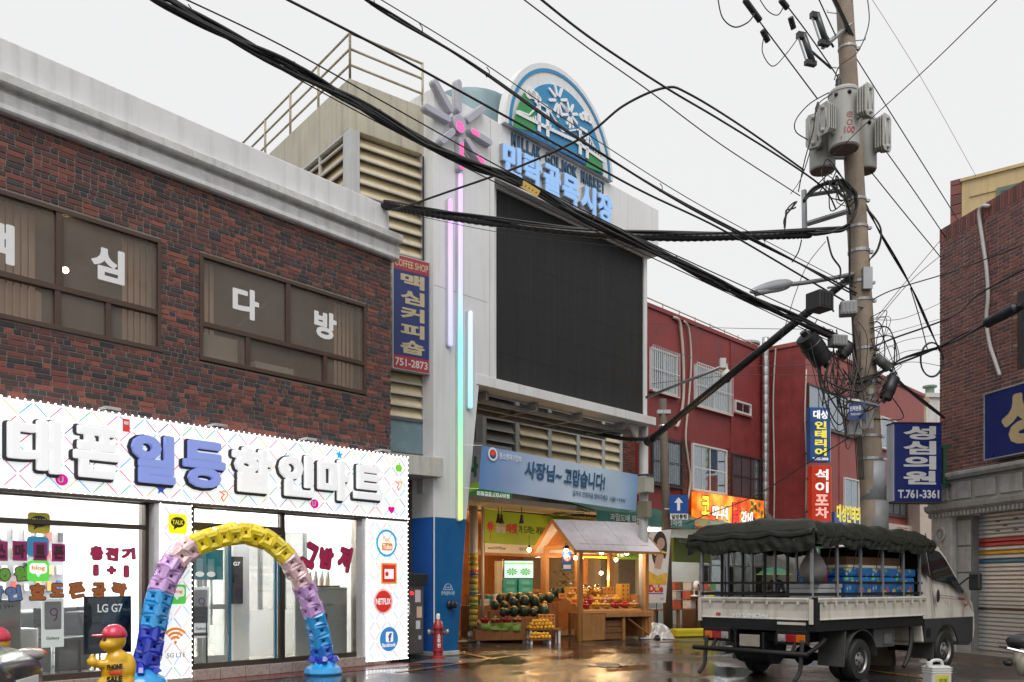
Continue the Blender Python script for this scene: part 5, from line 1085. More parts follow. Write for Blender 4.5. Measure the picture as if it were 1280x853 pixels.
m = MB(); m.cyl((0, .005, .22), (0, .005, .5), .004, 4); m.build('string', BLK, t)
for px, py, Y, mt, e, cc in ((707.5, 688, 21.0, BULBW, 10, (1, .8, .5)), (752, 691, 20.95, BULBW, 7, (1, .85, .6)), (783.5, 691.5, 21.3, BULBW, 7, (1, .85, .6)), (719.5, 697.5, 21.9, BULB, 9, (1, .6, .25)), (751.5, 716.5, 22.8, BULB, 18, (1, .65, .3)), (770, 700, 24.4, BULBW, 26, (1, .65, .3))):
    bulb(tuple(at(px, py, Y)), mt, LBB, e, cc, shade=Y < 21.5, hang=.22 if Y < 21.5 else .4)
# green notice boards inside the stall, hanging from the hall
f = MK.sub(0, .6); t = thing('shop_banner', 'bright lime strip banner with price words seen through the stall', 'banner', f); a, _ = f.uz(728, 690); b, _ = f.uz(803, 690); box('sheet', M('lime_bright', (.35, .55, .02), .5, es=.15), t, a, b, 0, .02, 2.05, 2.42); text('과일', WHE, t, a + 1.45, a + 1.9, 2.12, 2.34, -.002, .003, .04); text('도소매', M('dark_green_letter', (.01, .2, .06), .4), t, a + .2, a + 1.1, 2.12, 2.34, -.002, .003, .03); text('싱싱마켓', M('dark_green_letter', (.01, .2, .06), .4), t, a + 2.0, b - .1, 2.12, 2.34, -.002, .003, .03)
m = MB(); m.cyl((a + .1, .01, 2.42), (a + .1, .01, 3.23), .005, 4); m.cyl((b - .1, .01, 2.42), (b - .1, .01, 3.23), .005, 4); m.build('string', BLK, t)
m = MB(); m.box(2.9, 3.3, 2.0, 2.1, 0, 2.0); m.build('grey_curtain', M('grey_curtain', (.3, .29, .28), .7), SHP)
m = MB(); m.box(3.4, 5.2, 1.2, 1.6, 1.1, 1.2); m.box(3.5, 5.2, 1.25, 1.5, .9, 1.1); m.build('bread_shelf', WOODD, SHP); m = MB(); m.box(3.3, 5.3, 1.2, 1.7, .02, .9); m.build('cupboard', WOOD, SHP)
# fruit advertising feather banner
p = gp(833, 797); t = thing('feather_banner', 'tall printed banana advertising banner on a stand beside the stall', 'banner', None, None, (p[0] - .2, p[1] + .3, 0), R(-6)); bw, bh0, bh1 = .27, .86, 2.72; tl = .10
m = MB(); m.hexa([(-bw, 0, bh0), (bw - .04, 0, bh0), (bw - .04, .012, bh0), (-bw, .012, bh0), (-bw + tl, 0, bh1 - .06), (bw + tl, 0, bh1), (bw + tl, .012, bh1), (-bw + tl, .012, bh1 - .06)]); m.build('sheet', M('banner_sheet_pale', (.62, .60, .60), .5, var=.06), t)
HAIR = M('print_hair', (.03, .02, .018), .5); SKIN = M('print_skin', (.46, .30, .24), .5, var=.05); YEP = M('print_yellow', (.65, .40, .04), .5, var=.3, vs=8); BAN = M('print_banana', (.75, .52, .08), .5)
def pr(name, pts, mt, y): q = MB(); q.add([(x + tl * (z - bh0) / (bh1 - bh0), y, z) for x, z in pts], [tuple(range(len(pts)))]); return q.build(name, mt, t)
def el(cx, cz, rx, rz, n=16): return [(cx + rx * math.cos(2 * math.pi * k / n), cz + rz * math.sin(2 * math.pi * k / n)) for k in range(n)]
pr('hair_print', el(.0, 2.22, .19, .45, 24), HAIR, -.002); pr('face_print', el(.03, 2.36, .10, .15), SKIN, -.004); pr('hand_print', [(-.1, 1.75), (.06, 1.7), (.12, 2.05), (.02, 2.2), (-.08, 2.0)], SKIN, -.005)
pr('banana_print', [(-.14, 2.10), (-.06, 2.16), (.06, 2.19), (.18, 2.14), (.2, 2.10), (.1, 2.12), (.0, 2.1), (-.1, 2.05)], BAN, -.007); pr('dress_print', [(-.02, 1.65), (.22, 1.6), (.22, 1.95), (.1, 2.0)], M('print_white', (.66, .66, .66), .5), -.003)
pr('yellow_band', [(-.265, 1.33), (.225, 1.33), (.225, 1.62), (-.02, 1.55), (-.265, 1.68)], YEP, -.009); text('Dole', RD, t, -.19, .17, 1.12, 1.32, -.001, .003, .06); m = MB(); m.disc(.02, 1.21, .05, -.006, 14); m.build('sun_print', BAN, t); box('blue_rule', M('print_navy', (.03, .05, .3), .5), t, -.19, .17, -.003, -.001, 1.08, 1.105); text('DMC', BLKV, t, .1, .19, .93, .98, -.001, .001, 0)
m = MB(); m.cyl((-.02, .03, 0), (.08, .03, 2.7), .012, 6); m.lathe([(.12, 0), (.12, .02), (.03, .03)], (0, .1, 0), 14); m.build('stand', BLK, t)
# plastic sheeting heap
p = gp(822, 799); m = MB(); rg = random.Random(2); n = 14; vs = []
for j in range(n + 1):
    for i in range(n + 1):
        x, y = i / n * 2 - 1, j / n * 2 - 1; h = max(0, 1 - x * x * .9 - y * y * .9); vs.append((x * .42, y * .32, h * .34 + (rg.uniform(-.05, .07) if h > .05 else 0)))
m.add(vs, [(j * (n + 1) + i, j * (n + 1) + i + 1, (j + 1) * (n + 1) + i + 1, (j + 1) * (n + 1) + i) for j in range(n) for i in range(n)]); o = m.build('plastic_sheet', M('clear_plastic_wrap', (.45, .42, .40), .22, var=.2, coat=.4), None); o.location = (p[0], p[1] + .2, .01); tag(o, 'crumpled grey plastic sheeting heaped on the ground beside the stall', 'plastic sheet')
# ================================================================== red buildings down the street
R1 = Fr(4.135, 27.0, 43.1); R2 = Fr(10.41, 31.5, 43.1)
RED = M('dark_red_render', (.25, .032, .034), .6, var=.34, vs=1.6, bump=.12, bs=30, streak=.5, dirt=(.10, .03, .03))
RED2 = M('faded_red_render', (.33, .08, .07), .6, var=.32, vs=2, bump=.12, bs=30, streak=.5, dirt=(.15, .06, .06))
PVC = M('white_window_frame', (.66, .66, .65), .4, var=.06); DKF = M('dark_brown_frame', (.05, .035, .03), .45)
CURT = M('pale_curtain_folds', (.62, .62, .63), .8, var=.1); PVG = glass('far_window_glass', (.82, .86, .88), .4, .03)
def window(par, F_, px, mt, cols=2, rows=1, grille=False, curt=True, out=.0, fw=.055, dark=False):
    a, b, c, d = F_.rect(*px); t = MB()
    t.box(a, b, -.08, -.002, d - fw, d); t.box(a, b, -.08, -.002, c, c + fw); t.box(a, a + fw, -.08, -.002, c + fw, d - fw); t.box(b - fw, b, -.08, -.002, c + fw, d - fw)
    o = t.build('window', mt, par)
    for i in range(cols):
        for j in range(rows):
            x0 = a + fw + (b - a - 2 * fw) * i / cols; x1 = a + fw + (b - a - 2 * fw) * (i + 1) / cols; z0 = c + fw + (d - c - 2 * fw) * j / rows; z1 = c + fw + (d - c - 2 * fw) * (j + 1) / rows; s = .022
            m = MB(); m.box(x0, x1, -.06 + .012 * (i % 2), -.045 + .012 * (i % 2), z0, z0 + s); m.box(x0, x1, -.06 + .012 * (i % 2), -.045 + .012 * (i % 2), z1 - s, z1); m.box(x0, x0 + s, -.06 + .012 * (i % 2), -.045 + .012 * (i % 2), z0 + s, z1 - s); m.box(x1 - s, x1, -.06 + .012 * (i % 2), -.045 + .012 * (i % 2), z0 + s, z1 - s); m.build('sash', mt, o)
            box('pane', PVG, o, x0 + s, x1 - s, -.054 + .012 * (i % 2), -.051 + .012 * (i % 2), z0 + s, z1 - s)
    box('dark_backing', DKV, o, a + fw, b - fw, -.008, -.003, c + fw, d - fw)  # dark sheet before the wall stands for the unlit room
    if curt:
        m = MB(); n = int((b - a) / .15)
        for i in range(n): x = a + fw + (b - a - 2 * fw) * i / n; y = -.028 + .014 * (i % 2); y2 = -.042 - y; m.quad((x, y, c + fw), (x + (b - a - 2 * fw) / n, y2, c + fw), (x + (b - a - 2 * fw) / n, y2, d - fw), (x, y, d - fw))
        m.build('curtain', CURT, o)
    if grille:
        m = MB(); n = int((b - a) / .11)
        for i in range(n + 1): x = a + (b - a) * i / n; m.box(x - .008, x + .008, -.15, -.134, c - .05, d + .05)
        for z in (c - .04, (c + d) / 2, d + .04): m.box(a - .01, b + .01, -.152, -.132, z - .012, z + .012)
        for x in (a, b): m.box(x - .01, x + .01, -.13, .0, c, c + .02); m.box(x - .01, x + .01, -.13, .0, d - .02, d)
        m.build('grille', mt, o)
    m = MB(); m.box(a - .06, b + .06, -.1, .02, c - .06, c - .002); m.build('sill', RED2 if mt is PVC else mt, o)
    return o
A = thing('red_building', 'three-storey dark red rendered house with white grilled windows and a silver duct', 'building', R1)
AZ = 9.75
m = MB(); m.box(-.2, 7.62, .0, 6, 3.3, AZ); m.build('wall', RED, A)
m = MB(); m.box(-.25, 7.65, -.05, .25, AZ, AZ + .14); m.build('coping', RED, A, bevel=.01)
m = MB(); m.box(4.95, 5.0, -.03, .0, 5, AZ); m.build('wall_rib', RED, A)
window(A, R1, (811.5, 434, 845, 497), PVC, 2, 1, True); window(A, R1, (867, 455.5, 911.6, 519.5), PVC, 2, 1, True); window(A, R1, (917, 500, 937, 521), PVC, 2, 1, False, False)
window(A, R1, (813, 546, 851, 610), DKF, 2, 1, True, True); window(A, R1, (864, 554, 906.7, 619.6), PVC, 4, 2, False, True); window(A, R1, (913, 566, 949, 626), DKF, 3, 2, False, True)
for (x0, x1, y0, y1) in ((851.5, 862, 548, 622), (908, 912, 560, 628)):
    a, b, c, d = R1.rect(x0, y0, x1, y1); make_bricks(A, a, b, min(c, d), max(c, d), [], .09, .22, .012, [(.14, .04, .03), (.1, .03, .025), (.18, .06, .04)], BRICK, 0, 0, y=-.02, seed=12)
PIPE = M('cream_plastic_pipe', (.50, .45, .38), .5, var=.15)
def wallpipe(par, F_, pts, r, mt, out=.06, name='drain_pipe'):
    P = []
    for px, py in pts: u, z = F_.uz(px, py, out); P.append((u, -out, z))
    m = MB(); m.tube(smooth_path(P, 4), r, 8); m.build(name, mt, par, smooth=True)
wallpipe(A, R1, [(842, 397), (848, 400), (851, 412), (854, 450), (854, 500), (848, 530), (845, 533)], .05, PIPE); wallpipe(A, R1, [(855, 402), (861, 412), (864, 450), (861, 500), (857, 545), (860, 575), (863, 600), (860, 625)], .035, PIPE)
DUCT = M('silver_duct', (.55, .55, .56), .3, metal=.9, var=.15)
u, z0 = R1.uz(957, 640, .2); m = MB(); prof = []
zz = z0
while zz < AZ + .5: prof += [(.13, zz), (.125, zz + .02), (.13, zz + .04)]; zz += .35
prof.append((.13, AZ + .5)); m.lathe(prof, (u, -.2, 0), 14); m.tube(smooth_path([(u, -.2, z0 + .05), (u + .02, -.22, z0 - .1), (u + .18, -.3, z0 - .3), (u + .28, -.3, z0 - .42)], 4), .125, 12); m.build('exhaust_duct', DUCT, A, smooth=True)
wallpipe(A, R1, [(962, 470), (966, 500), (968, 540), (964, 580), (965, 620), (963, 638)], .03, PIPE)
m = MB()
for zz in (AZ + .35, ): m.tube([(-.2, .1, zz), (7.6, .1, zz - .1)], .02, 5)
for i in range(9): m.cyl((i * .95, .1, AZ + .12), (i * .95, .1, AZ + .36), .018, 5)
m.build('roof_rail', RUST, A)
B = thing('red_building', 'red corner house with long upper window band and hanging shop signs', 'building', R2)
BZ_ = 9.85
m = MB(); m.box(0, 12.2, .0, 7, 3.2, BZ_); m.build('wall', RED2, B); m = MB(); m.box(-.012, -.002, .0, 7, 0, BZ_ + .15); m.build('side_wall', RED, B); m = MB(); m.box(-.06, 12.25, -.05, .3, BZ_, BZ_ + .16); m.box(-.06, .3, .3, 7, BZ_, BZ_ + .16); m.build('coping', RED2, B, bevel=.02)
m = MB(); m.box(-.04, -.014, -.1, 1.5, 0, 2.75); m.build('tiled_side', M('pale_tile_wall', (.55, .54, .52), .4, var=.12), B); m = MB(); m.box(0, 12.2, .15, .3, 0, 3.2); m.build('ground_floor', M('dim_shopfront', (.10, .09, .09), .4), B)
window(B, R2, (1008.5, 479, 1079, 551), DKF, 6, 1, False, True); window(B, R2, (1053.7, 596.7, 1072, 638), PVC, 2, 1, False, True); window(B, R2, (1099.6, 520, 1119, 566), PVC, 2, 1); window(B, R2, (1107, 607, 1132, 647), DKF, 3, 1); window(B, R2, (1140, 625, 1150, 652), DKF, 1, 1)
m = MB(); m.tube(smooth_path([(-.06, 1.1, 9.9), (-.06, 1.2, 8), (-.06, 1.15, 5), (-.06, 1.2, 3)], 4), .03, 6); m.build('cable_conduit', PIPE, B); m = MB(); m.box(2.85, 2.9, -.03, .0, 3.3, 9.8); m.build('wall_rib', RED2, B)
wallpipe(B, R2, [(1008, 462), (1006, 520), (1008, 580), (1007, 640)], .025, PIPE, .03, 'cable')
# roof vent
f = R1.sub(7.2, -.6, AZ); t = thing('roof_vent', 'round grey vent cap on the red roof beside the duct', 'vent', f); m = MB(); m.lathe([(.25, 0), (.25, .3), (.5, .38), (.5, .46), (.1, .52)], (0, 0, 0), 16); m.build('cap', GREYT, t, smooth=True, auto=40); box('base', GREYT, t, -.3, .3, -.3, .3, -.1, 0)
# signs on the red houses
def lightbox(name, lab, F_, px, mt, out=.25, dep=.2, cat='sign'):
    a, b, c, d = F_.rect(*px, out); t = thing(name, lab, cat, F_); z0, z1 = min(c, d), max(c, d); box('light_box', mt, t, a, b, -out, -out + dep, z0, z1, .01); box('bracket', DKF, t, a + .2, b - .2, -out + dep, .02, (z0 + z1) / 2 - .05, (z0 + z1) / 2 + .05); return t, a, b, z0, z1
def fire():
    m = M('chicken_sign_print', (.9, .3, .03), .4, es=.62, var=.1); n = m.node_tree.nodes; l = m.node_tree.links; tc = n.new('ShaderNodeTexCoord'); no = n.new('ShaderNodeTexNoise'); no.inputs['Scale'].default_value = 1.4; no.inputs['Detail'].default_value = 5; l.new(tc.outputs['Object'], no.inputs['Vector']); rp = n.new('ShaderNodeValToRGB'); e = rp.color_ramp.elements
    for i, (p, c_) in enumerate([(.3, (.35, .015, .005)), (.45, (.85, .12, .01)), (.58, (1, .35, .02)), (.72, (1, .65, .1))]):
        el = e[i] if i < 2 else e.new(p); el.position = p; el.color = (*c_, 1)
    l.new(no.outputs[0], rp.inputs[0]); l.new(rp.outputs[0], n['Principled BSDF'].inputs['Emission Color']); l.new(rp.outputs[0], n['Principled BSDF'].inputs['Base Color']); return m
a, z1 = R1.uz(871, 617, .5); b, z0 = R1.uz(955, 652, .5); t = thing('shop_sign', 'glowing orange chicken restaurant sign under the white upper window', 'sign', R1); z1 = 4.28; z0 = 3.12
box('light_box', fire(), t, a, b, -.5, -.3, z0, z1, .01); box('bracket', DKF, t, a + .2, b - .2, -.3, .0, z0 + .3, z0 + .4)
bw = b - a; YL = E('yellow_lit_letter', (1, .75, .05), .8); WL = E('white_lit_letter', (1, .95, .85), .85); RL = E('red_lit_letter', (.8, .03, .02), .9)
for s, k0, k1, h0, h1, mt in (('코', .06, .17, .38, .9, YL), ('미', .21, .28, .3, .68, WL), ('니', .29, .35, .3, .68, WL), ('네', .36, .43, .3, .68, WL), ('닭', .50, .62, .15, .85, RL), ('갈', .63, .72, .1, .62, WL), ('비', .73, .81, .1, .62, WL)):
    o = text(s, BLKV, t, a + bw * k0 - .03, a + bw * k1 + .03, z0 + 1.16 * h0 - .03, z0 + 1.16 * h1 + .03, -.501, .01, .055, 'letter_outline'); text(s, mt, o, a + bw * k0, a + bw * k1, z0 + 1.16 * h0, z0 + 1.16 * h1, -.512, .004, .03, 'letter')
m = MB(); rg = random.Random(8)
for k in range(40): x = a + bw * rg.uniform(.78, .98); z = z0 + rg.uniform(.1, 1.05); m.disc(x, z, rg.uniform(.04, .11), -.502 - k * .0002, 8, None, rg.choice([(.25, .05, .01), (.1, .02, .01), (.7, .35, .03), (.9, .7, .2), (.05, .12, .02)]))
m.build('dish_picture', M('dish_print', (1, 1, 1), .4, attr=True, es=.7), t, kind='stuff')
def blade(name, lab, px, Y, ang, mt, dep=.3, side=None):
    p = at(px[0], px[3], Y); f = Fr(p.x, p.y, ang, p.z); x1, _ = f.uz(px[2], px[3]); z1 = (px[3] - px[1]) / FPX * Y; t = thing(name, lab, 'sign', f); box('light_box', mt, t, 0, x1, 0, dep, 0, z1, .01); m = MB(); m.box(x1 + .001, x1 + .02, .02, dep - .02, .01, z1 - .01); m.build('edge', side or PVC, t); m = MB(); m.box(x1 * .3, x1 * .3 + .05, dep, dep + .9, z1 * .8, z1 * .8 + .05); m.box(x1 * .3, x1 * .3 + .05, dep, dep + .9, z1 * .2, z1 * .2 + .05); m.build('bracket', DKF, t); return t, x1, z1
t, x1, z1 = blade('blade_sign', 'blue and magenta interior shop blade sign with yellow letters on the red corner', (1013, 509, 1038, 577), 30.6, 82, M('blue_magenta_print', (.03, .10, .30), .4, var=.5, vs=1.2, es=.12, ecol=True)); text('대성', WHE, t, .1, x1 - .1, z1 - .4, z1 - .1, -.002, .004, .04); vtext('인테리어', E('yellow_letter_soft', (.85, .75, .08), .35), t, .16, x1 - .14, .2, z1 - .48, -.002, .004, .045, .14)
text('T.752-2808', WHE, t, .08, x1 - .08, .05, .14, -.002, .003, .02)
t, x1, z1 = blade('blade_sign', 'red restaurant blade sign with white brush letters under the interior shop sign', (1015, 582, 1039, 652), 30.6, 82, M('red_sign_print', (.55, .04, .015), .4, var=.25, vs=3, es=.22, ecol=True), .32, M('striped_edge', (.6, .35, .2), .5)); 
for i, s in enumerate('석이포차'): h = z1 / 4.4; text(s, WHE if i < 2 else E('pink_letter', (1, .5, .45), .4), t, .12, x1 - .1, z1 - .12 - (i + .86) * h, z1 - .12 - i * h, -.002, .004, .035, 'letter')
t, a, b, z0, z1 = lightbox('shop_sign', 'blue fascia sign with yellow interior shop letters low on the red corner', R2, (1043, 640, 1082, 663), M('fascia_blue', (.03, .10, .32), .4, var=.4, es=.1), .3); z1 = z0 + .75; text('대성인테리어', E('yellow_letter_soft', (.85, .75, .08), .35), t, a + .2, b - .1, z0 + .2, z0 + .85, -.302, .004, .04)
t, a, b, z0, z1 = lightbox('shop_sign', 'pale cream shop fascia sign at the far end of the red house', R2, (1110, 654, 1160, 668), M('cream_sign', (.5, .46, .4), .5), .3); text('가게', RD, t, a + 1, a + 2.2, z0 + .1, z1 - .1, -.302, .004, .04)
# far buildings
CRB = M('cream_render', (.55, .46, .40), .7, var=.1, streak=.2); WHB = M('white_render', (.58, .57, .55), .7, var=.12, streak=.35); OCH = M('ochre_render', (.42, .32, .17), .7, var=.12)
def far_block(lab, px0, px1, pyt, Y, a_, mt, wins=(), z0=0):
    p = at(px0, pyt, Y); f = Fr(p.x, p.y, a_); u1 = f.u(px1); t = thing('distant_building', lab, 'building', f); box('wall', mt, t, 0, u1, 0, 6, 0, p.z, .02); box('coping', mt, t, -.1, u1 + .1, -.12, .3, p.z + .002, p.z + .25)
    for w_ in wins: a2, b2, c2, d2 = f.rect(*w_); o = box('window', DKF, t, a2, b2, -.05, .02, c2, d2); box('pane', M('far_pane', (.06, .07, .08), .15), o, a2 + .08, b2 - .08, -.058, -.052, c2 + .08, d2 - .08)
    return t
far_block('ochre block with flat coping behind the red corner house', 1118, 1158, 497, 46, 60, OCH, ((1130, 520, 1138, 540),))
t = far_block('white apartment block with a small green roof cap at the street end', 1158, 1215, 497, 52, 85, WHB, ((1163, 540, 1170, 560), (1163, 580, 1170, 600)))
m = MB(); m.lathe([(.25, 0), (.25, .4), (.4, .45), (.4, .55), (.1, .6)], (.5, .5, at(0, 497, 52).z + .24), 12); m.build('roof_cap', M('green_cap', (.2, .27, .22), .5), t)
far_block('low cream house with dark square window at the street end', 1150, 1215, 618, 38, 80, CRB, ((1175, 650, 1186, 675), (1160, 690, 1168, 715)))
# ------------------------------------------------------------------ awnings and shops at street level
AWT = M('teal_awning', (.01, .15, .12), .4, var=.2, coat=.2); AWG = M('green_awning', (.02, .17, .10), .4, var=.2, coat=.2); AWR = M('red_awning', (.35, .02, .03), .4, var=.2, coat=.2)
def awning(F_, u0, u1, z1, z0, dep, mt, lab, words=(), val=.28):
    t = thing('awning', lab, 'awning', F_); n = max(2, int((u1 - u0) / .9)); m = MB(); vs = []
    K_ = 6
    for j in range(K_ + 1):
        for i in range(n * 4 + 1):
            u = u0 + (u1 - u0) * i / (n * 4); k = j / K_; sag = .05 * math.sin(math.pi * k) * (1 - abs(math.cos(math.pi * i / 4))); vs.append((u, -.02 - dep * k, z1 + (z0 - z1) * k - sag))
    W_ = n * 4 + 1; m.add(vs, [(j * W_ + i, (j + 1) * W_ + i, (j + 1) * W_ + i + 1, j * W_ + i + 1) for j in range(K_) for i in range(n * 4)]); m.build('canopy', mt, t, smooth=True)
    vs = [(u0 + (u1 - u0) * i / (n * 4), -.02 - dep - .01 * math.sin(i * 1.3), z0 - val * j) for j in range(2) for i in range(W_)]; m = MB(); m.add(vs, [(i, W_ + i, W_ + i + 1, i + 1) for i in range(W_ - 1)]); m.build('valance', mt, t, smooth=True)
    m = MB(); m.cyl((u0, -.02 - dep + .03, z0 - .03), (u1, -.02 - dep + .03, z0 - .03), .025, 6)
    for u in (u0 + .05, u1 - .05): m.cyl((u, -.02, z1 - .6), (u, -.02 - dep + .03, z0 - .03), .02, 6); m.cyl((u, -.02, z1 - .03), (u, -.02 - dep + .03, z0 - .06), .02, 6)
    m.build('frame', ST, t)
    for s, x0, x1 in words: text(s, M('awning_white', (.6, .62, .6), .5), t, x0, x1, z0 - val + .05, z0 - .05, -.035 - dep, .003, .02)
awning(MK, 2.45, 7.1, 3.75, 3.2, 1.9, AWT, 'teal awning with white words above the fruit stall', (('과일도매 직판장', 3.0, 4.6), ('싱싱마켓', 5.4, 6.4)))
awning(R1, .0, 3.4, 3.6, 3.0, 1.9, AWT, 'teal awning below the old timber pole', (('민락상회', .4, 1.4),))
awning(R1, 3.5, 7.4, 3.05, 2.62, 2.2, AWG, 'dark green awning under the glowing chicken sign', (('민락식당', 4.0, 5.0), ('골목식당', 6.0, 7.0)))
awning(R2, .1, 4.5, 3.0, 2.6, 1.5, AWR, 'red awning on the corner shop behind the truck', (('751-70', .4, 1.2),))
t, a, b, z0, z1 = lightbox('shop_sign', 'dull lime fruit wholesaler sign under the teal awning', MK, (706, 648, 790, 672), M('olive_lime_sign', (.22, .30, .03), .5, var=.2), .75, .1); text('과일백화점', M('olive_letter', (.34, .36, .12), .5), t, a + .6, b - .8, z0 + .1, z0 + .5, -.752, .003, .03)
t, a, b, z0, z1 = lightbox('shop_sign', 'lime green vegetable shop board behind the banana banner', R1, (842, 672, 888, 704), M('olive_lime_sign', (.22, .30, .03), .5, var=.2), .6, .1); box('white_plate', M('pale_sign_white', (.55, .57, .62), .4), t, a + .3, b - .5, -.607, -.602, z0 + .6, z1 - .05); text('시골야채', M('dark_green_letter', (.01, .2, .06), .4), t, a + .4, b - .7, z0 + .68, z1 - .12, -.608, .003, .03)
SG_ = M('shop_interior_plaster', (.52, .52, .47), .6, var=.1)
m = MB(); m.box(-.2, 7.6, 2.8, 2.95, 0, 3.3); m.box(-.2, 7.6, .0, 2.8, 3.15, 3.295); m.box(-.2, -.05, .0, 2.8, 0, 3.15); m.box(2.95, 3.05, .0, 2.8, 0, 3.15); m.box(7.5, 7.6, .0, 2.8, 0, 3.15); m.build('ground_floor', SG_, A)
for u, w_ in ((1.4, 1.0), (4.2, 1.2), (6.2, 1.2)): m = MB(); m.box(u - w_ / 2, u + w_ / 2, .8, 1.7, 3.08, 3.14); m.build('shop_lamp', E('fluorescent_white2', (.96, .98, 1), 13), A)
AL = M('aluminium_shopfront', (.42, .43, .42), .35, metal=.5, var=.1)
m = MB()
for u in (3.1, 3.75, 4.6, 5.3, 6.1, 6.8, 7.4): m.box(u - .035, u + .035, .02, .09, 0, 2.5)
m.box(3.1, 7.4, .02, .09, 2.5, 2.6); m.box(3.1, 7.4, .025, .085, 1.95, 2.0); m.box(3.1, 7.4, .025, .085, .0, .35); m.build('shopfront_frame', AL, A)
for i, (u0, u1) in enumerate(((3.135, 3.715), (3.785, 4.565), (4.635, 5.265), (5.335, 6.065), (6.135, 6.765), (6.835, 7.365))): box('shop_pane', glass('green_shop_glass', (.45, .75, .62), .7) if i in (0, 2, 5) else PANEC, A, u0, u1, .05, .056, .35, 1.95); box('transom_pane', PANEC, A, u0, u1, .05, .056, 2.0, 2.5)
gc = [(.5, .1, .05), (.1, .3, .08), (.6, .5, .1), (.5, .5, .5), (.35, .2, .08), (.05, .12, .3)]; gn = ['red', 'green', 'yellow', 'white', 'brown', 'navy']
for k in range(26):
    px = 843 + (k % 9) * 6.2; Y = 26.2 + (k % 3) * .35; row = k // 9; p = at(px, 760, Y); c0 = k % 6; t = thing('produce_crate', gn[c0] + ' produce crate stacked in the vegetable shop behind the banana banner', 'crate', None, gn[c0] + ' produce crates', (p.x, p.y, .62 + row * .27), R(40 + (k * 37) % 20)); box('tub', M('crate_%d' % c0, gc[c0], .5, var=.3, vs=8), t, -.17, .17, -.13, .13, 0, .25, .01); box('rim', M('crate_rim', (.25, .24, .22), .5), t, -.175, .175, -.135, .135, .225, .24)
f = Fr(*gp(818, 789), 60); t = thing('trestle_table', 'rough wooden trestle shelf carrying crates beside the plastic sheeting', 'table', f); box('top', WOODD, t, 0, 2.6, 0, 1.1, .58, .62)
for x in (.05, .9, 1.75, 2.5):
    for y in (.05, 1.02): box('leg', WOODD, t, x, x + .07, y, y + .06, 0, .58)
f = Fr(*gp(846, 797), 75); t = thing('plastic_crate', 'bright yellow plastic crate on the wet ground by the trestle table', 'crate', f); yc = M('yellow_plastic', (.60, .50, .02), .4)
box('tub', yc, t, 0, .95, 0, .4, .01, .20, .01)
for z in (.03, .12): m = MB(); m.box(-.01, .96, -.012, -.001, z, z + .05); m.build('rib', yc, t)
p = at(869, 737, 26.0); t = thing('desk_fan', 'round white desk fan beside the yellow-shirted person', 'fan', None, None, (p.x, p.y, 1.0), .9); m = MB(); m.lathe([(.13, 0), (.14, .03), (.13, .08), (.04, .1)], (0, 0, .3), 18, ax='y'); m.build('cage', WH, t, smooth=True); m = MB(); m.cyl((0, .03, 0), (0, .03, .2), .02, 6); m.lathe([(.12, -.02), (.12, .0), (.03, .03)], (0, .03, 0), 12); m.build('stand', WH, t); m = MB(); m.disc(0, .3, .05, -.104, 14); m.build('hub', BLK, t)
box('counter', WOODD, A, 1.9, 2.9, -.6, .0, 0, .88)
# ice-cream chest and blue freezer behind the truck
p = gp(975, 782); t = thing('chest_freezer', 'low white chest freezer in front of the shops behind the truck', 'freezer', None, None, (p[0], p[1] - 1.0, 0), R(12)); box('cabinet', M('freezer_white', (.6, .58, .54), .4, var=.1), t, -.1, 1.7, 0, .7, .05, 1.08, .03); box('lid', M('freezer_lid', (.5, .52, .54), .3), t, -.1, 1.7, -.01, .71, 1.085, 1.13, .01)
m = MB(); m.box(0, .08, .05, .12, 0, .05); m.box(1.5, 1.58, .05, .12, 0, .05); m.build('foot', BLK, t)
p = gp(997, 780); t = thing('upright_freezer', 'white upright freezer with blue side panel and dark screen behind the truck', 'freezer', None, None, (p[0] + .4, p[1] - .2, 0), R(10)); box('cabinet', M('freezer_white', (.6, .58, .54), .4), t, 0, 1.1, 0, .8, .05, 2.05, .04); m = MB(); m.prism([(-.02, 1.2), (.1, 1.2), (.25, 2.1), (.05, 2.1)], -.06, .5); m.build('side_panel', M('freezer_blue', (.02, .18, .45), .4), t); box('screen', M('dark_green_screen', (.01, .06, .05), .2), t, .55, 1.0, -.005, -.001, 1.65, 1.95); box('handle', ST, t, .5, .53, -.05, -.001, 1.2, 1.5)
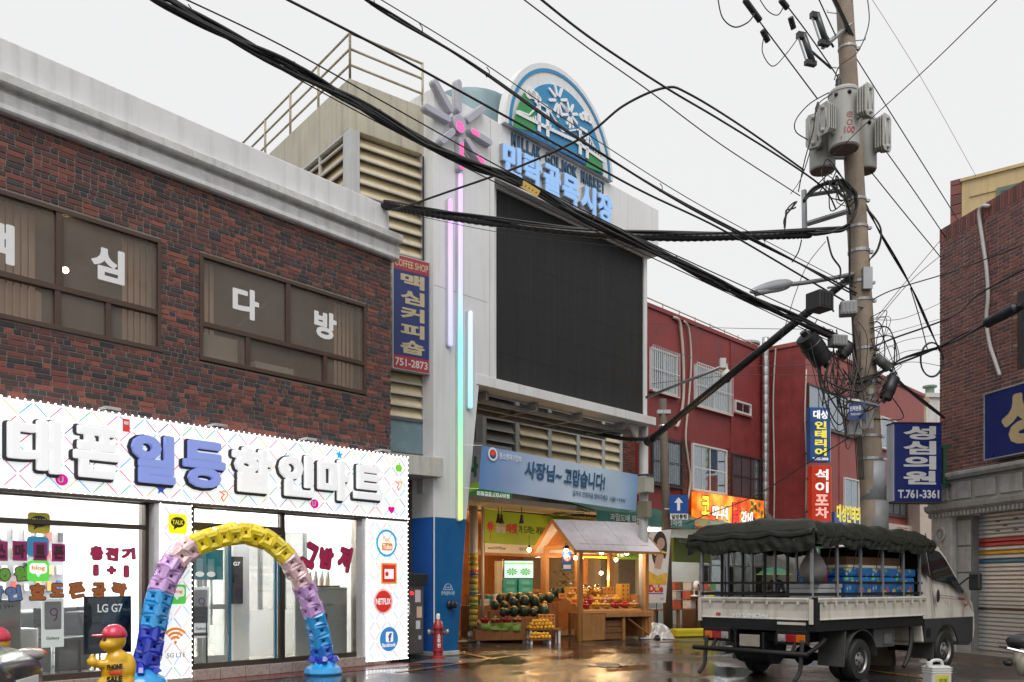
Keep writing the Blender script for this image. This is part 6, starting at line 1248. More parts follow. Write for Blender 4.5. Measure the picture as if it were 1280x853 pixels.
# ------------------------------------------------------------------ people
def person(name, lab, loc, rz, joints, edges, mats, head, group=None, extra=None):
    pass
def skin_body(par, name, V_, E_, Rr, mat):
    me = bpy.data.meshes.new(name); me.from_pydata(V_, E_, []); o = link(name, me, par); me.materials.append(mat)
    md = o.modifiers.new('Skin', 'SKIN'); md.use_smooth_shade = True
    for i, r in enumerate(Rr): me.skin_vertices[0].data[i].radius = (r, r)
    me.skin_vertices[0].data[0].use_root = True
    s = o.modifiers.new('Subdivision', 'SUBSURF'); s.levels = 2; s.render_levels = 2
    return o
def figure(lab, loc, rz, seated, top, bottom, hairc, arm_up=False):
    t = thing('person', lab, 'person', None, None, loc, rz)
    hip = .52 if seated else .90
    Vv = [(0, 0, hip), (0, 0, hip + .28), (0, 0, hip + .50), (0, 0, hip + .60), (-.17, 0, hip + .47), (.17, 0, hip + .47)]; Ee = [(0, 1), (1, 2), (2, 3), (2, 4), (2, 5)]; Rr = [.13, .125, .12, .05, .065, .065]
    def limb(a, pts, rs):
        p = a
        for q, r in zip(pts, rs): Vv.append(q); Rr.append(r); Ee.append((p, len(Vv) - 1)); p = len(Vv) - 1
        return p
    limb(4, [(-.23, -.02, hip + .2), (-.2, -.22, hip + .12)], [.05, .038])
    if arm_up: limb(5, [(.25, -.08, hip + .26), (.14, -.22, hip + .42)], [.05, .038])
    else: limb(5, [(.23, -.02, hip + .2), (.18, -.22, hip + .12)], [.05, .038])
    o = skin_body(t, 'body', Vv, Ee, Rr, top)
    for s in (-1, 1):
        if seated: P = [(s * .02, 0, hip), (s * .1, -.05, hip - .02), (s * .12, -.42, hip - .01), (s * .12, -.43, hip - .28), (s * .12, -.42, .06), (s * .12, -.56, .035)]
        else: P = [(s * .02, 0, hip), (s * .09, 0, hip - .08), (s * .1, -.02, hip - .45), (s * .1, .0, hip - .7), (s * .1, .01, .06), (s * .11, -.14, .035)]
        skin_body(t, 'leg', P, [(i, i + 1) for i in range(5)], [.1, .1, .068, .055, .042, .04], bottom)
    hz = hip + .74; m = MB(); m.lathe([(.01, -.125), (.05, -.12), (.075, -.06), (.085, .01), (.08, .07), (.05, .115), (.01, .125)], (0, 0, hz), 16); m.ell((0, -.088, hz - .01), (.014, .02, .022), 8, 6); m.ell((-.085, 0, hz), (.012, .02, .03), 8, 6); m.ell((.085, 0, hz), (.012, .02, .03), 8, 6); m.build('head', M('skin_tone', (.42, .26, .19), .5), t, smooth=True)
    m = MB(); m.lathe([(.088, -.02), (.095, .03), (.088, .09), (.055, .128), (.005, .138)], (0, .014, hz), 16); m.build('hair', hairc, t, smooth=True)
    m = MB(); m.ell((-.03, -.08, hz + .005), (.011, .006, .006), 6, 4); m.ell((.03, -.08, hz + .005), (.011, .006, .006), 6, 4); m.build('eyes', BLK, t); m = MB(); m.ell((0, -.076, hz - .055), (.024, .008, .006), 8, 4); m.build('mouth', M('lip_tone', (.3, .1, .09), .5), t)
    for s in (-1, 1):
        b0 = V((.14, -.22, hip + .42)) if (arm_up and s > 0) else V((s * (.2 if s < 0 else .18), -.22, hip + .12)); m = MB(); m.ell(tuple(b0 + V((0, -.05, .0))), (.035, .05, .022), 8, 6)
        for k in range(4): m.tube([b0 + V((-.026 + .017 * k, -.085, .0)), b0 + V((-.026 + .017 * k, -.12 + .006 * abs(k - 1.5), -.008)), b0 + V((-.026 + .017 * k, -.13 + .006 * abs(k - 1.5), -.035))], .0085, 5)
        m.tube([b0 + V((-s * .03, -.04, 0)), b0 + V((-s * .05, -.07, -.01)), b0 + V((-s * .045, -.09, -.02))], .0095, 5); m.build('hand', M('skin_tone', (.42, .26, .19), .5), t, smooth=True)
    return t
NAVY = M('navy_jacket', (.015, .018, .04), .6, var=.2); DKT = M('dark_trousers', (.02, .02, .022), .7); YLS = M('yellow_shirt', (.62, .58, .03), .6, var=.1); HBK = M('black_hair', (.012, .01, .01), .5, var=.2)
p = at(970, 731, 25.6); figure('person in a dark jacket holding a green umbrella behind the truck', (p.x, p.y, 0), R(150), False, NAVY, DKT, HBK, True)
t = thing('umbrella', 'open dark green umbrella with yellow rim held by the person behind the truck', 'umbrella', None, None, (p.x - .05, p.y + .02, 1.58), 0); m = MB(); nseg = 8; vs = [(0, 0, .25)]
for j in range(1, 5):
    for k in range(nseg * 2):
        a_ = math.pi * k / nseg; r = .52 * j / 4 * (1 if k % 2 == 0 else .95); vs.append((r * math.cos(a_), r * math.sin(a_), .25 - .22 * (j / 4) ** 2))
n2 = nseg * 2; fs = [(0, 1 + k, 1 + (k + 1) % n2) for k in range(n2)]
for j in range(3): fs += [(1 + j * n2 + k, 1 + (j + 1) * n2 + k, 1 + (j + 1) * n2 + (k + 1) % n2, 1 + j * n2 + (k + 1) % n2) for k in range(n2)]
m.add(vs, fs); m.build('canopy', M('umbrella_green', (.015, .13, .07), .5, var=.25, vs=30), t); m = MB(); m.tube([vs[1 + 3 * n2 + k] for k in range(n2)] + [vs[1 + 3 * n2]], .008, 4); m.build('rim', M('umbrella_rim', (.5, .45, .05), .5), t); m = MB(); m.cyl((0, 0, -.35), (0, 0, .3), .008, 6); m.build('shaft', ST, t)
p = at(884, 731, 26.2); figure('person in a yellow shirt sitting among the crates in the vegetable shop', (p.x, p.y, 0), R(20), True, YLS, DKT, HBK)
t = thing('stool', 'low stool under the person in the yellow shirt', 'stool', None, None, (p.x, p.y, 0), R(20)); box('seat', RP, t, -.16, .16, -.14, .16, .38, .42, .01)
for sx in (-.12, .12):
    for sy in (-.1, .12): box('leg', RP, t, sx - .015, sx + .015, sy - .015, sy + .015, 0, .38)
# ------------------------------------------------------------------ old slim pole with one-way sign
x_, y_ = at(833, 700, 23.6).xy; t = thing('old_pole', 'slim weathered brown pole carrying the one-way sign', 'pole', None, None, (x_, y_, 0), 0); m = MB(); m.tube([(0.05, 0, 0), (0, 0, 3), (-.1, 0, 6.25)], .13, 12, .10); m.build('shaft', M('weathered_brown_pole', (.13, .10, .075), .7, var=.25, vs=4, bump=.3), t, smooth=True); m = MB(); m.lathe([(.13, 5.5), (.14, 5.53), (.13, 5.56)], (-.08, 0, 0), 10); m.box(-.25, .1, -.1, .1, 5.85, 5.95); m.build('clamp', ST, t)
f = Fr(*at(836.5, 640, 23.3).xy, 86, 0); p = f.rect(836.5, 619, 860, 642); t = thing('traffic_sign', 'square blue one-way sign with white up arrow on the slim pole', 'sign', f); box('plate', M('sign_blue', (.01, .08, .35), .35), t, p[0], p[1], 0, .012, p[2], p[3]); cx = (p[0] + p[1]) / 2; w_ = p[1] - p[0]; h_ = p[3] - p[2]; z0 = p[2]
m = MB(); m.prism([(cx - .04, z0 + h_ * .15), (cx + .04, z0 + h_ * .15), (cx + .04, z0 + h_ * .58), (cx + .12, z0 + h_ * .58), (cx, z0 + h_ * .88), (cx - .12, z0 + h_ * .58), (cx - .04, z0 + h_ * .58)], -.003, -.001); m.build('arrow', WHITEL, t)
box('lower_plate', WHITEL, t, p[0] + .03, p[1], 0, .01, z0 - .16, z0 - .01); text('일방통행', BLKV, t, p[0] + .06, p[1] - .03, z0 - .145, z0 - .025, -.001, .002, .04); m = MB(); m.box(p[0] - .12, p[0] + .1, .013, .03, z0 + .1, z0 + .14); m.build('strap', ST, t)
# ================================================================== brick building on the right with roller shutter
RB = Fr(8.33, 17.28, 169); RZ_ = 8.2
K = thing('brick_building', 'red-brown brick corner building with stone shop surround and a striped roller shutter', 'building', RB)
RBC = [(.22, .07, .055), (.17, .058, .05), (.26, .085, .062), (.14, .05, .045), (.20, .07, .062), (.12, .05, .047)]
m = MB(); m.box(0, 7, .0, .3, 3.3, RZ_); m.box(-.0, .3, .3, 8, 0, RZ_); m.box(.3, 7, 7.7, 8, 0, RZ_); m.box(.3, 7, .3, 7.7, RZ_ - .3, RZ_ - .2); m.build('wall', M('pale_mortar', (.50, .46, .42), .85, var=.2, vs=8), K)
WN = (2.02, 3.5, 5.0, 6.35)
make_bricks(K, 0, 4.2, 3.42, 7.93, [WN], .0685, .20, .013, RBC, BRICK, 1.6, 300, bond='flemish', seed=21)
m = MB(); u = 0; rg = random.Random(6)
while u < 4.2: m.box(u, u + .057, -.012 + rg.uniform(-.002, .002), .002, 7.94, RZ_ + .01, rg.choice(RBC)); u += .0665
m.box(2.02 - .001, 2.02, 0, .1, 5, 6.35, RBC[0]); m.build('soldier_course', BRICK, K, kind='stuff')
z = 5.0; m = MB()
while z < 6.35: m.box(1.93, 2.018, -.016, .0, z, z + .06, rg.choice([(.30, .22, .17), (.2, .09, .07)])); z += .069
m.build('window_jamb', BRICK, K, kind='stuff'); o = box('window', BRONZE, K, 2.02, 3.5, -.012, -.003, 5.0, 6.35); box('pane', M('far_pane', (.06, .07, .08), .15), o, 2.1, 3.4, -.018, -.013, 5.06, 6.3)
STN = M('carved_grey_stone', (.40, .385, .365), .7, var=.22, vs=7, bump=.35, bs=50, streak=.35, dirt=(.1, .09, .08))
m = MB(); m.prismx([(.0, 3.28), (-.26, 3.28), (-.30, 3.34), (-.30, 3.40), (-.0, 3.46)], -.28, 6); m.build('cornice', STN, K, bevel=.008)
m = MB(); m.box(-.16, 6, -.16, .0, 2.84, 3.278); m.build('frieze', STN, K, bevel=.006)
for i in range(9): u0 = -.05 + i * .62; m = MB(); m.box(u0, u0 + .52, -.195, -.161, 2.90, 3.22); m.build('frieze_panel', STN, K, bevel=.012)
m = MB(); m.prismx([(.0, 2.70), (-.14, 2.70), (-.2, 2.75), (-.22, 2.838), (.0, 2.838)], -.2, 6); m.build('architrave', STN, K, bevel=.006); m = MB(); m.prismx([(.0, 2.60), (-.12, 2.60), (-.12, 2.698), (.0, 2.698)], -.16, 6); m.build('lower_band', STN, K)
for i in range(60): box('dentil', STN, K, -.14 + i * .1, -.09 + i * .1, -.16, -.122, 2.615, 2.69)
m = MB(); m.box(-.10, .46, -.12, .3, .3, 2.598); m.build('pilaster', STN, K, bevel=.01); m = MB(); m.box(-.14, .50, -.16, .0, 0, .298); m.build('pilaster_base', STN, K, bevel=.015)
for i in range(4): u0 = -.03 + i * .115; m = MB(); m.box(u0, u0 + .06, -.138, -.121, .4, 1.95); m.build('flute', STN, K, bevel=.01)
m = MB(); m.ring(.18, 2.28, .10, .15, -.15, -.121); m.disc(.18, 2.28, .06, -.145, 12); m.box(.14, .22, -.15, -.122, 2.0, 2.14); m.build('carved_wreath', STN, K)
m = MB(); m.box(.46, .86, .02, .3, 0, 2.598); m.build('jamb', M('stone_blocks', (.20, .19, .18), .7, var=.25, vs=6, bump=.3), K)
for i in range(5): box('jamb_block', STN, K, .48, .84, .005, .022, .05 + i * .5, .52 + i * .5, .01)
# shutter: corrugated slats with painted stripes
SHC = (.52, .52, .52); m = MB(); z = .03; H_ = 2.62; SL_ = .076
def sc_col(z):
    if 2.02 < z < 2.12: return (.42, .05, .06)
    if 1.86 < z < 1.96: return (.52, .30, .03)
    if 1.70 < z < 1.80: return (.03, .14, .26)
    return SHC
while z < H_:
    c_ = sc_col(z + .03); m.add([(.86, .19, z), (6, .19, z), (6, .165, z + SL_ * .25), (.86, .165, z + SL_ * .25), (6, .165, z + SL_ * .8), (.86, .165, z + SL_ * .8), (6, .19, z + SL_), (.86, .19, z + SL_)], [(0, 1, 2, 3), (3, 2, 4, 5), (5, 4, 6, 7)], c_); z += SL_
m.build('roller_shutter', M('shutter_metal', (1, 1, 1), .38, metal=.35, attr=True, var=.1, vs=3), K, kind='stuff')
m = MB(); m.box(.86, 6, .14, .2, .0, .06); m.build('shutter_foot', AL, K); m = MB(); m.box(.86, 6, .15, .162, .86, .90); m.build('shutter_bar', BLK, K); m = MB()
for (px, py) in ((1247, 652), (1270, 648), (1256, 657), (1247, 664), (1270, 662)): u, z = RB.uz(px, py, -.16); m.box(u - .05, u + .05, .155, .164, z - .012, z + .012)
m.build('shutter_vents', BLK, K, kind='stuff')
m = MB(); P = [(RB.u(px, .06), -.06, RB.uz(px, py, .06)[1]) for px, py in ((1236, 258), (1228, 258), (1224, 268), (1228, 300), (1233, 335), (1235, 370), (1233, 400), (1237, 430), (1244, 452), (1250, 470))]; m.tube(smooth_path(P, 5), .033, 8); m.build('conduit', M('white_flex_conduit', (.5, .49, .48), .5, var=.1), K, smooth=True)
box('pavement_step', WETGREY, K, -.5, 6, -.55, .13, .0, .10)
# facade sign
t = thing('shop_sign', 'blue clinic facade board with a big gold letter over the stone cornice', 'sign', RB); u0, z0 = RB.u(1231, .3), 3.52; box('board', M('deep_blue_sign', (.008, .018, .14), .35, var=.15), t, u0, 4.4, -.30, -.12, z0, 4.66); m = MB(); m.box(u0 - .02, 4.42, -.31, -.1, z0 - .02, z0); m.box(u0 - .02, 4.42, -.31, -.1, 4.66, 4.68); m.box(u0 - .02, u0, -.31, -.1, z0, 4.66); m.build('rim', M('sign_frame_silver', (.5, .5, .5)), t)
GLD = M('gold_sign_letter', (.55, .42, .22), .45); text('성', GLD, t, RB.u(1252, .3), RB.u(1252, .3) + .95, z0 + .14, z0 + 1.05, -.301, .004, .06, 'letter'); text('심', GLD, t, u0 + 1.65, u0 + 2.5, z0 + .14, z0 + 1.05, -.301, .004, .06, 'letter')
m = MB(); m.box(u0 + .3, u0 + .36, -.12, .0, z0 + .2, z0 + .9); m.box(3.8, 3.86, -.12, 0, z0 + .2, z0 + .9); m.build('bracket', DKF, t)
# projecting clinic sign
p = at(1118.5, 627, 16.55); f = Fr(p.x, p.y, 86, p.z); t = thing('projecting_sign', 'blue projecting clinic sign with bold white letters and phone number on the right building', 'sign', f); x1 = f.u(1177); z1 = (627 - 529) / FPX * 16.55
box('light_box', M('deep_blue_sign', (.008, .018, .14), .35), t, 0, x1, 0, .30, 0, z1, .008); m = MB(); m.box(-.012, -.001, .02, .15, .01, z1 - .01); m.box(-.012, -.001, .17, .29, .01, z1 - .01); m.build('edge_panel', M('pale_sign_edge', (.52, .53, .58), .4, var=.1), t)
m = MB(); m.box(-.02, x1 + .02, -.012, .31, -.025, -.001); m.build('rim', DKF, t); box('rim', DKF, t, -.02, x1 + .02, -.012, .31, z1 + .001, z1 + .02)
vtext('성심의원', M('white_sign_letter', (.62, .62, .62), .45), t, x1 * .18, x1 * .88, .32, z1 - .05, -.001, .004, .045, .10); text('T.761-3361', M('white_sign_letter', (.62, .62, .62), .45), t, .06, x1 - .05, .06, .22, -.001, .004, .03)
m = MB(); m.box(x1, x1 + .25, .1, .16, z1 * .2, z1 * .2 + .06); m.box(x1, x1 + .25, .1, .16, z1 * .7, z1 * .7 + .06); m.box(x1 + .08, x1 + .14, .08, .18, z1 * .2 + .06, z1 * .7); m.build('bracket', M('green_bracket', (.02, .08, .05), .5), t)
# yellow upper block behind
p = at(1202, 228, 23.5); f = Fr(p.x, p.y, 128); YB_ = thing('yellow_building', 'ochre yellow upper storey with a brick edge rising behind the right brick building', 'building', f); box('wall', M('yellow_render', (.54, .41, .21), .7, var=.12, streak=.2), YB_, 0, 6, 0, 5, 4, p.z); box('coping', M('yellow_render', (.5, .36, .16)), YB_, -.02, 6, -.06, .3, p.z + .001, p.z + .08); m = MB(); m.box(.2, 6, -.03, -.001, p.z - .45, p.z - .4); m.build('string_course', M('yellow_render', (.5, .36, .16)), YB_)
a, b, c, d = f.rect(1246, 236, 1290, 256); o = box('window', M('green_frame', (.12, .16, .12), .5), YB_, a, b, -.04, .02, min(c, d) - .6, d); box('pane', M('far_pane', (.06, .07, .08), .15), o, a + .1, b - .1, -.048, -.042, min(c, d) - .5, d - .1)
m = MB(); zz = 7
while zz < p.z + .1: m.box(-.27, -.01, -.02, .3, zz, min(zz + .24, p.z + .1), rnd.choice(RBC)); zz += .26
m.build('brick_pier', BRICK, YB_)
# ================================================================== utility pole
PY = 14.6
def pax(z): return V((6.085 - .0568 * z, PY, z))
CONC = M('pole_concrete', (.28, .22, .165), .75, var=.35, vs=3, bump=.25, bs=40, streak=.35, dirt=(.12, .09, .07)); GALV = M('galvanised_steel', (.38, .39, .40), .42, metal=.7, var=.15)
UP = thing('utility_pole', 'tall leaning concrete utility pole with steel bands behind the truck', 'utility pole', None, None, (6.085, PY, 0), 0)
def rel(p): return V(p) - V((6.085, PY, 0))
m = MB(); m.tube([rel(pax(z)) for z in (0, 2, 4, 6, 8, 10, 12, 13.2)], [.212, .199, .184, .168, .152, .138, .126, .12], 20); m.build('shaft', CONC, UP, smooth=True)
prad = lambda z: .212 - .0074 * z
for z, h in ((3.35, .05), (3.72, .05), (4.6, .06), (5.15, .05), (5.95, .05), (6.25, .05), (6.75, .06), (7.15, .05), (7.6, .05), (9.3, .06), (10.1, .05)):
    m = MB(); c0 = rel(pax(z)); m.lathe([(prad(z) + .001, 0), (prad(z) + .012, .005), (prad(z) + .012, h - .005), (prad(z) + .001, h)], c0, 20); m.box(c0.x + prad(z), c0.x + prad(z) + .07, c0.y - .03, c0.y + .03, z + .005, z + h - .005); m.build('steel_band', GALV, UP)
m = MB(); c0 = rel(pax(2.7)); m.lathe([(prad(2.5) + .004, 0), (prad(3.1) + .006, .62)], c0, 20); m.build('grey_sleeve', M('grey_sleeve', (.26, .28, .30), .5, var=.2), UP, smooth=True)
m = MB(); c0 = rel(pax(2.0)); m.lathe([(prad(2) + .012, 0), (prad(2.6) + .012, .68)], c0, 20); m.build('lower_sleeve', M('dark_grey_sleeve', (.16, .165, .17), .5, var=.2), UP, smooth=True)
m = MB(); c0 = rel(pax(3.8)); r_ = prad(3.8) + .006
for k in range(5): a0 = 190 + k * 16; m.add([(c0.x + r_ * math.cos(R(a0 + d_)), c0.y + r_ * math.sin(R(a0 + d_)), z_) for d_, z_ in ((0, 3.85), (16, 3.85), (16, 4.5), (0, 4.5))], [(0, 1, 2, 3)])
m.build('paper_notice', M('grey_paper', (.40, .39, .38), .7, var=.2), UP)
# climbing steps
m = MB()
for i in range(9): z = 8.9 + i * .45; c0 = rel(pax(z)); s = 1 if i % 2 else -1; m.tube([c0 + V((s * .1, 0, 0)), c0 + V((s * .30, -.02, .01)), c0 + V((s * .30, -.02, .05))], .009, 5)
m.build('climbing_steps', GALV, UP)
def ap(px, py, Y): return tuple(rel(at(px, py, Y)))
# brackets
def chan(name, a, b, w_=.05, mt=GALV):
    m = MB(); a, b = V(a), V(b); m.tube([a, b], w_, 4); m.build(name, mt, UP)
chan('cross_arm', ap(1009, 280, 14.5), ap(1064, 263, 14.5), .045); chan('cross_arm', ap(1005, 238, 14.4), ap(1006, 297, 14.4), .045); chan('cross_arm', ap(1005, 245, 14.45), ap(1066, 236, 14.5), .035); chan('cross_arm', ap(1038, 230, 14.4), ap(1060, 252, 14.5), .03)
chan('cross_arm', ap(1028, 60, 14.3), ap(1064, 30, 14.5), .035); chan('cross_arm', ap(1040, -6, 14.2), ap(1065, 46, 14.5), .04, M('dark_brace', (.03, .03, .03), .5)); chan('cross_arm', ap(1062, 3, 14.5), ap(1062, 8, 14.9), .05)
# ---------------- transformers
TGR = M('transformer_grey', (.40, .40, .375), .45, var=.12, vs=4, streak=.2, dirt=(.15, .12, .09)); TBT = M('transformer_base', (.16, .12, .095), .6, var=.3); RDT = M('red_stencil', (.42, .05, .05), .5)
def transformer(lab, cx, yt, yb, Y, r, fins, marks=False):
    p = at(cx, yb, Y); z1 = (yb - yt) / FPX * Y; t = thing('transformer', lab, 'transformer', None, 'pole transformers', tuple(p), 0)
    m = MB(); m.lathe([(r * .93, .0), (r, .02), (r, z1 - .08), (r * 1.05, z1 - .075), (r * 1.05, z1 - .04), (r, z1 - .035), (r * .9, z1), (.02, z1 + .03)], (0, 0, 0), 24); m.build('tank', TGR, t, smooth=True, auto=35); m = MB(); m.lathe([(r * .91, -.012), (r * .9, -.002)], (0, 0, 0), 24); m.build('underside', TBT, t)
    for (px0, py0, px1, py1, dx_, dy_, n) in fins:           # a stack of pressed panels standing off the tank along (dx, dy)
        dr = V((dx_, dy_, 0)).normalized(); tang = V((-dr.y, dr.x, 0)); zc = (at(0, py0, Y).z - p.z, at(0, py1, Y).z - p.z); zz1, zz0 = zc; hw = .13; cc = .06
        for k in range(n):
            c0 = dr * (r + .07 + .042 * k); th = dr * .011; g_ = .012 * (n - 1 - k); prof = [(-1, zz0 + cc), (-.65, zz0 + g_), (.65, zz0 + g_), (1, zz0 + cc), (1, zz1 - cc), (.65, zz1 - g_), (-.65, zz1 - g_), (-1, zz1 - cc)]; q = MB()
            vs = [c0 + tang * (hw * s_) - th + V((0, 0, z)) for s_, z in prof] + [c0 + tang * (hw * s_) + th + V((0, 0, z)) for s_, z in prof]
            q.add(vs, [tuple(range(7, -1, -1)), tuple(range(8, 16))] + [(i, (i + 1) % 8, (i + 1) % 8 + 8, i + 8) for i in range(8)]); o = q.build('radiator_fin', TGR, t, bevel=.004)
        q = MB(); e = r + .07 + .042 * n
        for zq in (zz1 - .07, zz0 + .07): q.cyl(tuple(dr * r * .6 + V((0, 0, zq))), tuple(dr * e + V((0, 0, zq))), .035, 10)
        for s_ in (-.5, .5): q.tube([dr * (e - .03) + tang * (hw * s_) + V((0, 0, zz0 + .1)), dr * (e - .03) + tang * (hw * s_) + V((0, 0, zz1 - .1))], .012, 6)
        q.build('header_pipe', TGR, t, smooth=True)
    for k in range(3):
        a_ = R(-140 + k * 50); q = MB(); c0 = V((r * .98 * math.cos(a_), r * .98 * math.sin(a_), z1 - .14)); q.ell(tuple(c0), .035, 8, 6); q.ell(tuple(c0 * 1.0 + V((.02 * math.cos(a_), .02 * math.sin(a_), 0))), .025, 8, 6); q.build('bushing', BLK, t, smooth=True)
    q = MB(); q.lathe([(.04, z1), (.055, z1 + .03), (.04, z1 + .05), (.055, z1 + .08), (.04, z1 + .1), (.05, z1 + .13), (.025, z1 + .2), (.012, z1 + .24)], (-r * .45, -.05, 0), 10); q.build('insulator', BLK, t, smooth=True)
    if marks:
        MB().ring(0, z1 * .47, .035, .043, -r - .004, -r - .001).build('stencil_ring', RDT, t); MB().ring(0, z1 * .34, .035, .043, -r - .004, -r - .001).build('stencil_ring', RDT, t)
        q = MB(); star(0, z1 * .47, .022, -r - .004, -r - .001, q); q.build('stencil_star', RDT, t); text('100', RDT, t, -.08, .08, z1 * .16, z1 * .27, -r - .001, .003, .01); text('22900-230', RDT, t, -.13, .11, z1 * .07, z1 * .12, -r + .03, .003, .01)
    q = MB(); d = V((pax(p.z + z1 * .6).x - p.x, PY - p.y, 0)); q.tube([V((0, 0, z1 * .75)), d + V((0, 0, z1 * .75))], .03, 6); q.tube([V((0, 0, z1 * .25)), d + V((0, 0, z1 * .25))], .03, 6); q.build('mounting_arm', GALV, t)
    return t
transformer('grey oil transformer stencilled 100 in front of the pole', 1055, 114, 187, 14.15, .235, [(0, 137, 0, 176, -.9, -.42, 4), (0, 120, 0, 160, .62, -.78, 4)], True)
transformer('grey oil transformer without markings on the gate side of the pole', 1028, 148, 214, 14.6, .205, [(0, 155, 0, 197, -.62, -.78, 4)])
transformer('grey oil transformer half hidden on the clinic side of the pole', 1081, 150, 214, 14.95, .19, [(0, 155, 0, 200, .62, -.78, 4)])
# fuse cut-outs
for k, (px, py, lab) in enumerate(((1008, 60, 'dark fuse cut-out hanging free beside the pole top'), (1025, 35, 'dark fuse cut-out close against the pole top arm'))):
    p = at(px, py, 14.2); t = thing('fuse_cutout', lab, 'fuse', None, 'fuse cut-outs', tuple(p), .3); m = MB(); m.tube([(-.06, 0, .2), (.12, 0, -.22)], .05, 10); m.build('insulator', M('dark_porcelain', (.06, .065, .07), .3), t, smooth=True); m = MB(); m.tube([(-.15, 0, .14), (.0, 0, -.22)], .015, 6); m.build('fuse_tube', GALV, t); box('clamp', BLK, t, -.17, -.03, -.04, .04, .13, .22); box('clamp', BLK, t, -.02, .17, -.04, .04, -.27, -.2); m = MB(); m.tube([(.03, 0, 0), tuple(rel(V((0, 0, 0))) * 0 + (pax(p.z) - p) * .9)], .02, 6); m.build('arm', BLK, t)
# ---------------- street light
LS = thing('street_light', 'grey cobra-head street lamp reaching out from the utility pole', 'street light', None, None, tuple(pax(6.25)), 0)
def lrel(px, py, Y): return at(px, py, Y) - pax(6.25)
m = MB(); m.tube(smooth_path([lrel(1070, 342, 14.55), lrel(1040, 348, 14.3), lrel(1010, 353, 14.0), lrel(985, 356, 13.8)], 4), .035, 8); m.tube([lrel(1060, 355, 14.5), lrel(1035, 360, 14.3)], .02, 6); m.build('arm', GALV, LS, smooth=True)
m = MB(); P = smooth_path([lrel(990, 354, 13.85), lrel(980, 356, 13.77), lrel(960, 360, 13.6), lrel(938, 365, 13.4)], 4); m.tube(P, [.03, .04, .06, .075, .085, .092, .095, .092, .085, .075, .06, .045, .02][:len(P)], 12); m.build('lamp_head', M('lamp_head_grey', (.33, .34, .36), .4, metal=.3), LS, smooth=True)
m = MB(); m.tube([lrel(978, 359, 13.72), lrel(945, 366, 13.46)], .055, 10); m.build('lens', M('lens_glass', (.4, .42, .42), .15), LS, smooth=True)
m = MB(); m.box(-.05, .1, -.25, -.12, -.15, .2); m.build('clamp', GALV, LS)
# ---------------- boxes and closures on the pole
def closure(lab, a, b, r, col, name='splice_closure'):
    t = thing(name, lab, 'cable closure', None, None, tuple(at(*a)), 0); d = at(*b) - at(*a); m = MB(); P = [d * k for k in (0, .04, .06, .3, .32, .6, .62, .94, .96, 1)]; m.tube(P, [r * .7, r, r, r, r * 1.06, r * 1.06, r, r, r * .85, r * .5], 14); m.build('barrel', M(lab[:12], col, .45, var=.2), t, smooth=True, auto=35); m = MB(); m.tube([d * .98, d * 1.15], r * .3, 8); m.build('cable_gland', BLK, t); m = MB(); m.tube([d * .02, d * -.12], r * .3, 8); m.build('cable_gland', BLK, t); return t
closure('fat black barrel closure with pink tape hanging in the pole tangle', (1006, 419, 14.0), (1030, 453, 14.2), .17, (.018, .018, .02)); m = MB()
closure('black splice closure on the cable near the right brick wall', (1232, 405, 15.2), (1272, 384, 14.6), .09, (.015, .016, .022)); closure('small dark closure under the pole tangle', (1062, 432, 14.3), (1050, 446, 14.3), .1, (.03, .03, .033)); closure('black closure wired to the clinic side of the pole', (1106, 500, 14.4), (1118, 470, 14.4), .1, (.02, .02, .022)); closure('slim grey closure strapped across the pole', (1094, 445, 14.35), (1112, 462, 14.4), .075, (.09, .09, .09))
def hung_box(lab, px, Y, col, dep=.25, rz=0):
    p = at((px[0] + px[2]) / 2, px[3], Y); w_ = (px[2] - px[0]) / FPX * Y / 2; h_ = (px[3] - px[1]) / FPX * Y; t = thing('equipment_box', lab, 'box', None, None, tuple(p), rz); box('housing', M(lab[:14], col, .5, var=.15), t, -w_, w_, -dep / 2, dep / 2, 0, h_, .02); m = MB()
    for k in range(4): m.box(-w_ * .8 + k * w_ * .45, -w_ * .6 + k * w_ * .45, -dep / 2 - .012, -dep / 2, h_ * .15, h_ * .85)
    m.build('ribs', M(lab[:14], col), t); d = pax(p.z) - p; m = MB(); m.tube([(0, 0, h_ * .9), (d.x, d.y, h_ * .9)], .018, 6); m.build('arm', GALV, t); return t
hung_box('black ribbed equipment box hung on the street lamp arm', (1012, 366, 1037, 389), 14.1, (.03, .03, .03), .3, .5); hung_box('grey rounded equipment box beside the pole band', (1050, 378, 1070, 395), 14.25, (.28, .29, .29), .22, -.2); hung_box('pale grey junction box in the cable tangle', (1037, 420, 1057, 434), 14.1, (.26, .27, .26), .2, .2); hung_box('white meter box behind the street name plate', (1059, 518, 1075, 545), 14.25, (.45, .45, .43), .2)
p = at(1061, 524, 14.0); t = thing('street_name_sign', 'small blue street name plate on a short arm of the pole', 'sign', None, None, tuple(p), R(-25)); box('plate', M('name_plate_blue', (.03, .06, .22), .4), t, 0, .25, 0, .015, -.02, .24); text('민락본동로', WHITEL, t, .02, .23, .12, .2, -.001, .002, .02); text('Millakbondong-ro', WHITEL, t, .03, .22, .04, .09, -.001, .002, 0); m = MB(); d = pax(p.z + .3) - p; m.tube([(-.02, 0, .3), (.15, .0, .26), (.42, .3, .22)], .035, 4); m.build('arm', GALV, t)
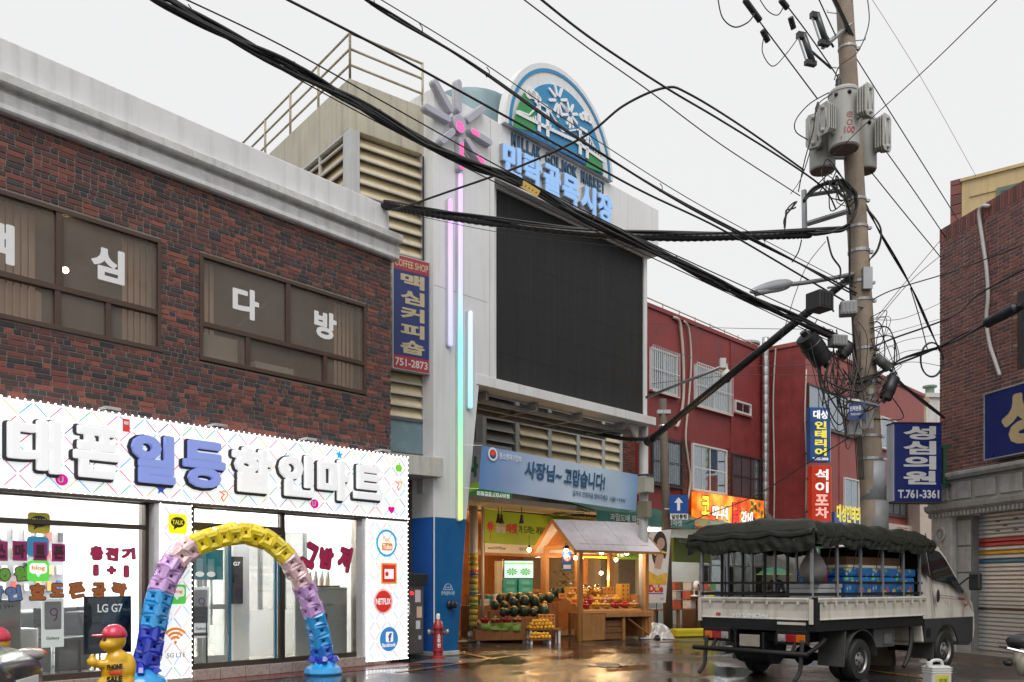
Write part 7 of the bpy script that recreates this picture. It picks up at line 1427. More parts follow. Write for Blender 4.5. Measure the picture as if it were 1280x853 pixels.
# ================================================================== cables
CBL = M('black_cable', (.018, .017, .017), .5, var=.2); CBR = M('brown_grey_wire', (.07, .045, .045), .5); CBG = M('pale_wire', (.35, .35, .35), .5)
def cable(lab, pts, r, mt=CBL, strands=1, spread=.0, group=None, name='cable', seg=6, rings=None, n=8):
    P0 = at(*pts[0]); P = smooth_path([at(*p) - P0 for p in pts], n); m = MB(); rg = random.Random(len(lab) + int(pts[0][0]))
    for s in range(strands):
        ph = rg.uniform(0, 6.3); ph2 = rg.uniform(0, 6.3); A_ = spread * (1 if strands > 1 else 0); rr_ = r * rg.uniform(.7, 1.05) if strands > 1 else r
        m.tube([p + V((0, A_ * math.sin(ph + i * .35), A_ * math.cos(ph2 + i * .27))) for i, p in enumerate(P)], rr_, seg)
    o = m.build(name, mt, None, smooth=True); o.location = P0; tag(o, lab, 'cable', group)
    if rings:
        q = MB()
        for k in range(rings):
            p = P[int((k + .5) / rings * (len(P) - 1))]; q.tube([p + V((0, .0, .09)), p + V((.03, 0, .05)), p + V((.035, 0, 0)), p + V((0, 0, -.03)), p + V((-.02, 0, .02))], .006, 5)
        q.build('hanger_ring', mt, o)
    return o
cable('thick black cable bundle sweeping down from above the brick parapet to the pole', [(185, -9, 8.6), (330, 67, 9.3), (450, 133, 10.0), (570, 196, 10.8), (660, 235, 11.4), (760, 286, 12.0), (880, 345, 12.8), (980, 392, 13.6), (1065, 432, 14.35)], .021, strands=7, spread=.045, rings=9, n=10)
cable('messenger wire riding just above the thick cable bundle', [(225, -4, 8.8), (350, 56, 9.4), (480, 128, 10.2), (640, 217, 11.2), (800, 298, 12.3), (960, 372, 13.4), (1068, 420, 14.4)], .008)
cable('slack thin wire beneath the thick cable bundle', [(250, 30, 9.0), (470, 152, 10.2), (700, 268, 11.7), (900, 362, 13.0), (1065, 440, 14.35)], .007, CBR)
cable('black cable crossing over the burst emblem towards the pole', [(352, -4, 9.2), (480, 62, 9.9), (600, 128, 10.7), (700, 183, 11.4), (800, 238, 12.2), (900, 286, 13.0), (1000, 344, 13.9), (1070, 385, 14.4)], .014)
cable('paired black cables passing over the dome emblem towards the pole', [(448, -6, 9.3), (505, 28, 9.7), (594, 84, 10.4), (720, 171, 11.5), (860, 258, 12.7), (1000, 330, 13.8), (1070, 368, 14.4)], .016, strands=2, spread=.02, rings=7)
cable('hanger wire above the paired cables at the dome emblem', [(470, -4, 9.4), (600, 76, 10.4), (730, 165, 11.6), (860, 248, 12.7), (985, 316, 13.7), (1070, 360, 14.4)], .006)
cable('dark cable from the top of the frame bending into the transformer tangle', [(672, -4, 9.8), (740, 49, 10.5), (831, 109, 11.5), (900, 150, 12.5), (985, 203, 13.6), (1030, 236, 14.2), (1045, 262, 14.4)], .014)
cable('thin straight wire below the dark top cable', [(650, -4, 9.9), (735, 60, 10.7), (810, 113, 11.5), (900, 180, 12.7), (1000, 245, 14.0)], .008, CBR)
cable('looping black cable climbing from the parapet corner across the dome emblem', [(476, 262, 14.9), (500, 260, 14.4), (560, 240, 13.6), (650, 208, 12.8), (730, 171, 12.2), (780, 132, 11.9), (831, 110, 11.7), (862, 118, 12.0), (930, 160, 12.9), (1005, 213, 14.0)], .016)
# corrugated conduit
P0 = at(478, 256, 14.7); pts = [(478, 256, 14.7), (520, 264, 14.5), (600, 277, 14.1), (720, 291, 13.8), (830, 297, 13.7), (920, 296, 13.9), (1000, 294, 14.2), (1012, 293, 14.3)]; P = smooth_path([at(*p) - P0 for p in pts], 22); m = MB(); m.tube(P, [.062 if i % 2 else .052 for i in range(len(P))], 10); o = m.build('cable', M('black_corrugated_conduit', (.02, .02, .021), .45, var=.15), None); o.location = P0; tag(o, 'fat corrugated black conduit spanning from the parapet corner to the pole', 'cable')
cable('smooth cable lashed along the corrugated conduit', [(480, 252, 14.6), (560, 266, 14.2), (700, 284, 13.7), (830, 290, 13.6), (930, 292, 13.8), (1060, 284, 14.4)], .018, strands=3, spread=.02)
cable('thin drooping wire below the corrugated conduit', [(485, 262, 14.6), (620, 290, 14.0), (740, 305, 13.7), (820, 312, 13.8)], .005)
# black steel tube strut
P0 = at(813, 550, 20.9); P1 = at(1062, 348, 14.5); t = thing('steel_strut', 'long black steel tube strut running from the gate pole up to the utility pole', 'strut', None, None, tuple(P0), 0); d = P1 - P0; m = MB(); m.tube([d * k for k in (0, .5, .88)], .074, 12); m.tube([d * .88, d], .06, 12); m.build('tube', M('black_strut_paint', (.02, .02, .022), .4, var=.2), t, smooth=True); m = MB(); m.tube([d * -.02, d * .015], .11, 12); m.build('end_collar', BLK, t)
cable('thick black cable from the market wall to the strut foot', [(650, 510, 22.0), (720, 535, 21.8), (775, 548, 21.4), (815, 549, 20.9)], .05)
# CCTV
p = at(908, 470, 18.6); P0 = at(808, 497, 21.1); t = thing('security_camera', 'white dome security camera on a long thin arm of the gate pole', 'camera', None, None, tuple(P0), 0); d = p - P0; m = MB(); m.tube([(0, 0, 0), d * .97 + V((0, 0, .22))], .035, 8); m.build('arm', GALV, t, smooth=True); m = MB(); m.lathe([(.13, 0), (.135, .03), (.12, .1), (.06, .16), (.03, .2), (.03, .3)], d + V((0, 0, -.05)), 16); m.build('housing', M('camera_cream', (.55, .53, .46), .4), t, smooth=True, auto=40); m = MB(); m.lathe([(.02, -.1), (.08, -.07), (.11, 0)], d + V((0, 0, -.05)), 16); m.build('dome', M('dark_dome', (.03, .03, .03), .12), t, smooth=True); box('mount', PVC, t, d.x - .14, d.x - .02, d.y - .06, d.y + .06, d.z + .16, d.z + .36)
# high wires and pole-top leads
cable('high voltage wire from the top of the frame to the left transformer', [(925, -6, 13.0), (965, 48, 13.5), (1022, 124, 14.2)], .011); cable('high voltage wire from the top of the frame to the centre transformer', [(978, 0, 13.3), (1012, 45, 13.8), (1047, 96, 14.3)], .011); cable('stay wire from the top of the frame to the pole arm', [(1022, -4, 13.9), (1046, 48, 14.4)], .011)
cable('leftmost jumper loop hanging from the high voltage splice', [(897, -4, 13.0), (903, 22, 13.0), (918, 34, 13.1), (935, 28, 13.1), (944, 16, 13.2)], .010); cable('jumper loop hanging below the dangling fuse', [(956, 42, 13.5), (953, 65, 13.6), (966, 83, 13.7), (984, 66, 13.8), (1000, 44, 14.0)], .008); cable('jumper loop between the two high voltage wires', [(950, 0, 13.3), (960, 14, 13.4), (972, 19, 13.4), (980, 8, 13.4)], .008)
for k, (a, b, lab) in enumerate((((931, 0, 13.1), (950, 26, 13.3), 'first dark splice sleeve on the high wires'), ((953, 38, 13.5), (960, 52, 13.6), 'second dark splice sleeve below the first one'), ((988, 22, 13.6), (992, 36, 13.7), 'third dark splice sleeve beside the fuses'), ((976, 0, 13.3), (984, 10, 13.4), 'small dark sleeve at the top of the high wires'))): cable(lab, [a, b], .045, name='splice_sleeve', seg=8)
cable('wire leaving the pole top down to the brick roof', [(1062, 60, 14.6), (1125, 160, 15.6), (1191, 265, 17.0), (1200, 282, 17.3)], .010); cable('wire from the right transformer down to the brick roof edge', [(1098, 176, 14.9), (1140, 235, 15.8), (1182, 297, 17.0)], .010); cable('wire from below the right transformer to the brick corner', [(1088, 214, 14.9), (1130, 266, 15.8), (1176, 322, 17.2)], .010)
cable('thin rising wire from the transformers to the upper right sky', [(1040, 196, 14.0), (1083, 154, 13.0), (1160, 84, 11.2), (1250, -4, 9.0)], .0065, CBR); cable('very thin pale wire falling behind the pole to the yellow building', [(1088, -4, 20), (1150, 95, 21.5), (1222, 224, 23.3)], .006, CBG)
cable('bundled service cables falling from the pole bracket towards the clinic sign', [(1078, 250, 14.6), (1100, 290, 15.0), (1135, 352, 15.8), (1162, 410, 16.8), (1178, 445, 17.4)], .014, strands=3, spread=.02); cable('loose service cable curving beside the pole bracket', [(1082, 258, 14.6), (1100, 285, 14.6), (1098, 310, 14.6), (1086, 326, 14.5)], .012, strands=2, spread=.02); cable('steep thin cable dropping past the brick corner', [(1138, 360, 15.9), (1150, 400, 16.2), (1160, 440, 16.6)], .010)
cable('upper service cable from the pole band to the right brick wall', [(1085, 378, 14.5), (1110, 365, 14.7), (1140, 355, 15.0), (1180, 343, 15.4), (1230, 325, 15.2), (1285, 304, 14.6)], .011); cable('middle service cable sagging to the right brick wall', [(1088, 435, 14.4), (1120, 422, 14.5), (1160, 408, 14.9), (1195, 393, 15.3), (1225, 367, 15.2), (1285, 334, 14.6)], .016); cable('heavy lower cable bundle running to the closure on the right wall', [(1060, 478, 14.4), (1095, 470, 14.4), (1130, 450, 14.6), (1175, 432, 15.1), (1215, 415, 15.3), (1250, 398, 15.0), (1290, 378, 14.4)], .017, strands=5, spread=.035)
cable('stout black cable falling from the tangle to behind the clinic sign', [(1115, 468, 14.5), (1140, 490, 15.4), (1180, 524, 17.0)], .03, strands=2, spread=.02)
P0 = at(1165, 450, 15.0); m = MB()
for k in range(3): m.tube([V((.19 * math.cos(a_ * .3), .05 * k, .29 * math.sin(a_ * .3) + .015 * k)) + V((.02 * k, 0, 0)) for a_ in range(0, 22)], .014, 6)
o = m.build('cable_coil', CBL, None, smooth=True); o.location = P0; tag(o, 'spare cable coiled in an oval loop hanging from the heavy bundle', 'cable')
cable('slack wire from the pole across the red houses to the awning', [(1060, 548, 14.4), (1000, 585, 17.5), (940, 622, 21.0), (880, 645, 24.0), (858, 655, 25.5)], .011)
for k, (a, b, c_) in enumerate((((812, 405, 27), (900, 410, 22), (1040, 412, 14.6)), ((812, 430, 27), (900, 455, 22), (1050, 455, 14.6)), ((815, 480, 27), (910, 470, 22), (1055, 470, 14.6)))): cable('faint thin wire crossing before the red houses to the pole', [a, b, c_], .007, CBR, group='thin wires before the red houses')
for k in range(5): cable('faint thin wire strung from the pole to the clinic wall', [(1095, 400 + k * 22, 14.5), (1130, 398 + k * 14, 15.2), (1178, 378 + k * 20, 17.2)], .005, CBR, group='thin wires to the clinic wall')
cable('crossing red-brown wire rising to the brick corner', [(1095, 398, 14.5), (1130, 355, 15.4), (1176, 300, 17.1)], .006, CBR); cable('second red-brown wire rising to the brick corner', [(1092, 406, 14.5), (1138, 352, 15.6), (1178, 318, 17.2)], .006, CBR)
# wires round the pole: bends, drops, tangle
cable('thick black lead bending round the upper bracket', [(1005, 250, 14.2), (1020, 236, 14.2), (1050, 228, 14.25), (1068, 240, 14.3), (1070, 262, 14.3), (1058, 284, 14.3), (1030, 290, 14.2), (1005, 291, 14.2)], .022, strands=5, spread=.03); cable('black lead dropping down the pole face from the bracket', [(1062, 280, 14.3), (1062, 330, 14.35), (1064, 380, 14.35), (1068, 430, 14.35), (1075, 480, 14.35)], .014, strands=4, spread=.025)
cable('drip loop of black leads left of the bracket', [(995, 255, 14.2), (983, 265, 14.2), (980, 285, 14.2)], .012, strands=5, spread=.05); cable('stub lead hanging from the conduit end', [(1002, 300, 14.2), (998, 315, 14.2), (990, 328, 14.2)], .01); cable('long loop drooping from the conduit end to the lamp arm', [(1034, 296, 14.2), (1040, 320, 14.2), (1050, 335, 14.3), (1050, 348, 14.3)], .016)
cable('thin wire falling left of the pole to the strut', [(1032, 302, 14.2), (1010, 330, 14.1), (995, 365, 14.0), (984, 400, 13.8), (976, 425, 13.8)], .006); cable('twin thin wires slanting from the left transformer to the bracket', [(1012, 190, 14.4), (1002, 220, 14.3), (988, 245, 14.2)], .007, strands=2, spread=.03); cable('curved lead looping off the left transformer', [(1036, 116, 14.0), (1012, 130, 14.0), (995, 150, 14.1), (995, 165, 14.2), (1010, 175, 14.3)], .009); cable('lead running down past the left transformer', [(1040, 118, 14.0), (1022, 132, 13.9), (1016, 165, 13.9), (1006, 200, 14.0), (998, 240, 14.1)], .009); cable('long lead curving from the pole top to the centre bushing', [(1084, -4, 14.5), (1086, 30, 14.5), (1072, 65, 14.4), (1050, 82, 14.2), (1043, 100, 14.1)], .009)
rg = random.Random(31)
for k in range(28):
    y0 = rg.uniform(398, 470); x0 = rg.uniform(1015, 1075); x1 = rg.uniform(1050, 1110); y1 = y0 + rg.uniform(20, 90); Y0 = 14.15 + rg.uniform(-.15, .2)
    cable('loose black service wire drooping in the pole tangle', [(x0, y0, Y0), (x0 + rg.uniform(-12, 18), y0 + rg.uniform(20, 60), Y0 - rg.uniform(0, .2)), ((x0 + x1) / 2 + rg.uniform(-15, 15), max(y0, y1) + rg.uniform(5, 32), Y0 - rg.uniform(0, .2)), (x1, min(y1, 500), 14.3)], rg.choice([.006, .008, .011, .014]), rg.choice([CBL, CBL, CBL, CBR]), group='tangle wires on the pole', n=6, seg=5)
for k in range(14):
    y0 = rg.uniform(395, 480); cable('loose wire looping out on the clinic side of the pole', [(1088, y0, 14.4), (1088 + rg.uniform(8, 40), y0 + rg.uniform(-10, 35), 14.4 + rg.uniform(-.1, .3)), (1088 + rg.uniform(5, 42), y0 + rg.uniform(20, 60), 14.4 + rg.uniform(0, .3)), (1090 + rg.uniform(0, 10), y0 + rg.uniform(30, 60), 14.4)], rg.choice([.005, .007, .01]), rg.choice([CBL, CBL, CBR]), group='loops on the clinic side', n=6, seg=5)
for k in range(10):
    y0 = rg.uniform(215, 250); cable('loose lead looping among the bracket cables under the transformers', [(1030 + rg.uniform(-15, 30), y0, 14.2), (1030 + rg.uniform(-10, 35), y0 - rg.uniform(5, 22), 14.1), (1040 + rg.uniform(-10, 35), y0 + rg.uniform(0, 25), 14.15), (1062, y0 + rg.uniform(5, 30), 14.3)], rg.choice([.007, .01, .013]), group='leads under the transformers', n=6, seg=5)
for k in range(5): cable('cable strapped down the shaded side of the pole', [(1058 + k * 2.2, 430, 14.36), (1062 + k * 2.2, 480, 14.36), (1068 + k * 2, 540, 14.36), (1072 + k * 2, 600, 14.34)], .009, group='strapped pole cables', seg=5)
t = thing('warning_plate', 'yellow punched warning plate hung on the thick cable bundle before the screen', 'plate', None, None, tuple(at(657, 239, 11.3)), R(5)); m = MB(); m.hexa([(-.16, 0, .10), (.15, 0, -.07), (.15, .006, -.07), (-.16, .006, .10), (-.13, 0, .2), (.19, 0, .01), (.19, .006, .01), (-.13, .006, .2)]); m.build('plate', M('yellow_plate', (.58, .38, .05), .5, var=.2), t); m = MB()
for k in range(6): m.disc(-.09 + k * .045, .115 - k * .026, .01, -.002, 8)
m.build('holes', BLK, t, kind='stuff')
# ================================================================== flatbed truck
TR = thing('flatbed_truck', 'cream flatbed truck with dark green tarpaulin over an open cargo cage', 'truck', None, None, (3.82, 11.25, 0), R(40))
TW_ = 1.80; BL = 3.0
CRMP = M('cream_truck_paint', (.60, .565, .49), .32, var=.12, vs=3, coat=.35, streak=.45, dirt=(.22, .17, .12)); BLP = M('black_chassis', (.012, .012, .012), .55, spec=.25, var=.3, vs=6); DKP = M('dark_grey_bumper', (.035, .035, .037), .45, var=.2); RUB = M('tyre_rubber', (.016, .016, .016), .7, var=.25, bump=.2, bs=60); RIM = M('steel_rim', (.30, .29, .27), .4, metal=.6, var=.25); GLS = M('dark_cab_glass', (.012, .014, .016), .06, var=.05); STP = M('worn_post_steel', (.32, .32, .33), .4, metal=.6, var=.25)
box('bed_floor', BLP, TR, .05, BL, .05, TW_ - .05, .74, .82)
sl_ = MB(); sl_.box(.0, BL, .012, .10, .70, .842); sl_.box(.0, BL, TW_ - .10, TW_ - .012, .70, .842); sl_.box(-.01, .09, .10, TW_ - .10, .70, .842); sl_.build('sill', BLP, TR, bevel=.01)
def gate(name, x0, x1, y0, y1, side):
    """drop side: pressed panel with a curled top rail"""
    m = MB(); prof = [(.0, .845), (-.022, .855), (-.012, .88), (-.006, .97), (-.012, 1.06), (-.03, 1.085), (-.04, 1.125), (-.02, 1.14), (.02, 1.14), (.03, 1.10), (.025, .85)]
    if side == 'r': m.prismx([(y0 + p, z) for p, z in prof], x0, x1)
    elif side == 'l': m.prismx([(y0 - p, z) for p, z in reversed(prof)], x0, x1)
    else: m.prism([(x0 + p, z) for p, z in reversed(prof)], y0, y1)
    return m.build(name, CRMP, TR, bevel=.004)
g = gate('side_gate', .05, BL, .0, 0, 'r'); m = MB()
for i in range(11): x = .22 + i * .26; box('tarp_hook', CRMP, g, x - .012, x + .012, -.045, -.02, 1.04, 1.10)
m = MB(); m.box(.02, .10, -.03, -.008, .80, 1.10); m.box(.0, .05, -.035, .03, .72, 1.145); m.build('corner_latch', BLP, g)
gate('side_gate', .05, BL, TW_, 0, 'l')
tg = gate('tailgate', -.0, 0, .06, TW_ - .06, 't')
box('gate_hinge', CRMP, tg, -.03, .03, TW_ - .055, TW_ - .0, .80, 1.12, .006); box('gate_hinge', CRMP, tg, -.03, .03, .0, .05, .80, 1.12, .006)
for i in range(7): y = .2 + i * .23; box('gate_hook', CRMP, tg, -.05, -.03, y - .012, y + .012, 1.05, 1.09)
# lettering on the tailgate: built on its own frame turned to face backwards
lf = bpy.data.objects.new('tailgate_badge', None)
def rear_text(s, y0, y1, z0, z1, mt, x=-.016):
    o = text(s, mt, tg, 0, y1 - y0, z0, z1, 0, .004, .04); o.rotation_euler = (0, 0, R(-90)); o.location = (x, y1, 0); return o
rear_text('HYUNDAI', .66, 1.22, .868, .925, M('silver_badge', (.75, .76, .78), .3)); rear_text('78', 1.42, 1.50, .875, .925, M('red_badge', (.5, .1, .05), .5))
box('reflector_strip', CRMP, TR, -.016, -.011, .1, .52, .79, .825)
# cage
m = MB(); m.box(.0, BL, .02, .05, 1.165, 1.205); m.box(.0, BL, TW_ - .05, TW_ - .02, 1.165, 1.205); m.box(-.005, .03, .05, TW_ - .05, 1.165, 1.205); m.box(.0, BL, .025, .045, 1.32, 1.35); m.box(.0, BL, TW_ - .045, TW_ - .025, 1.32, 1.35); m.box(.0, .022, .05, TW_ - .05, 1.32, 1.35); m.build('cage_rail', BLP, TR)
px_ = [.02, .62, 1.22, 1.82, 2.42, 2.92]
for x in px_:
    for y in (.035, TW_ - .035): q = MB(); q.box(x - .02, x + .02, y - .018, y + .018, .84, 2.02); q.build('cage_post', STP, TR, bevel=.004)
for k in range(1, 5): y = .035 + (TW_ - .07) * k / 5; q = MB(); q.box(.0, .03, y - .016, y + .016, 1.14, 2.0); q.build('cage_post', BLP, TR, bevel=.004)
m = MB()
for x in px_: m.tube(smooth_path([(x, .035, 2.0), (x, .2, 2.07), (x, TW_ / 2, 2.1), (x, TW_ - .2, 2.07), (x, TW_ - .035, 2.0)], 3), .018, 6)
for y in (.035, TW_ - .035): m.tube([(0, y, 2.0), (BL, y, 2.0)], .018, 6)
m.build('roof_hoop', BLP, TR)
# tarpaulin: sheet plus thick gathered rolls along the rims
from mathutils import noise as mn
TARP = M('dark_green_tarpaulin', (.020, .0215, .016), .42, var=.35, vs=5, bump=.3, bs=14, spec=.3)
m = MB(); nx, ny = 60, 44; vs = []
for j in range(ny + 1):
    for i in range(nx + 1):
        s = i / nx; t_ = j / ny; x = -.12 + (BL + .22) * s; y = -.1 + (TW_ + .2) * t_
        e = min(x + .12, BL + .1 - x, y + .1, TW_ + .1 - y); z = 2.14 + .045 * math.sin(math.pi * t_) - .05 * s
        z -= .028 * (1 - abs(math.cos(math.pi * (x - .02) / .6))) + (.16 * max(0, 1 - e / .16) ** 1.5)
        z += .03 * (mn.noise(V((x * 3.2, y * 3.2, 1))) ) + .02 * mn.noise(V((x * 9, y * 6, 4))); vs.append((x, y, z))
m.add(vs, [(j * (nx + 1) + i, j * (nx + 1) + i + 1, (j + 1) * (nx + 1) + i + 1, (j + 1) * (nx + 1) + i) for j in range(ny) for i in range(nx)]); tp = m.build('tarpaulin', TARP, TR, smooth=True)
def roll(name, P, r, sd):
    n = 70; L_ = []; seg = 20; Pn = [V(P[0]).lerp(V(P[1]), k / n) if len(P) == 2 else None for k in range(n + 1)]; d = (V(P[1]) - V(P[0])).normalized(); a = d.cross(V((0, 0, 1))).normalized(); vs = []
    for k, p in enumerate(Pn):
        for q in range(seg):
            an = 2 * math.pi * q / seg; dd = a * math.cos(an) + V((0, 0, math.sin(an))); s = k / n * (V(P[1]) - V(P[0])).length
            fold = mn.noise(V((s * 2.2 + sd, math.cos(an) * 1.1, math.sin(an) * 1.1))) * .3 + mn.noise(V((s * 7 + sd, math.cos(an) * 2 + s * 1.5, math.sin(an) * 2))) * .10 + .04 * math.sin(s * 16 + an * 2 + sd)
            rr_ = r * (1 + .5 * fold) * (1.15 if math.sin(an) < 0 else .85); sag = -.035 * abs(math.sin(s * math.pi / .6)); vs.append(p + dd * rr_ + V((0, 0, sag + (-.5 * r if math.sin(an) < 0 else 0) * .5)))
    mm = MB(); mm.add(vs, [(k * seg + q, k * seg + (q + 1) % seg, (k + 1) * seg + (q + 1) % seg, (k + 1) * seg + q) for k in range(n) for q in range(seg)] + [tuple(range(seg - 1, -1, -1)), tuple(n * seg + q for q in range(seg))]); return mm.build(name, TARP, tp, smooth=True)
roll('gathered_hem', [(-.12, -.085, 1.985), (BL + .12, -.085, 1.93)], .045, 1.3); roll('gathered_hem', [(-.12, -.06, 1.99), (-.12, TW_ + .06, 1.98)], .04, 5.1); roll('gathered_hem', [(-.1, TW_ + .08, 1.98), (BL + .1, TW_ + .08, 1.94)], .045, 9.0)
# thin hems hanging along the tail and the sides
def flap(ln, drop, fn, sd):
    m = MB(); vs = []; n = int(ln * 30)
    for j in range(9):
        for i in range(n + 1):
            s_ = i / n * ln; k = j / 8; sag = abs(math.sin((s_ + .02) * math.pi / .6)); dr = drop + .05 * sag + .03 * mn.noise(V((s_ * 3, sd, 0))); w_ = .025 * mn.noise(V((s_ * 9 + k * 1.5, k * 3, sd))) + .012 * math.sin(s_ * 38 + k * 4 + sd)
            vs.append(fn(s_, .02 * math.sin(k * 3) + w_ * (.3 + k), 2.02 - dr * k))
    m.add(vs, [(j * (n + 1) + i, j * (n + 1) + i + 1, (j + 1) * (n + 1) + i + 1, (j + 1) * (n + 1) + i) for j in range(8) for i in range(n)]); m.build('hanging_flap', TARP, tp, smooth=True)
flap(TW_ + .2, .25, lambda s_, o, z: (-.125 - o, s_ - .1, z), 2.0); flap(BL + .22, .18, lambda s_, o, z: (s_ - .12, -.10 - o, z - .016 * s_), 6.0); flap(BL + .22, .18, lambda s_, o, z: (s_ - .12, TW_ + .10 + o, z - .016 * s_), 11.0)
for x in (.25, .9, 1.5, 2.1, 2.7): m = MB(); m.tube(smooth_path([(x, -.15, 2.06), (x + .03, -.16, 1.95), (x + .0, -.1, 1.82), (x + .03, -.02, 1.5)], 3), .006, 5); m.build('tie_rope', BLK, tp)
# chassis, axle, bumper
m = MB(); m.box(.05, 4.4, .50, .60, .52, .68); m.box(.05, 4.4, 1.20, 1.30, .52, .68); m.box(.3, .4, .6, 1.2, .54, .66); m.box(2.2, 2.3, .6, 1.2, .54, .66); m.tube([(1.246, .2, .29), (1.246, 1.6, .29)], .06, 10); m.ell((1.246, .9, .3), (.16, .14, .15), 12, 8); m.tube([(3.8, .2, .30), (3.8, 1.6, .30)], .045, 8); m.build('chassis', BLP, TR)
m = MB(); m.box(1.75, 2.35, .12, .45, .42, .70); m.build('battery_box', M('grey_box_paint', (.09, .09, .09), .5), TR, bevel=.01); m = MB(); m.box(2.0, 2.22, .10, .119, .47, .62); m.build('box_door', M('grey_plate', (.14, .14, .135), .5), TR)
m = MB(); m.cyl((.55, .9, .45), (.55, 1.45, .45), .24, 16); m.build('spare_wheel', RUB, TR)
m = MB(); m.tube([(-.10, .02, .42), (-.10, TW_ + .02, .43)], .035, 8); m.tube(smooth_path([(-.1, .25, .42), (-.02, .25, .55), (.05, .25, .68)], 3), .025, 6); m.tube(smooth_path([(-.1, 1.5, .42), (-.02, 1.5, .55), (.05, 1.5, .68)], 3), .025, 6); m.tube(smooth_path([(-.08, .06, .42), (.15, .02, .52), (.3, .02, .6)], 3), .03, 6); m.build('rear_bumper', BLP, TR, smooth=True)
for y in (.12, 1.62): m = MB(); m.tube(smooth_path([(-.06, y, .6), (-.09, y, .38), (-.12, y, .2), (-.2, y + .03, .08)], 4), .028, 6); m.build('bumper_stay', RUB, TR, smooth=True)
# lamps
AMB = M('amber_lens', (.60, .12, .005), .25, coat=.3); REDL = M('red_lens', (.30, .003, .006), .25, coat=.3); CLR = M('clear_lens', (.30, .27, .26), .15, coat=.5)
for y0, flip in ((.10, 1), (1.28, -1)):
    o = box('tail_lamp', BLP, TR, -.02, .06, y0 - .02, y0 + .44, .53, .72, .015); seq = [(AMB, .0, .13, 'amber_lens'), (REDL, .133, .28, 'red_lens'), (CLR, .283, .40, 'reversing_lens')]
    for mt, a, b, nm in seq:
        ya, yb = (y0 + a, y0 + b) if flip > 0 else (y0 + .40 - b, y0 + .40 - a)
        q = MB(); q.box(-.04, -.021, ya, yb, .565, .665); q.build(nm, mt, o, bevel=.02)
    q = MB(); yc = y0 + (.34 if flip > 0 else .06); q.lathe([(.045, -.045), (.04, -.055), (.01, -.058)], (0, yc, .615), 14, ax='x'); q.build('round_lens', CLR, o)
o = box('number_plate', M('blank_plate', (.30, .27, .22), .5, var=.25, vs=14), TR, -.03, -.018, .78, 1.10, .48, .64, .006)
m = MB(); m.tube([(-.03, .72, .68), (-.03, .72, .46)], .015, 6); m.tube([(-.03, 1.16, .68), (-.03, 1.16, .46)], .015, 6); m.build('plate_stay', BLP, TR)
# wheels
def wheel(x, y, r, w_, sgn):
    o = MB().lathe([(r * .62, 0), (r * .92, .0), (r, .03), (r, w_ - .03), (r * .92, w_), (r * .62, w_)], (0, 0, 0), 28, ax='y', cap=False).build('wheel', RUB, TR, smooth=True, auto=40); o.location = (x, y + (w_ if sgn < 0 else 0), r)
    q = MB(); s = -1
    q.lathe([(r * .63, w_ - .005), (r * .60, w_ - .012), (r * .56, w_ - .05), (r * .42, w_ - .06), (r * .36, w_ - .03), (r * .28, w_ - .022), (r * .18, w_ - .02), (r * .16, w_ + .01), (.001, w_ + .012)], (0, 0, 0), 24, ax='y', cap=False); q.build('rim', RIM, o, smooth=True, auto=50)
    q = MB()
    for k in range(6): a = k * math.pi / 3; q.lathe([(.014, w_ - .03), (.014, w_ - .01), (.005, w_ - .006)], (r * .3 * math.cos(a), 0, r * .3 * math.sin(a)), 6, ax='y')
    for k in range(10): a = k * math.pi / 5 + .3; q.box(r * .49 * math.cos(a) - .018, r * .49 * math.cos(a) + .018, -w_ + .049, -w_ + .056, r * .49 * math.sin(a) - .018, r * .49 * math.sin(a) + .018)
    q.build('wheel_nut', BLK, o, kind='stuff')
    for k in range(3): q = MB(); q.lathe([(r + .001, .05 + k * .04), (r + .004, .055 + k * .04), (r + .001, .06 + k * .04)], (0, 0, 0), 28, ax='y'); q.build('tread_rib', RUB, o)
    if sgn > 0: o.rotation_euler = (0, 0, math.pi)
    return o
wheel(1.246, .04, .285, .17, -1); wheel(1.246, .23, .285, .15, -1); wheel(1.246, TW_ - .21, .285, .17, 1).location.y = TW_ - .21; wheel(3.80, .04, .305, .18, -1); wheel(3.80, TW_ - .22, .305, .18, 1)
for x0, x1, y0, y1 in ((.80, .83, .02, .40), (.80, .83, 1.4, 1.78)): m = MB(); m.hexa([(x0 - .05, y0, .22), (x1 - .05, y0, .22), (x1 - .05, y1, .22), (x0 - .05, y1, .22), (x0, y0, .69), (x1, y0, .69), (x1, y1, .69), (x0, y1, .69)]); m.build('mud_flap', M('grey_mud_flap', (.06, .058, .055), .6, var=.4, vs=6), TR)
m = MB(); arc = [(1.246 + .40 * math.cos(R(a)), .29 + .40 * math.sin(R(a))) for a in range(5, 176, 10)]
for i in range(len(arc) - 1): (a, b), (c, d) = arc[i], arc[i + 1]; m.hexa([(a, .02, b), (c, .02, d), (c, .42, d), (a, .42, b), (a, .02, b + .012), (c, .02, d + .012), (c, .42, d + .012), (a, .42, b + .012)])
m.build('wheel_guard', M('grey_mud_flap', (.06, .058, .055)), TR)
m = MB(); m.tube(smooth_path([(2.75, .08, .68), (2.72, .06, .5), (2.6, .05, .25), (2.45, .04, .12)], 4), .03, 6); m.build('rubber_strap', RUB, TR)
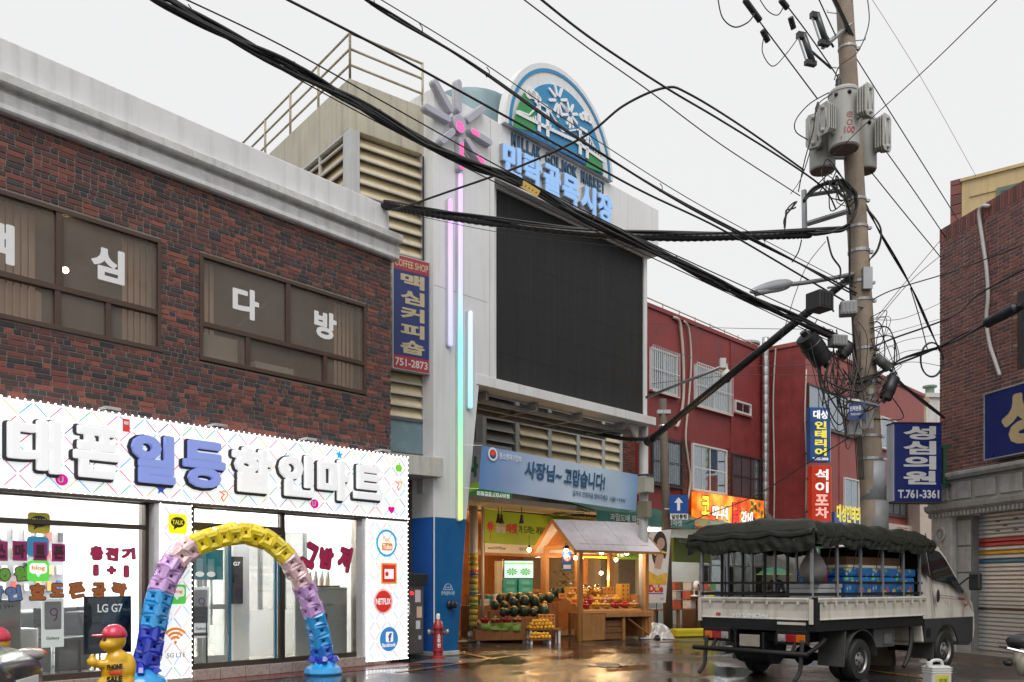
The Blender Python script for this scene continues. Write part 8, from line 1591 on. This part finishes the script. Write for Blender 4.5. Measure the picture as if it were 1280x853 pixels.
# cab
CX = 3.06; W0 = .03; W1 = TW_ - .03
def ins(z): return 0 if z < 1.18 else .15 * (z - 1.18) / .78
outline = [(CX, .44), (3.42, .44)] + [(3.80 + .40 * math.cos(R(a)), .30 + .40 * math.sin(R(a))) for a in range(155, 14, -14)] + [(4.28, .36), (4.60, .34), (4.78, .42), (4.83, .62), (4.82, .84), (4.74, 1.02), (4.50, 1.20), (4.30, 1.42), (4.04, 1.74), (3.86, 1.90), (3.66, 1.955), (3.20, 1.955), (CX + .02, 1.92)]
def cabin(name, pts, mt, grow=0.0):
    n = len(pts); m = MB(); va = [(x, W0 + ins(z) - grow, z) for x, z in pts]; vb = [(x, W1 - ins(z) + grow, z) for x, z in pts]
    m.add(va + vb, [tuple(range(n)), tuple(range(2 * n - 1, n - 1, -1))] + [(i, i + n, (i + 1) % n + n, (i + 1) % n) for i in range(n)]); return m.build(name, mt, TR, bevel=.03 if grow == 0 else 0)
cabin('cab', outline, CRMP)
low = [(CX + .01, .45), (3.41, .45)] + [(3.80 + .405 * math.cos(R(a)), .30 + .405 * math.sin(R(a))) for a in range(155, 14, -14)] + [(4.28, .37), (4.60, .35), (4.72, .42), (4.74, .80), (CX + .01, .80)]
cabin('lower_panel', low, DKP, .004)
def sidepoly(name, pts, mt, off, par=TR):
    m = MB(); m.add([(x, W0 + ins(z) - off, z) for x, z in pts], [tuple(range(len(pts)))]); m.build(name, mt, par)
    m = MB(); m.add([(x, W1 - ins(z) + off, z) for x, z in reversed(pts)], [tuple(range(len(pts)))]); m.build(name, mt, par)
sidepoly('side_window', [(3.44, 1.40), (4.02, 1.33), (4.34, 1.16), (4.40, 1.20), (4.22, 1.42), (3.98, 1.70), (3.82, 1.82), (3.62, 1.85), (3.42, 1.84)], GLS, .006)
sidepoly('quarter_window', [(3.14, 1.50), (3.34, 1.40), (3.36, 1.84), (3.22, 1.86), (3.14, 1.80)], GLS, .006)
sidepoly('door_seam', [(3.40, .82), (3.415, .82), (3.425, 1.86), (3.41, 1.86)], BLK, .007); sidepoly('door_seam', [(4.36, .82), (4.37, .82), (4.46, 1.14), (4.45, 1.14)], BLK, .007); sidepoly('side_stripe', [(3.55, 1.16), (4.4, 1.10), (4.4, 1.09), (3.55, 1.15)], M('stripe_grey', (.12, .09, .1), .4), .006); sidepoly('side_stripe', [(3.55, 1.12), (4.4, 1.07), (4.4, 1.062), (3.55, 1.11)], M('stripe_maroon', (.2, .05, .06), .4), .006); sidepoly('stripe_end', [(4.18, 1.12), (4.42, 1.10), (4.42, 1.06), (4.18, 1.08)], M('stripe_maroon', (.2, .05, .06), .4), .009)
m = MB(); m.ell((3.50, W0 - .008, 1.14), (.055, .012, .10), 14, 8); m.ell((3.50, W1 + .008, 1.14), (.055, .012, .1), 14, 8); m.build('door_handle', BLK, TR, smooth=True); m = MB(); m.ell((4.50, W0 + .0, 1.0), (.045, .015, .028), 12, 6); m.build('side_marker', AMB, TR, smooth=True)
m = MB(); m.add([(4.305, W0 + ins(1.42) + .10, 1.43), (4.305, W1 - ins(1.42) - .10, 1.43), (3.875, W1 - ins(1.9) - .06, 1.905), (3.875, W0 + ins(1.9) + .06, 1.905)], [(0, 1, 2, 3)]); m.build('windscreen', GLS, TR)
m = MB(); m.tube(smooth_path([(4.32, .05, 1.32), (4.36, -.06, 1.42), (4.36, -.12, 1.44)], 3), .016, 6); o = m.build('mirror_arm', BLK, TR); m = MB(); m.box(4.30, 4.40, -.26, -.08, 1.22, 1.50); m.build('mirror', BLK, o, bevel=.03)
m = MB(); m.tube(smooth_path([(4.32, W1 - .02, 1.32), (4.36, W1 + .09, 1.42), (4.36, W1 + .15, 1.44)], 3), .016, 6); o = m.build('mirror_arm', BLK, TR); m = MB(); m.box(4.30, 4.40, W1 + .1, W1 + .28, 1.22, 1.50); m.build('mirror', BLK, o, bevel=.03)
m = MB(); m.box(3.40, 3.44, .06, .40, .18, .5); m.build('mud_flap', M('grey_mud_flap', (.06, .058, .055)), TR)
m = MB(); m.box(3.0, 3.06, .1, TW_ - .1, .84, 1.9); m.build('headboard', BLP, TR); m = MB(); m.box(4.8, 4.86, .3, TW_ - .3, .5, .62); m.build('front_bumper', DKP, TR, bevel=.02)
sidepoly('fuel_cap', [(3.12, .52), (3.26, .52), (3.26, .66), (3.12, .66)], BLP, .009)
# cargo on the bed (own things)
TF = Fr(3.82, 11.25, 50)
def bluep():
    m = M('blue_fish_print', (.01, .10, .42), .32, var=.25, vs=4, coat=.3); n = m.node_tree.nodes; l = m.node_tree.links; tc = n.new('ShaderNodeTexCoord'); out = None; prev = None
    base = n.new('ShaderNodeMix'); base.data_type = 'RGBA'; base.inputs[6].default_value = (.005, .07, .35, 1); base.inputs[7].default_value = (.02, .25, .60, 1); no = n.new('ShaderNodeTexNoise'); no.inputs['Scale'].default_value = 5; l.new(tc.outputs['Object'], no.inputs['Vector']); l.new(no.outputs[0], base.inputs[0]); prev = base.outputs[2]
    for sc_, th, c_ in ((5.0, .075, (.60, .50, .06, 1)), (6.3, .05, (.15, .45, .15, 1)), (4.1, .045, (.55, .12, .20, 1)), (8.0, .05, (.5, .6, .7, 1))):
        v = n.new('ShaderNodeTexVoronoi'); v.inputs['Scale'].default_value = sc_; ns = n.new('ShaderNodeTexNoise'); ns.inputs['Scale'].default_value = 12; mx_ = n.new('ShaderNodeMix'); mx_.data_type = 'VECTOR'; mx_.inputs[0].default_value = .12; l.new(tc.outputs['Object'], ns.inputs['Vector']); l.new(tc.outputs['Object'], mx_.inputs[4]); l.new(ns.outputs['Color'], mx_.inputs[5]); l.new(mx_.outputs[1], v.inputs['Vector'])
        lt = n.new('ShaderNodeMath'); lt.operation = 'LESS_THAN'; lt.inputs[1].default_value = th * 4; l.new(v.outputs['Distance'], lt.inputs[0]); mm = n.new('ShaderNodeMix'); mm.data_type = 'RGBA'; l.new(lt.outputs[0], mm.inputs[0]); l.new(prev, mm.inputs[6]); mm.inputs[7].default_value = c_; prev = mm.outputs[2]
    l.new(prev, n['Principled BSDF'].inputs['Base Color']); return m
BFP = bluep()
for x0, x1, lab in ((.98, 1.66, 'blue fish-print wrapped cargo box in the middle of the truck bed'), (1.68, 2.36, 'blue fish-print wrapped cargo box second from the cab'), (2.38, 2.92, 'blue fish-print wrapped cargo box against the truck cab')):
    t = thing('cargo_box', lab, 'box', TF.sub(x0, -.10, .82)); m = MB(); n = 10; L_ = x1 - x0
    m.box(0, L_, 0, .75, 0, .60); o = m.build('wrapped_body', BFP, t, bevel=.035); m = MB(); m.box(-.01, L_ + .01, -.012, .76, .605, .72); m.build('wrapped_lid', BFP, t, bevel=.03); m = MB(); m.box(-.012, L_ + .012, -.016, -.002, .52, .535); m.build('strap', BLK, t)
t = thing('cardboard_sheet', 'brown cardboard stack lying on the blue cargo boxes', 'cardboard', TF.sub(1.1, -.12, 1.545)); box('white_board', WH, t, -.05, 1.4, .0, .7, 0, .035); box('brown_box', M('cardboard', (.20, .10, .045), .7, var=.15), t, .0, 1.5, .05, .7, .036, .15)
t = thing('foam_box', 'white foam box on the truck bed behind the tailgate corner', 'box', TF.sub(.38, -.15, .82)); box('body', M('dirty_foam', (.50, .50, .52), .6, var=.2), t, 0, .56, 0, .5, 0, .44, .015); box('lid', M('dirty_foam', (.5, .5, .52)), t, -.01, .57, -.01, .51, .441, .50, .01)
t = thing('grey_sack', 'grey plastic sack hanging from the cargo cage', 'sack', TF.sub(.35, -.22, 0)); m = MB(); m.lathe([(.03, 1.34), (.12, 1.35), (.17, 1.43), (.18, 1.52), (.13, 1.64), (.05, 1.74), (.03, 1.80)], (0, 0, 0), 16); m.build('bag', M('grey_sack', (.19, .18, .17), .6, var=.25, vs=8, bump=.6, bs=12), t, smooth=True); m = MB(); m.cyl((0, 0, 1.78), (0, 0, 2.06), .012, 6); m.build('tie', BLK, t)
t = thing('red_bucket', 'small red and blue bucket beside the sack on the truck', 'bucket', TF.sub(.62, -.3, 1.32)); m = MB(); m.lathe([(.10, 0), (.13, .17), (.135, .18), (.12, .17), (.09, .02)], (0, 0, 0), 14); m.build('pail', RP, t, smooth=True); m = MB(); m.box(.05, .25, .1, .3, 0, .12); m.build('blue_tub', BLUV, t)
# ================================================================== balloon arch
AP = [(178, 846, 11.3), (186, 815, 11.35), (191, 785, 11.4), (197, 755, 11.47), (206, 726, 11.56), (221, 700, 11.68), (244, 682, 11.82), (272, 672, 12.0), (302, 667, 12.2), (330, 674, 12.36), (354, 692, 12.52), (372, 718, 12.67), (386, 748, 12.8), (395, 778, 12.88), (401, 806, 12.95), (404, 833, 13.0)]
A0 = V((*at(290, 700, 12.15).xy, 0)); AR = thing('balloon_arch', 'inflated rainbow arch of faceted plastic blocks standing at the phone shop door', 'balloon arch', None, None, tuple(A0), 0)
P = smooth_path([at(*p) - A0 for p in AP], 10); L_ = [0]
for i in range(len(P) - 1): L_.append(L_[-1] + (P[i + 1] - P[i]).length)
def along(s):
    for i in range(len(P) - 1):
        if L_[i + 1] >= s: k = (s - L_[i]) / max(L_[i + 1] - L_[i], 1e-6); return P[i].lerp(P[i + 1], k), (P[min(i + 2, len(P) - 1)] - P[max(i - 1, 0)]).normalized()
    return P[-1], (P[-1] - P[-2]).normalized()
def block_mesh(name, mt, sd):
    """pinched faceted cell with a square window pressed through each face"""
    rg = random.Random(sd); m = MB(); h = .5; hole = .09
    c = [(sx, sy, sz) for sx in (-1, 1) for sy in (-1, 1) for sz in (-1, 1)]
    def j(v, a=.07): return V(v) + V((rg.uniform(-a, a), rg.uniform(-a, a), rg.uniform(-a, a)))
    for ax in range(3):
        for s in (-1, 1):
            a, b = [(1, 2), (2, 0), (0, 1)][ax]
            def pt(u, v, d):
                q = [0, 0, 0]; q[ax] = s * d; q[a] = u; q[b] = v; return V(q)
            O = [pt(-.46, -.46, .44), pt(.46, -.46, .44), pt(.46, .46, .44), pt(-.46, .46, .44)]; Mm = [j(pt(-.27, -.27, .52), .025), j(pt(.27, -.27, .52), .025), j(pt(.27, .27, .52), .025), j(pt(-.27, .27, .52), .025)]; I = [pt(-hole, -hole, .44), pt(hole, -hole, .44), pt(hole, hole, .44), pt(-hole, hole, .44)]; D = [pt(-hole, -hole, .12), pt(hole, -hole, .12), pt(hole, hole, .12), pt(-hole, hole, .12)]
            f = []
            for k in range(4): k2 = (k + 1) % 4; f += [(k, k2, 4 + k2, 4 + k), (4 + k, 4 + k2, 8 + k2, 8 + k), (8 + k, 8 + k2, 12 + k2, 12 + k)]
            f.append((12, 13, 14, 15))
            if s < 0: f = [tuple(reversed(x)) for x in f]
            m.add(O + Mm + I + D, f)
    me = m.mesh(name); me.materials.append(mt); return me
def plast(name, c): 
    return M(name, c, .16, var=.2, vs=7, coat=.9, bump=.2, bs=9, sub=.25)
AC = {'n': plast('balloon_navy', (.02, .05, .55)), 's': plast('balloon_sky', (.02, .36, .80)), 'v': plast('balloon_violet', (.66, .40, .76)), 'p': plast('balloon_pink', (.85, .58, .60)), 'y': plast('balloon_yellow', (.97, .76, .02)), 'b': plast('balloon_midblue', (.02, .18, .68))}
seq = 'nnnnsssvvvppyyyyyyyyypppvvvsssbn'; tot = L_[-1]; n = len(seq); msh = {k: [block_mesh('balloon_block', AC[k], i + ord(k)) for i in range(2)] for k in AC}
for i, cc in enumerate(seq):
    p, d = along(tot * (i + .5) / n); o = link('balloon_block', msh[cc][i % 2], AR); o.location = p; q = d.to_track_quat('Z', 'Y'); o.rotation_mode = 'QUATERNION'; tw = Matrix.Rotation(R(22 if i % 2 else 2) + .12 * math.sin(i * 2.3), 3, 'Z').to_quaternion(); o.rotation_quaternion = q @ tw; s = .265; o.scale = (s, s, tot / n * 1.3)
for k, (px, py, Y) in enumerate(((178, 858, 11.3), (404, 842, 13.0))):
    p = V((*at(px, py, Y).xy, 0)) - A0; m = MB(); m.lathe([(.27, 0), (.28, .03), (.255, .10), (.19, .15), (.14, .2)] if k else [(.30, 0), (.31, .05), (.27, .13), (.17, .19), (.13, .24)], p, 9 if k else 20); m.build('arch_foot', AC['s'], AR, smooth=(k == 0), bevel=.01); m = MB()
    for q in range(5): a_ = q * 1.256; m.hexa([tuple(p + V((x * math.cos(a_) - y * math.sin(a_), x * math.sin(a_) + y * math.cos(a_), z))) for x, y, z in ((.1, -.06, .16), (.24, -.04, .2), (.24, .04, .2), (.1, .06, .16), (.1, -.05, .26), (.2, -.03, .28), (.2, .03, .28), (.1, .05, .26))])
    m.build('fin_collar', AC['n'], AR, bevel=.01)
# ================================================================== yellow inflatable figures
YP = M('yellow_inflatable', (.78, .45, .01), .22, var=.06, coat=.5); RC = M('red_cap', (.62, .03, .07), .25, coat=.4, var=.06)
def mascot(px, Y, lab):
    p = at(px, 800, Y); t = thing('inflatable_figure', lab, 'inflatable', None, None, (p.x, p.y, 0), R(18)); m = MB()
    for c_, r_ in (((0, 0, .16), (.21, .17, .17)), ((.02, 0, .34), (.16, .13, .2)), ((.03, 0, .47), (.13, .11, .12)), ((0, 0, .70), (.125, .12, .135)), ((-.04, -.02, .645), (.115, .115, .085)), ((.15, .02, .38), (.075, .09, .16)), ((.14, .0, .22), (.07, .08, .1)), ((-.12, -.06, .43), (.10, .05, .05)), ((-.21, -.09, .455), (.06, .05, .055)), ((-.215, -.09, .51), (.028, .028, .045)), ((-.245, -.09, .47), (.03, .035, .03)), ((.01, 0, .555), (.07, .07, .06)), ((-.12, -.03, .06), (.1, .12, .07)), ((.12, -.03, .06), (.1, .12, .07))): m.ell(c_, r_, 16, 10)
    o = m.build('body', YP, t, smooth=True); md = o.modifiers.new('Remesh', 'REMESH'); md.mode = 'VOXEL'; md.voxel_size = .014; md.use_smooth_shade = True; sm = o.modifiers.new('Smooth', 'SMOOTH'); sm.iterations = 6
    m = MB(); pr = [(.005, .145), (.06, .135), (.105, .10), (.13, .05), (.135, .01), (.128, .0)]; m.lathe(list(reversed(pr)), (0, 0, .725), 20); m.build('cap', RC, t, smooth=True); m = MB(); m.ell((-.15, -.03, .745), (.085, .085, .018), 16, 6); m.build('cap_brim', RC, t, smooth=True)
    m = MB(); m.ell((-.085, -.098, .70), (.017, .012, .03), 10, 6); m.build('eye', BLK, t, smooth=True)
    text('PHONE', BLKV, t, -.06, .10, .375, .435, -.135, .02, .05, slant=.06); box('red_bar', REDV, t, -.04, .09, -.15, -.12, .33, .352); text('SALE', BLKV, t, -.06, .10, .235, .305, -.165, .02, .07, slant=.06)
    m = MB(); m.lathe([(.24, 0), (.24, .035), (.2, .06)], (0, 0, 0), 20); m.build('base', YP, t, smooth=True); return t
mascot(143, 9.9, 'yellow inflatable figure in a red cap giving a thumbs up before the shop window'); mascot(-4, 9.2, 'second yellow inflatable figure, only its red cap showing behind the black car')
# ================================================================== black car in the corner
CARP = M('black_car_paint', (.008, .008, .009), .22, var=.1, coat=.25, spec=.3); CG = M('car_glass', (.01, .012, .013), .04)
CA = thing('parked_car', 'glossy black car with orange indicator parked before the phone shop window', 'car', None, None, (-4.42, 8.1, 0), R(190))
# loft of half-rounded sections along the length, x = 0 at the nose running to the tail
secs = [(0.0, .30, .52, .45), (.06, .22, .62, .60), (.22, .18, .70, .74), (.6, .17, .80, .83), (1.05, .17, .88, .86), (1.35, .17, 1.02, .86), (1.95, .17, 1.42, .84), (2.5, .17, 1.48, .84), (3.1, .17, 1.45, .84), (3.6, .17, 1.15, .84), (3.9, .2, .95, .80), (4.02, .3, .8, .7)]
m = MB(); vs = []; K_ = 20
for x, zb, zt, hw in secs:
    for k in range(K_):
        a = 2 * math.pi * k / K_; cx, sx = math.cos(a), math.sin(a); e = .42; yy = hw * math.copysign(abs(cx) ** e, cx); zz = (zb + zt) / 2 + (zt - zb) / 2 * math.copysign(abs(sx) ** .62, sx)
        if zz > .9: yy *= 1 - .28 * (zz - .9) / .6
        vs.append((x, yy, zz))
n = len(secs); m.add(vs, [(i * K_ + k, (i + 1) * K_ + k, (i + 1) * K_ + (k + 1) % K_, i * K_ + (k + 1) % K_) for i in range(n - 1) for k in range(K_)] + [tuple(range(K_)), tuple((n - 1) * K_ + k for k in range(K_ - 1, -1, -1))]); o = m.build('body', CARP, CA, smooth=True); sb_ = o.modifiers.new('Subdivision', 'SUBSURF'); sb_.levels = 1; sb_.render_levels = 2
for x in (.75, 3.2):
    for s in (-1, 1): q = MB(); q.lathe([(.19, 0), (.29, .0), (.31, .03), (.31, .17), (.29, .2), (.19, .2)], (x, s * .74 + .1, .31), 22, ax='y', cap=False); o = q.build('wheel', RUB, CA, smooth=True, auto=40); q = MB(); q.lathe([(.19, -.01), (.17, .03), (.05, .04), (.04, .2), (.17, .17), (.19, .21)], (x, s * .74 + .1, .31), 18, ax='y'); q.build('rim', RIM, o, smooth=True)
for s in (-1, 1):
    q = MB(); q.ell((.20, s * .60, .62), (.16, .14, .07), 14, 8); o = q.build('headlight', CLR, CA, smooth=True); q = MB(); q.ell((.22, s * .73, .63), (.16, .06, .055), 12, 6); q.build('indicator', AMB, o, smooth=True); q = MB(); q.ell((1.35, s * .95, 1.0), (.07, .11, .08), 12, 8); q.build('mirror', CARP, CA, smooth=True)
q = MB(); q.add([(1.42, -.62, 1.08), (1.42, .62, 1.08), (1.93, .52, 1.425), (1.93, -.52, 1.425)], [(0, 1, 2, 3)]); q.build('windscreen', CG, CA)
q = MB(); q.box(-.01, .02, -.26, .26, .36, .46); q.build('number_plate', WH, CA)
# ================================================================== scooter in the other corner
p = at(1293, 834, 8.2); SC = thing('scooter', 'black and cream scooter standing at the right edge by the shutter', 'scooter', None, None, (p.x + .12, p.y, 0), R(-14)); CRS_ = M('scooter_cream', (.50, .46, .36), .25, coat=.5)
for x in (-.05, 1.15):
    q = MB(); q.lathe([(.14, -.04), (.2, -.045), (.225, -.02), (.225, .02), (.2, .045), (.14, .04)], (x, 0, .225), 22, ax='y', cap=False); o = q.build('wheel', RUB, SC, smooth=True); q = MB(); q.lathe([(.14, -.03), (.03, -.05), (.03, .05), (.14, .03)], (x, 0, .225), 16, ax='y'); q.build('rim', RIM, o)
q = MB(); q.tube(smooth_path([(-.28, 0, .60), (-.05, 0, .60), (.3, 0, .52), (.45, 0, .36), (.8, 0, .30), (.95, 0, .45), (1.02, 0, .85)], 4), [.03 if i == 0 else (.15 if i < 12 else .11) for i in range(25)], 14); q.build('body', CRS_, SC, smooth=True); q = MB(); q.ell((-.02, 0, .75), (.32, .15, .085), 18, 8); q.ell((-.18, 0, .78), (.17, .15, .075), 14, 8); q.build('seat', BLK, SC, smooth=True); q = MB(); q.tube([(1.12, 0, .3), (.98, 0, 1.0)], .03, 8); q.tube([(.95, -.3, 1.02), (.95, .3, 1.02)], .018, 8); q.build('handlebar', BLK, SC); q = MB(); q.ell((-.33, 0, .58), (.04, .08, .035), 10, 6); q.build('tail_lamp', BLK, SC, smooth=True); q = MB(); q.tube([(-.2, -.17, .68), (-.36, -.12, .72), (-.36, .12, .72), (-.2, .17, .68)], .014, 6); q.build('grab_rail', ST, SC); q = MB(); q.tube([(.35, -.06, .2), (.3, -.22, .0)], .014, 6); q.build('side_stand', BLK, SC)
# ================================================================== jerry can
p = at(1171, 850, 11.0); JC = thing('jerry_can', 'white plastic jerry can with yellow label on the road beside the truck cab', 'jerry can', None, None, (p.x, p.y, 0), R(8)); JW = M('white_jerry_plastic', (.55, .55, .53), .4, var=.1, sub=.2); m = MB(); m.box(-.135, .135, -.11, .11, 0, .31); m.build('body', JW, JC, bevel=.03); m = MB(); m.tube(smooth_path([(-.08, 0, .30), (-.07, 0, .36), (.0, 0, .375), (.06, 0, .36), (.075, 0, .30)], 4), .02, 8); m.build('handle', JW, JC, smooth=True); m = MB(); m.lathe([(.035, .30), (.035, .35), (.03, .36)], (-.105, 0, 0), 12); m.build('cap', JW, JC); m = MB(); m.box(-.085, .085, -.114, -.111, .04, .2); m.build('label', M('yellow_label', (.6, .5, .04), .5, var=.3, vs=30), JC); text('액체', M('green_ink', (.1, .25, .05), .5), JC, -.05, .06, .10, .16, -.1145, .001, .03)
for k in range(3): m = MB(); m.box(-.138, .138, -.113, .113, .22 + k * .03, .232 + k * .03); m.build('rib', JW, JC, bevel=.004)
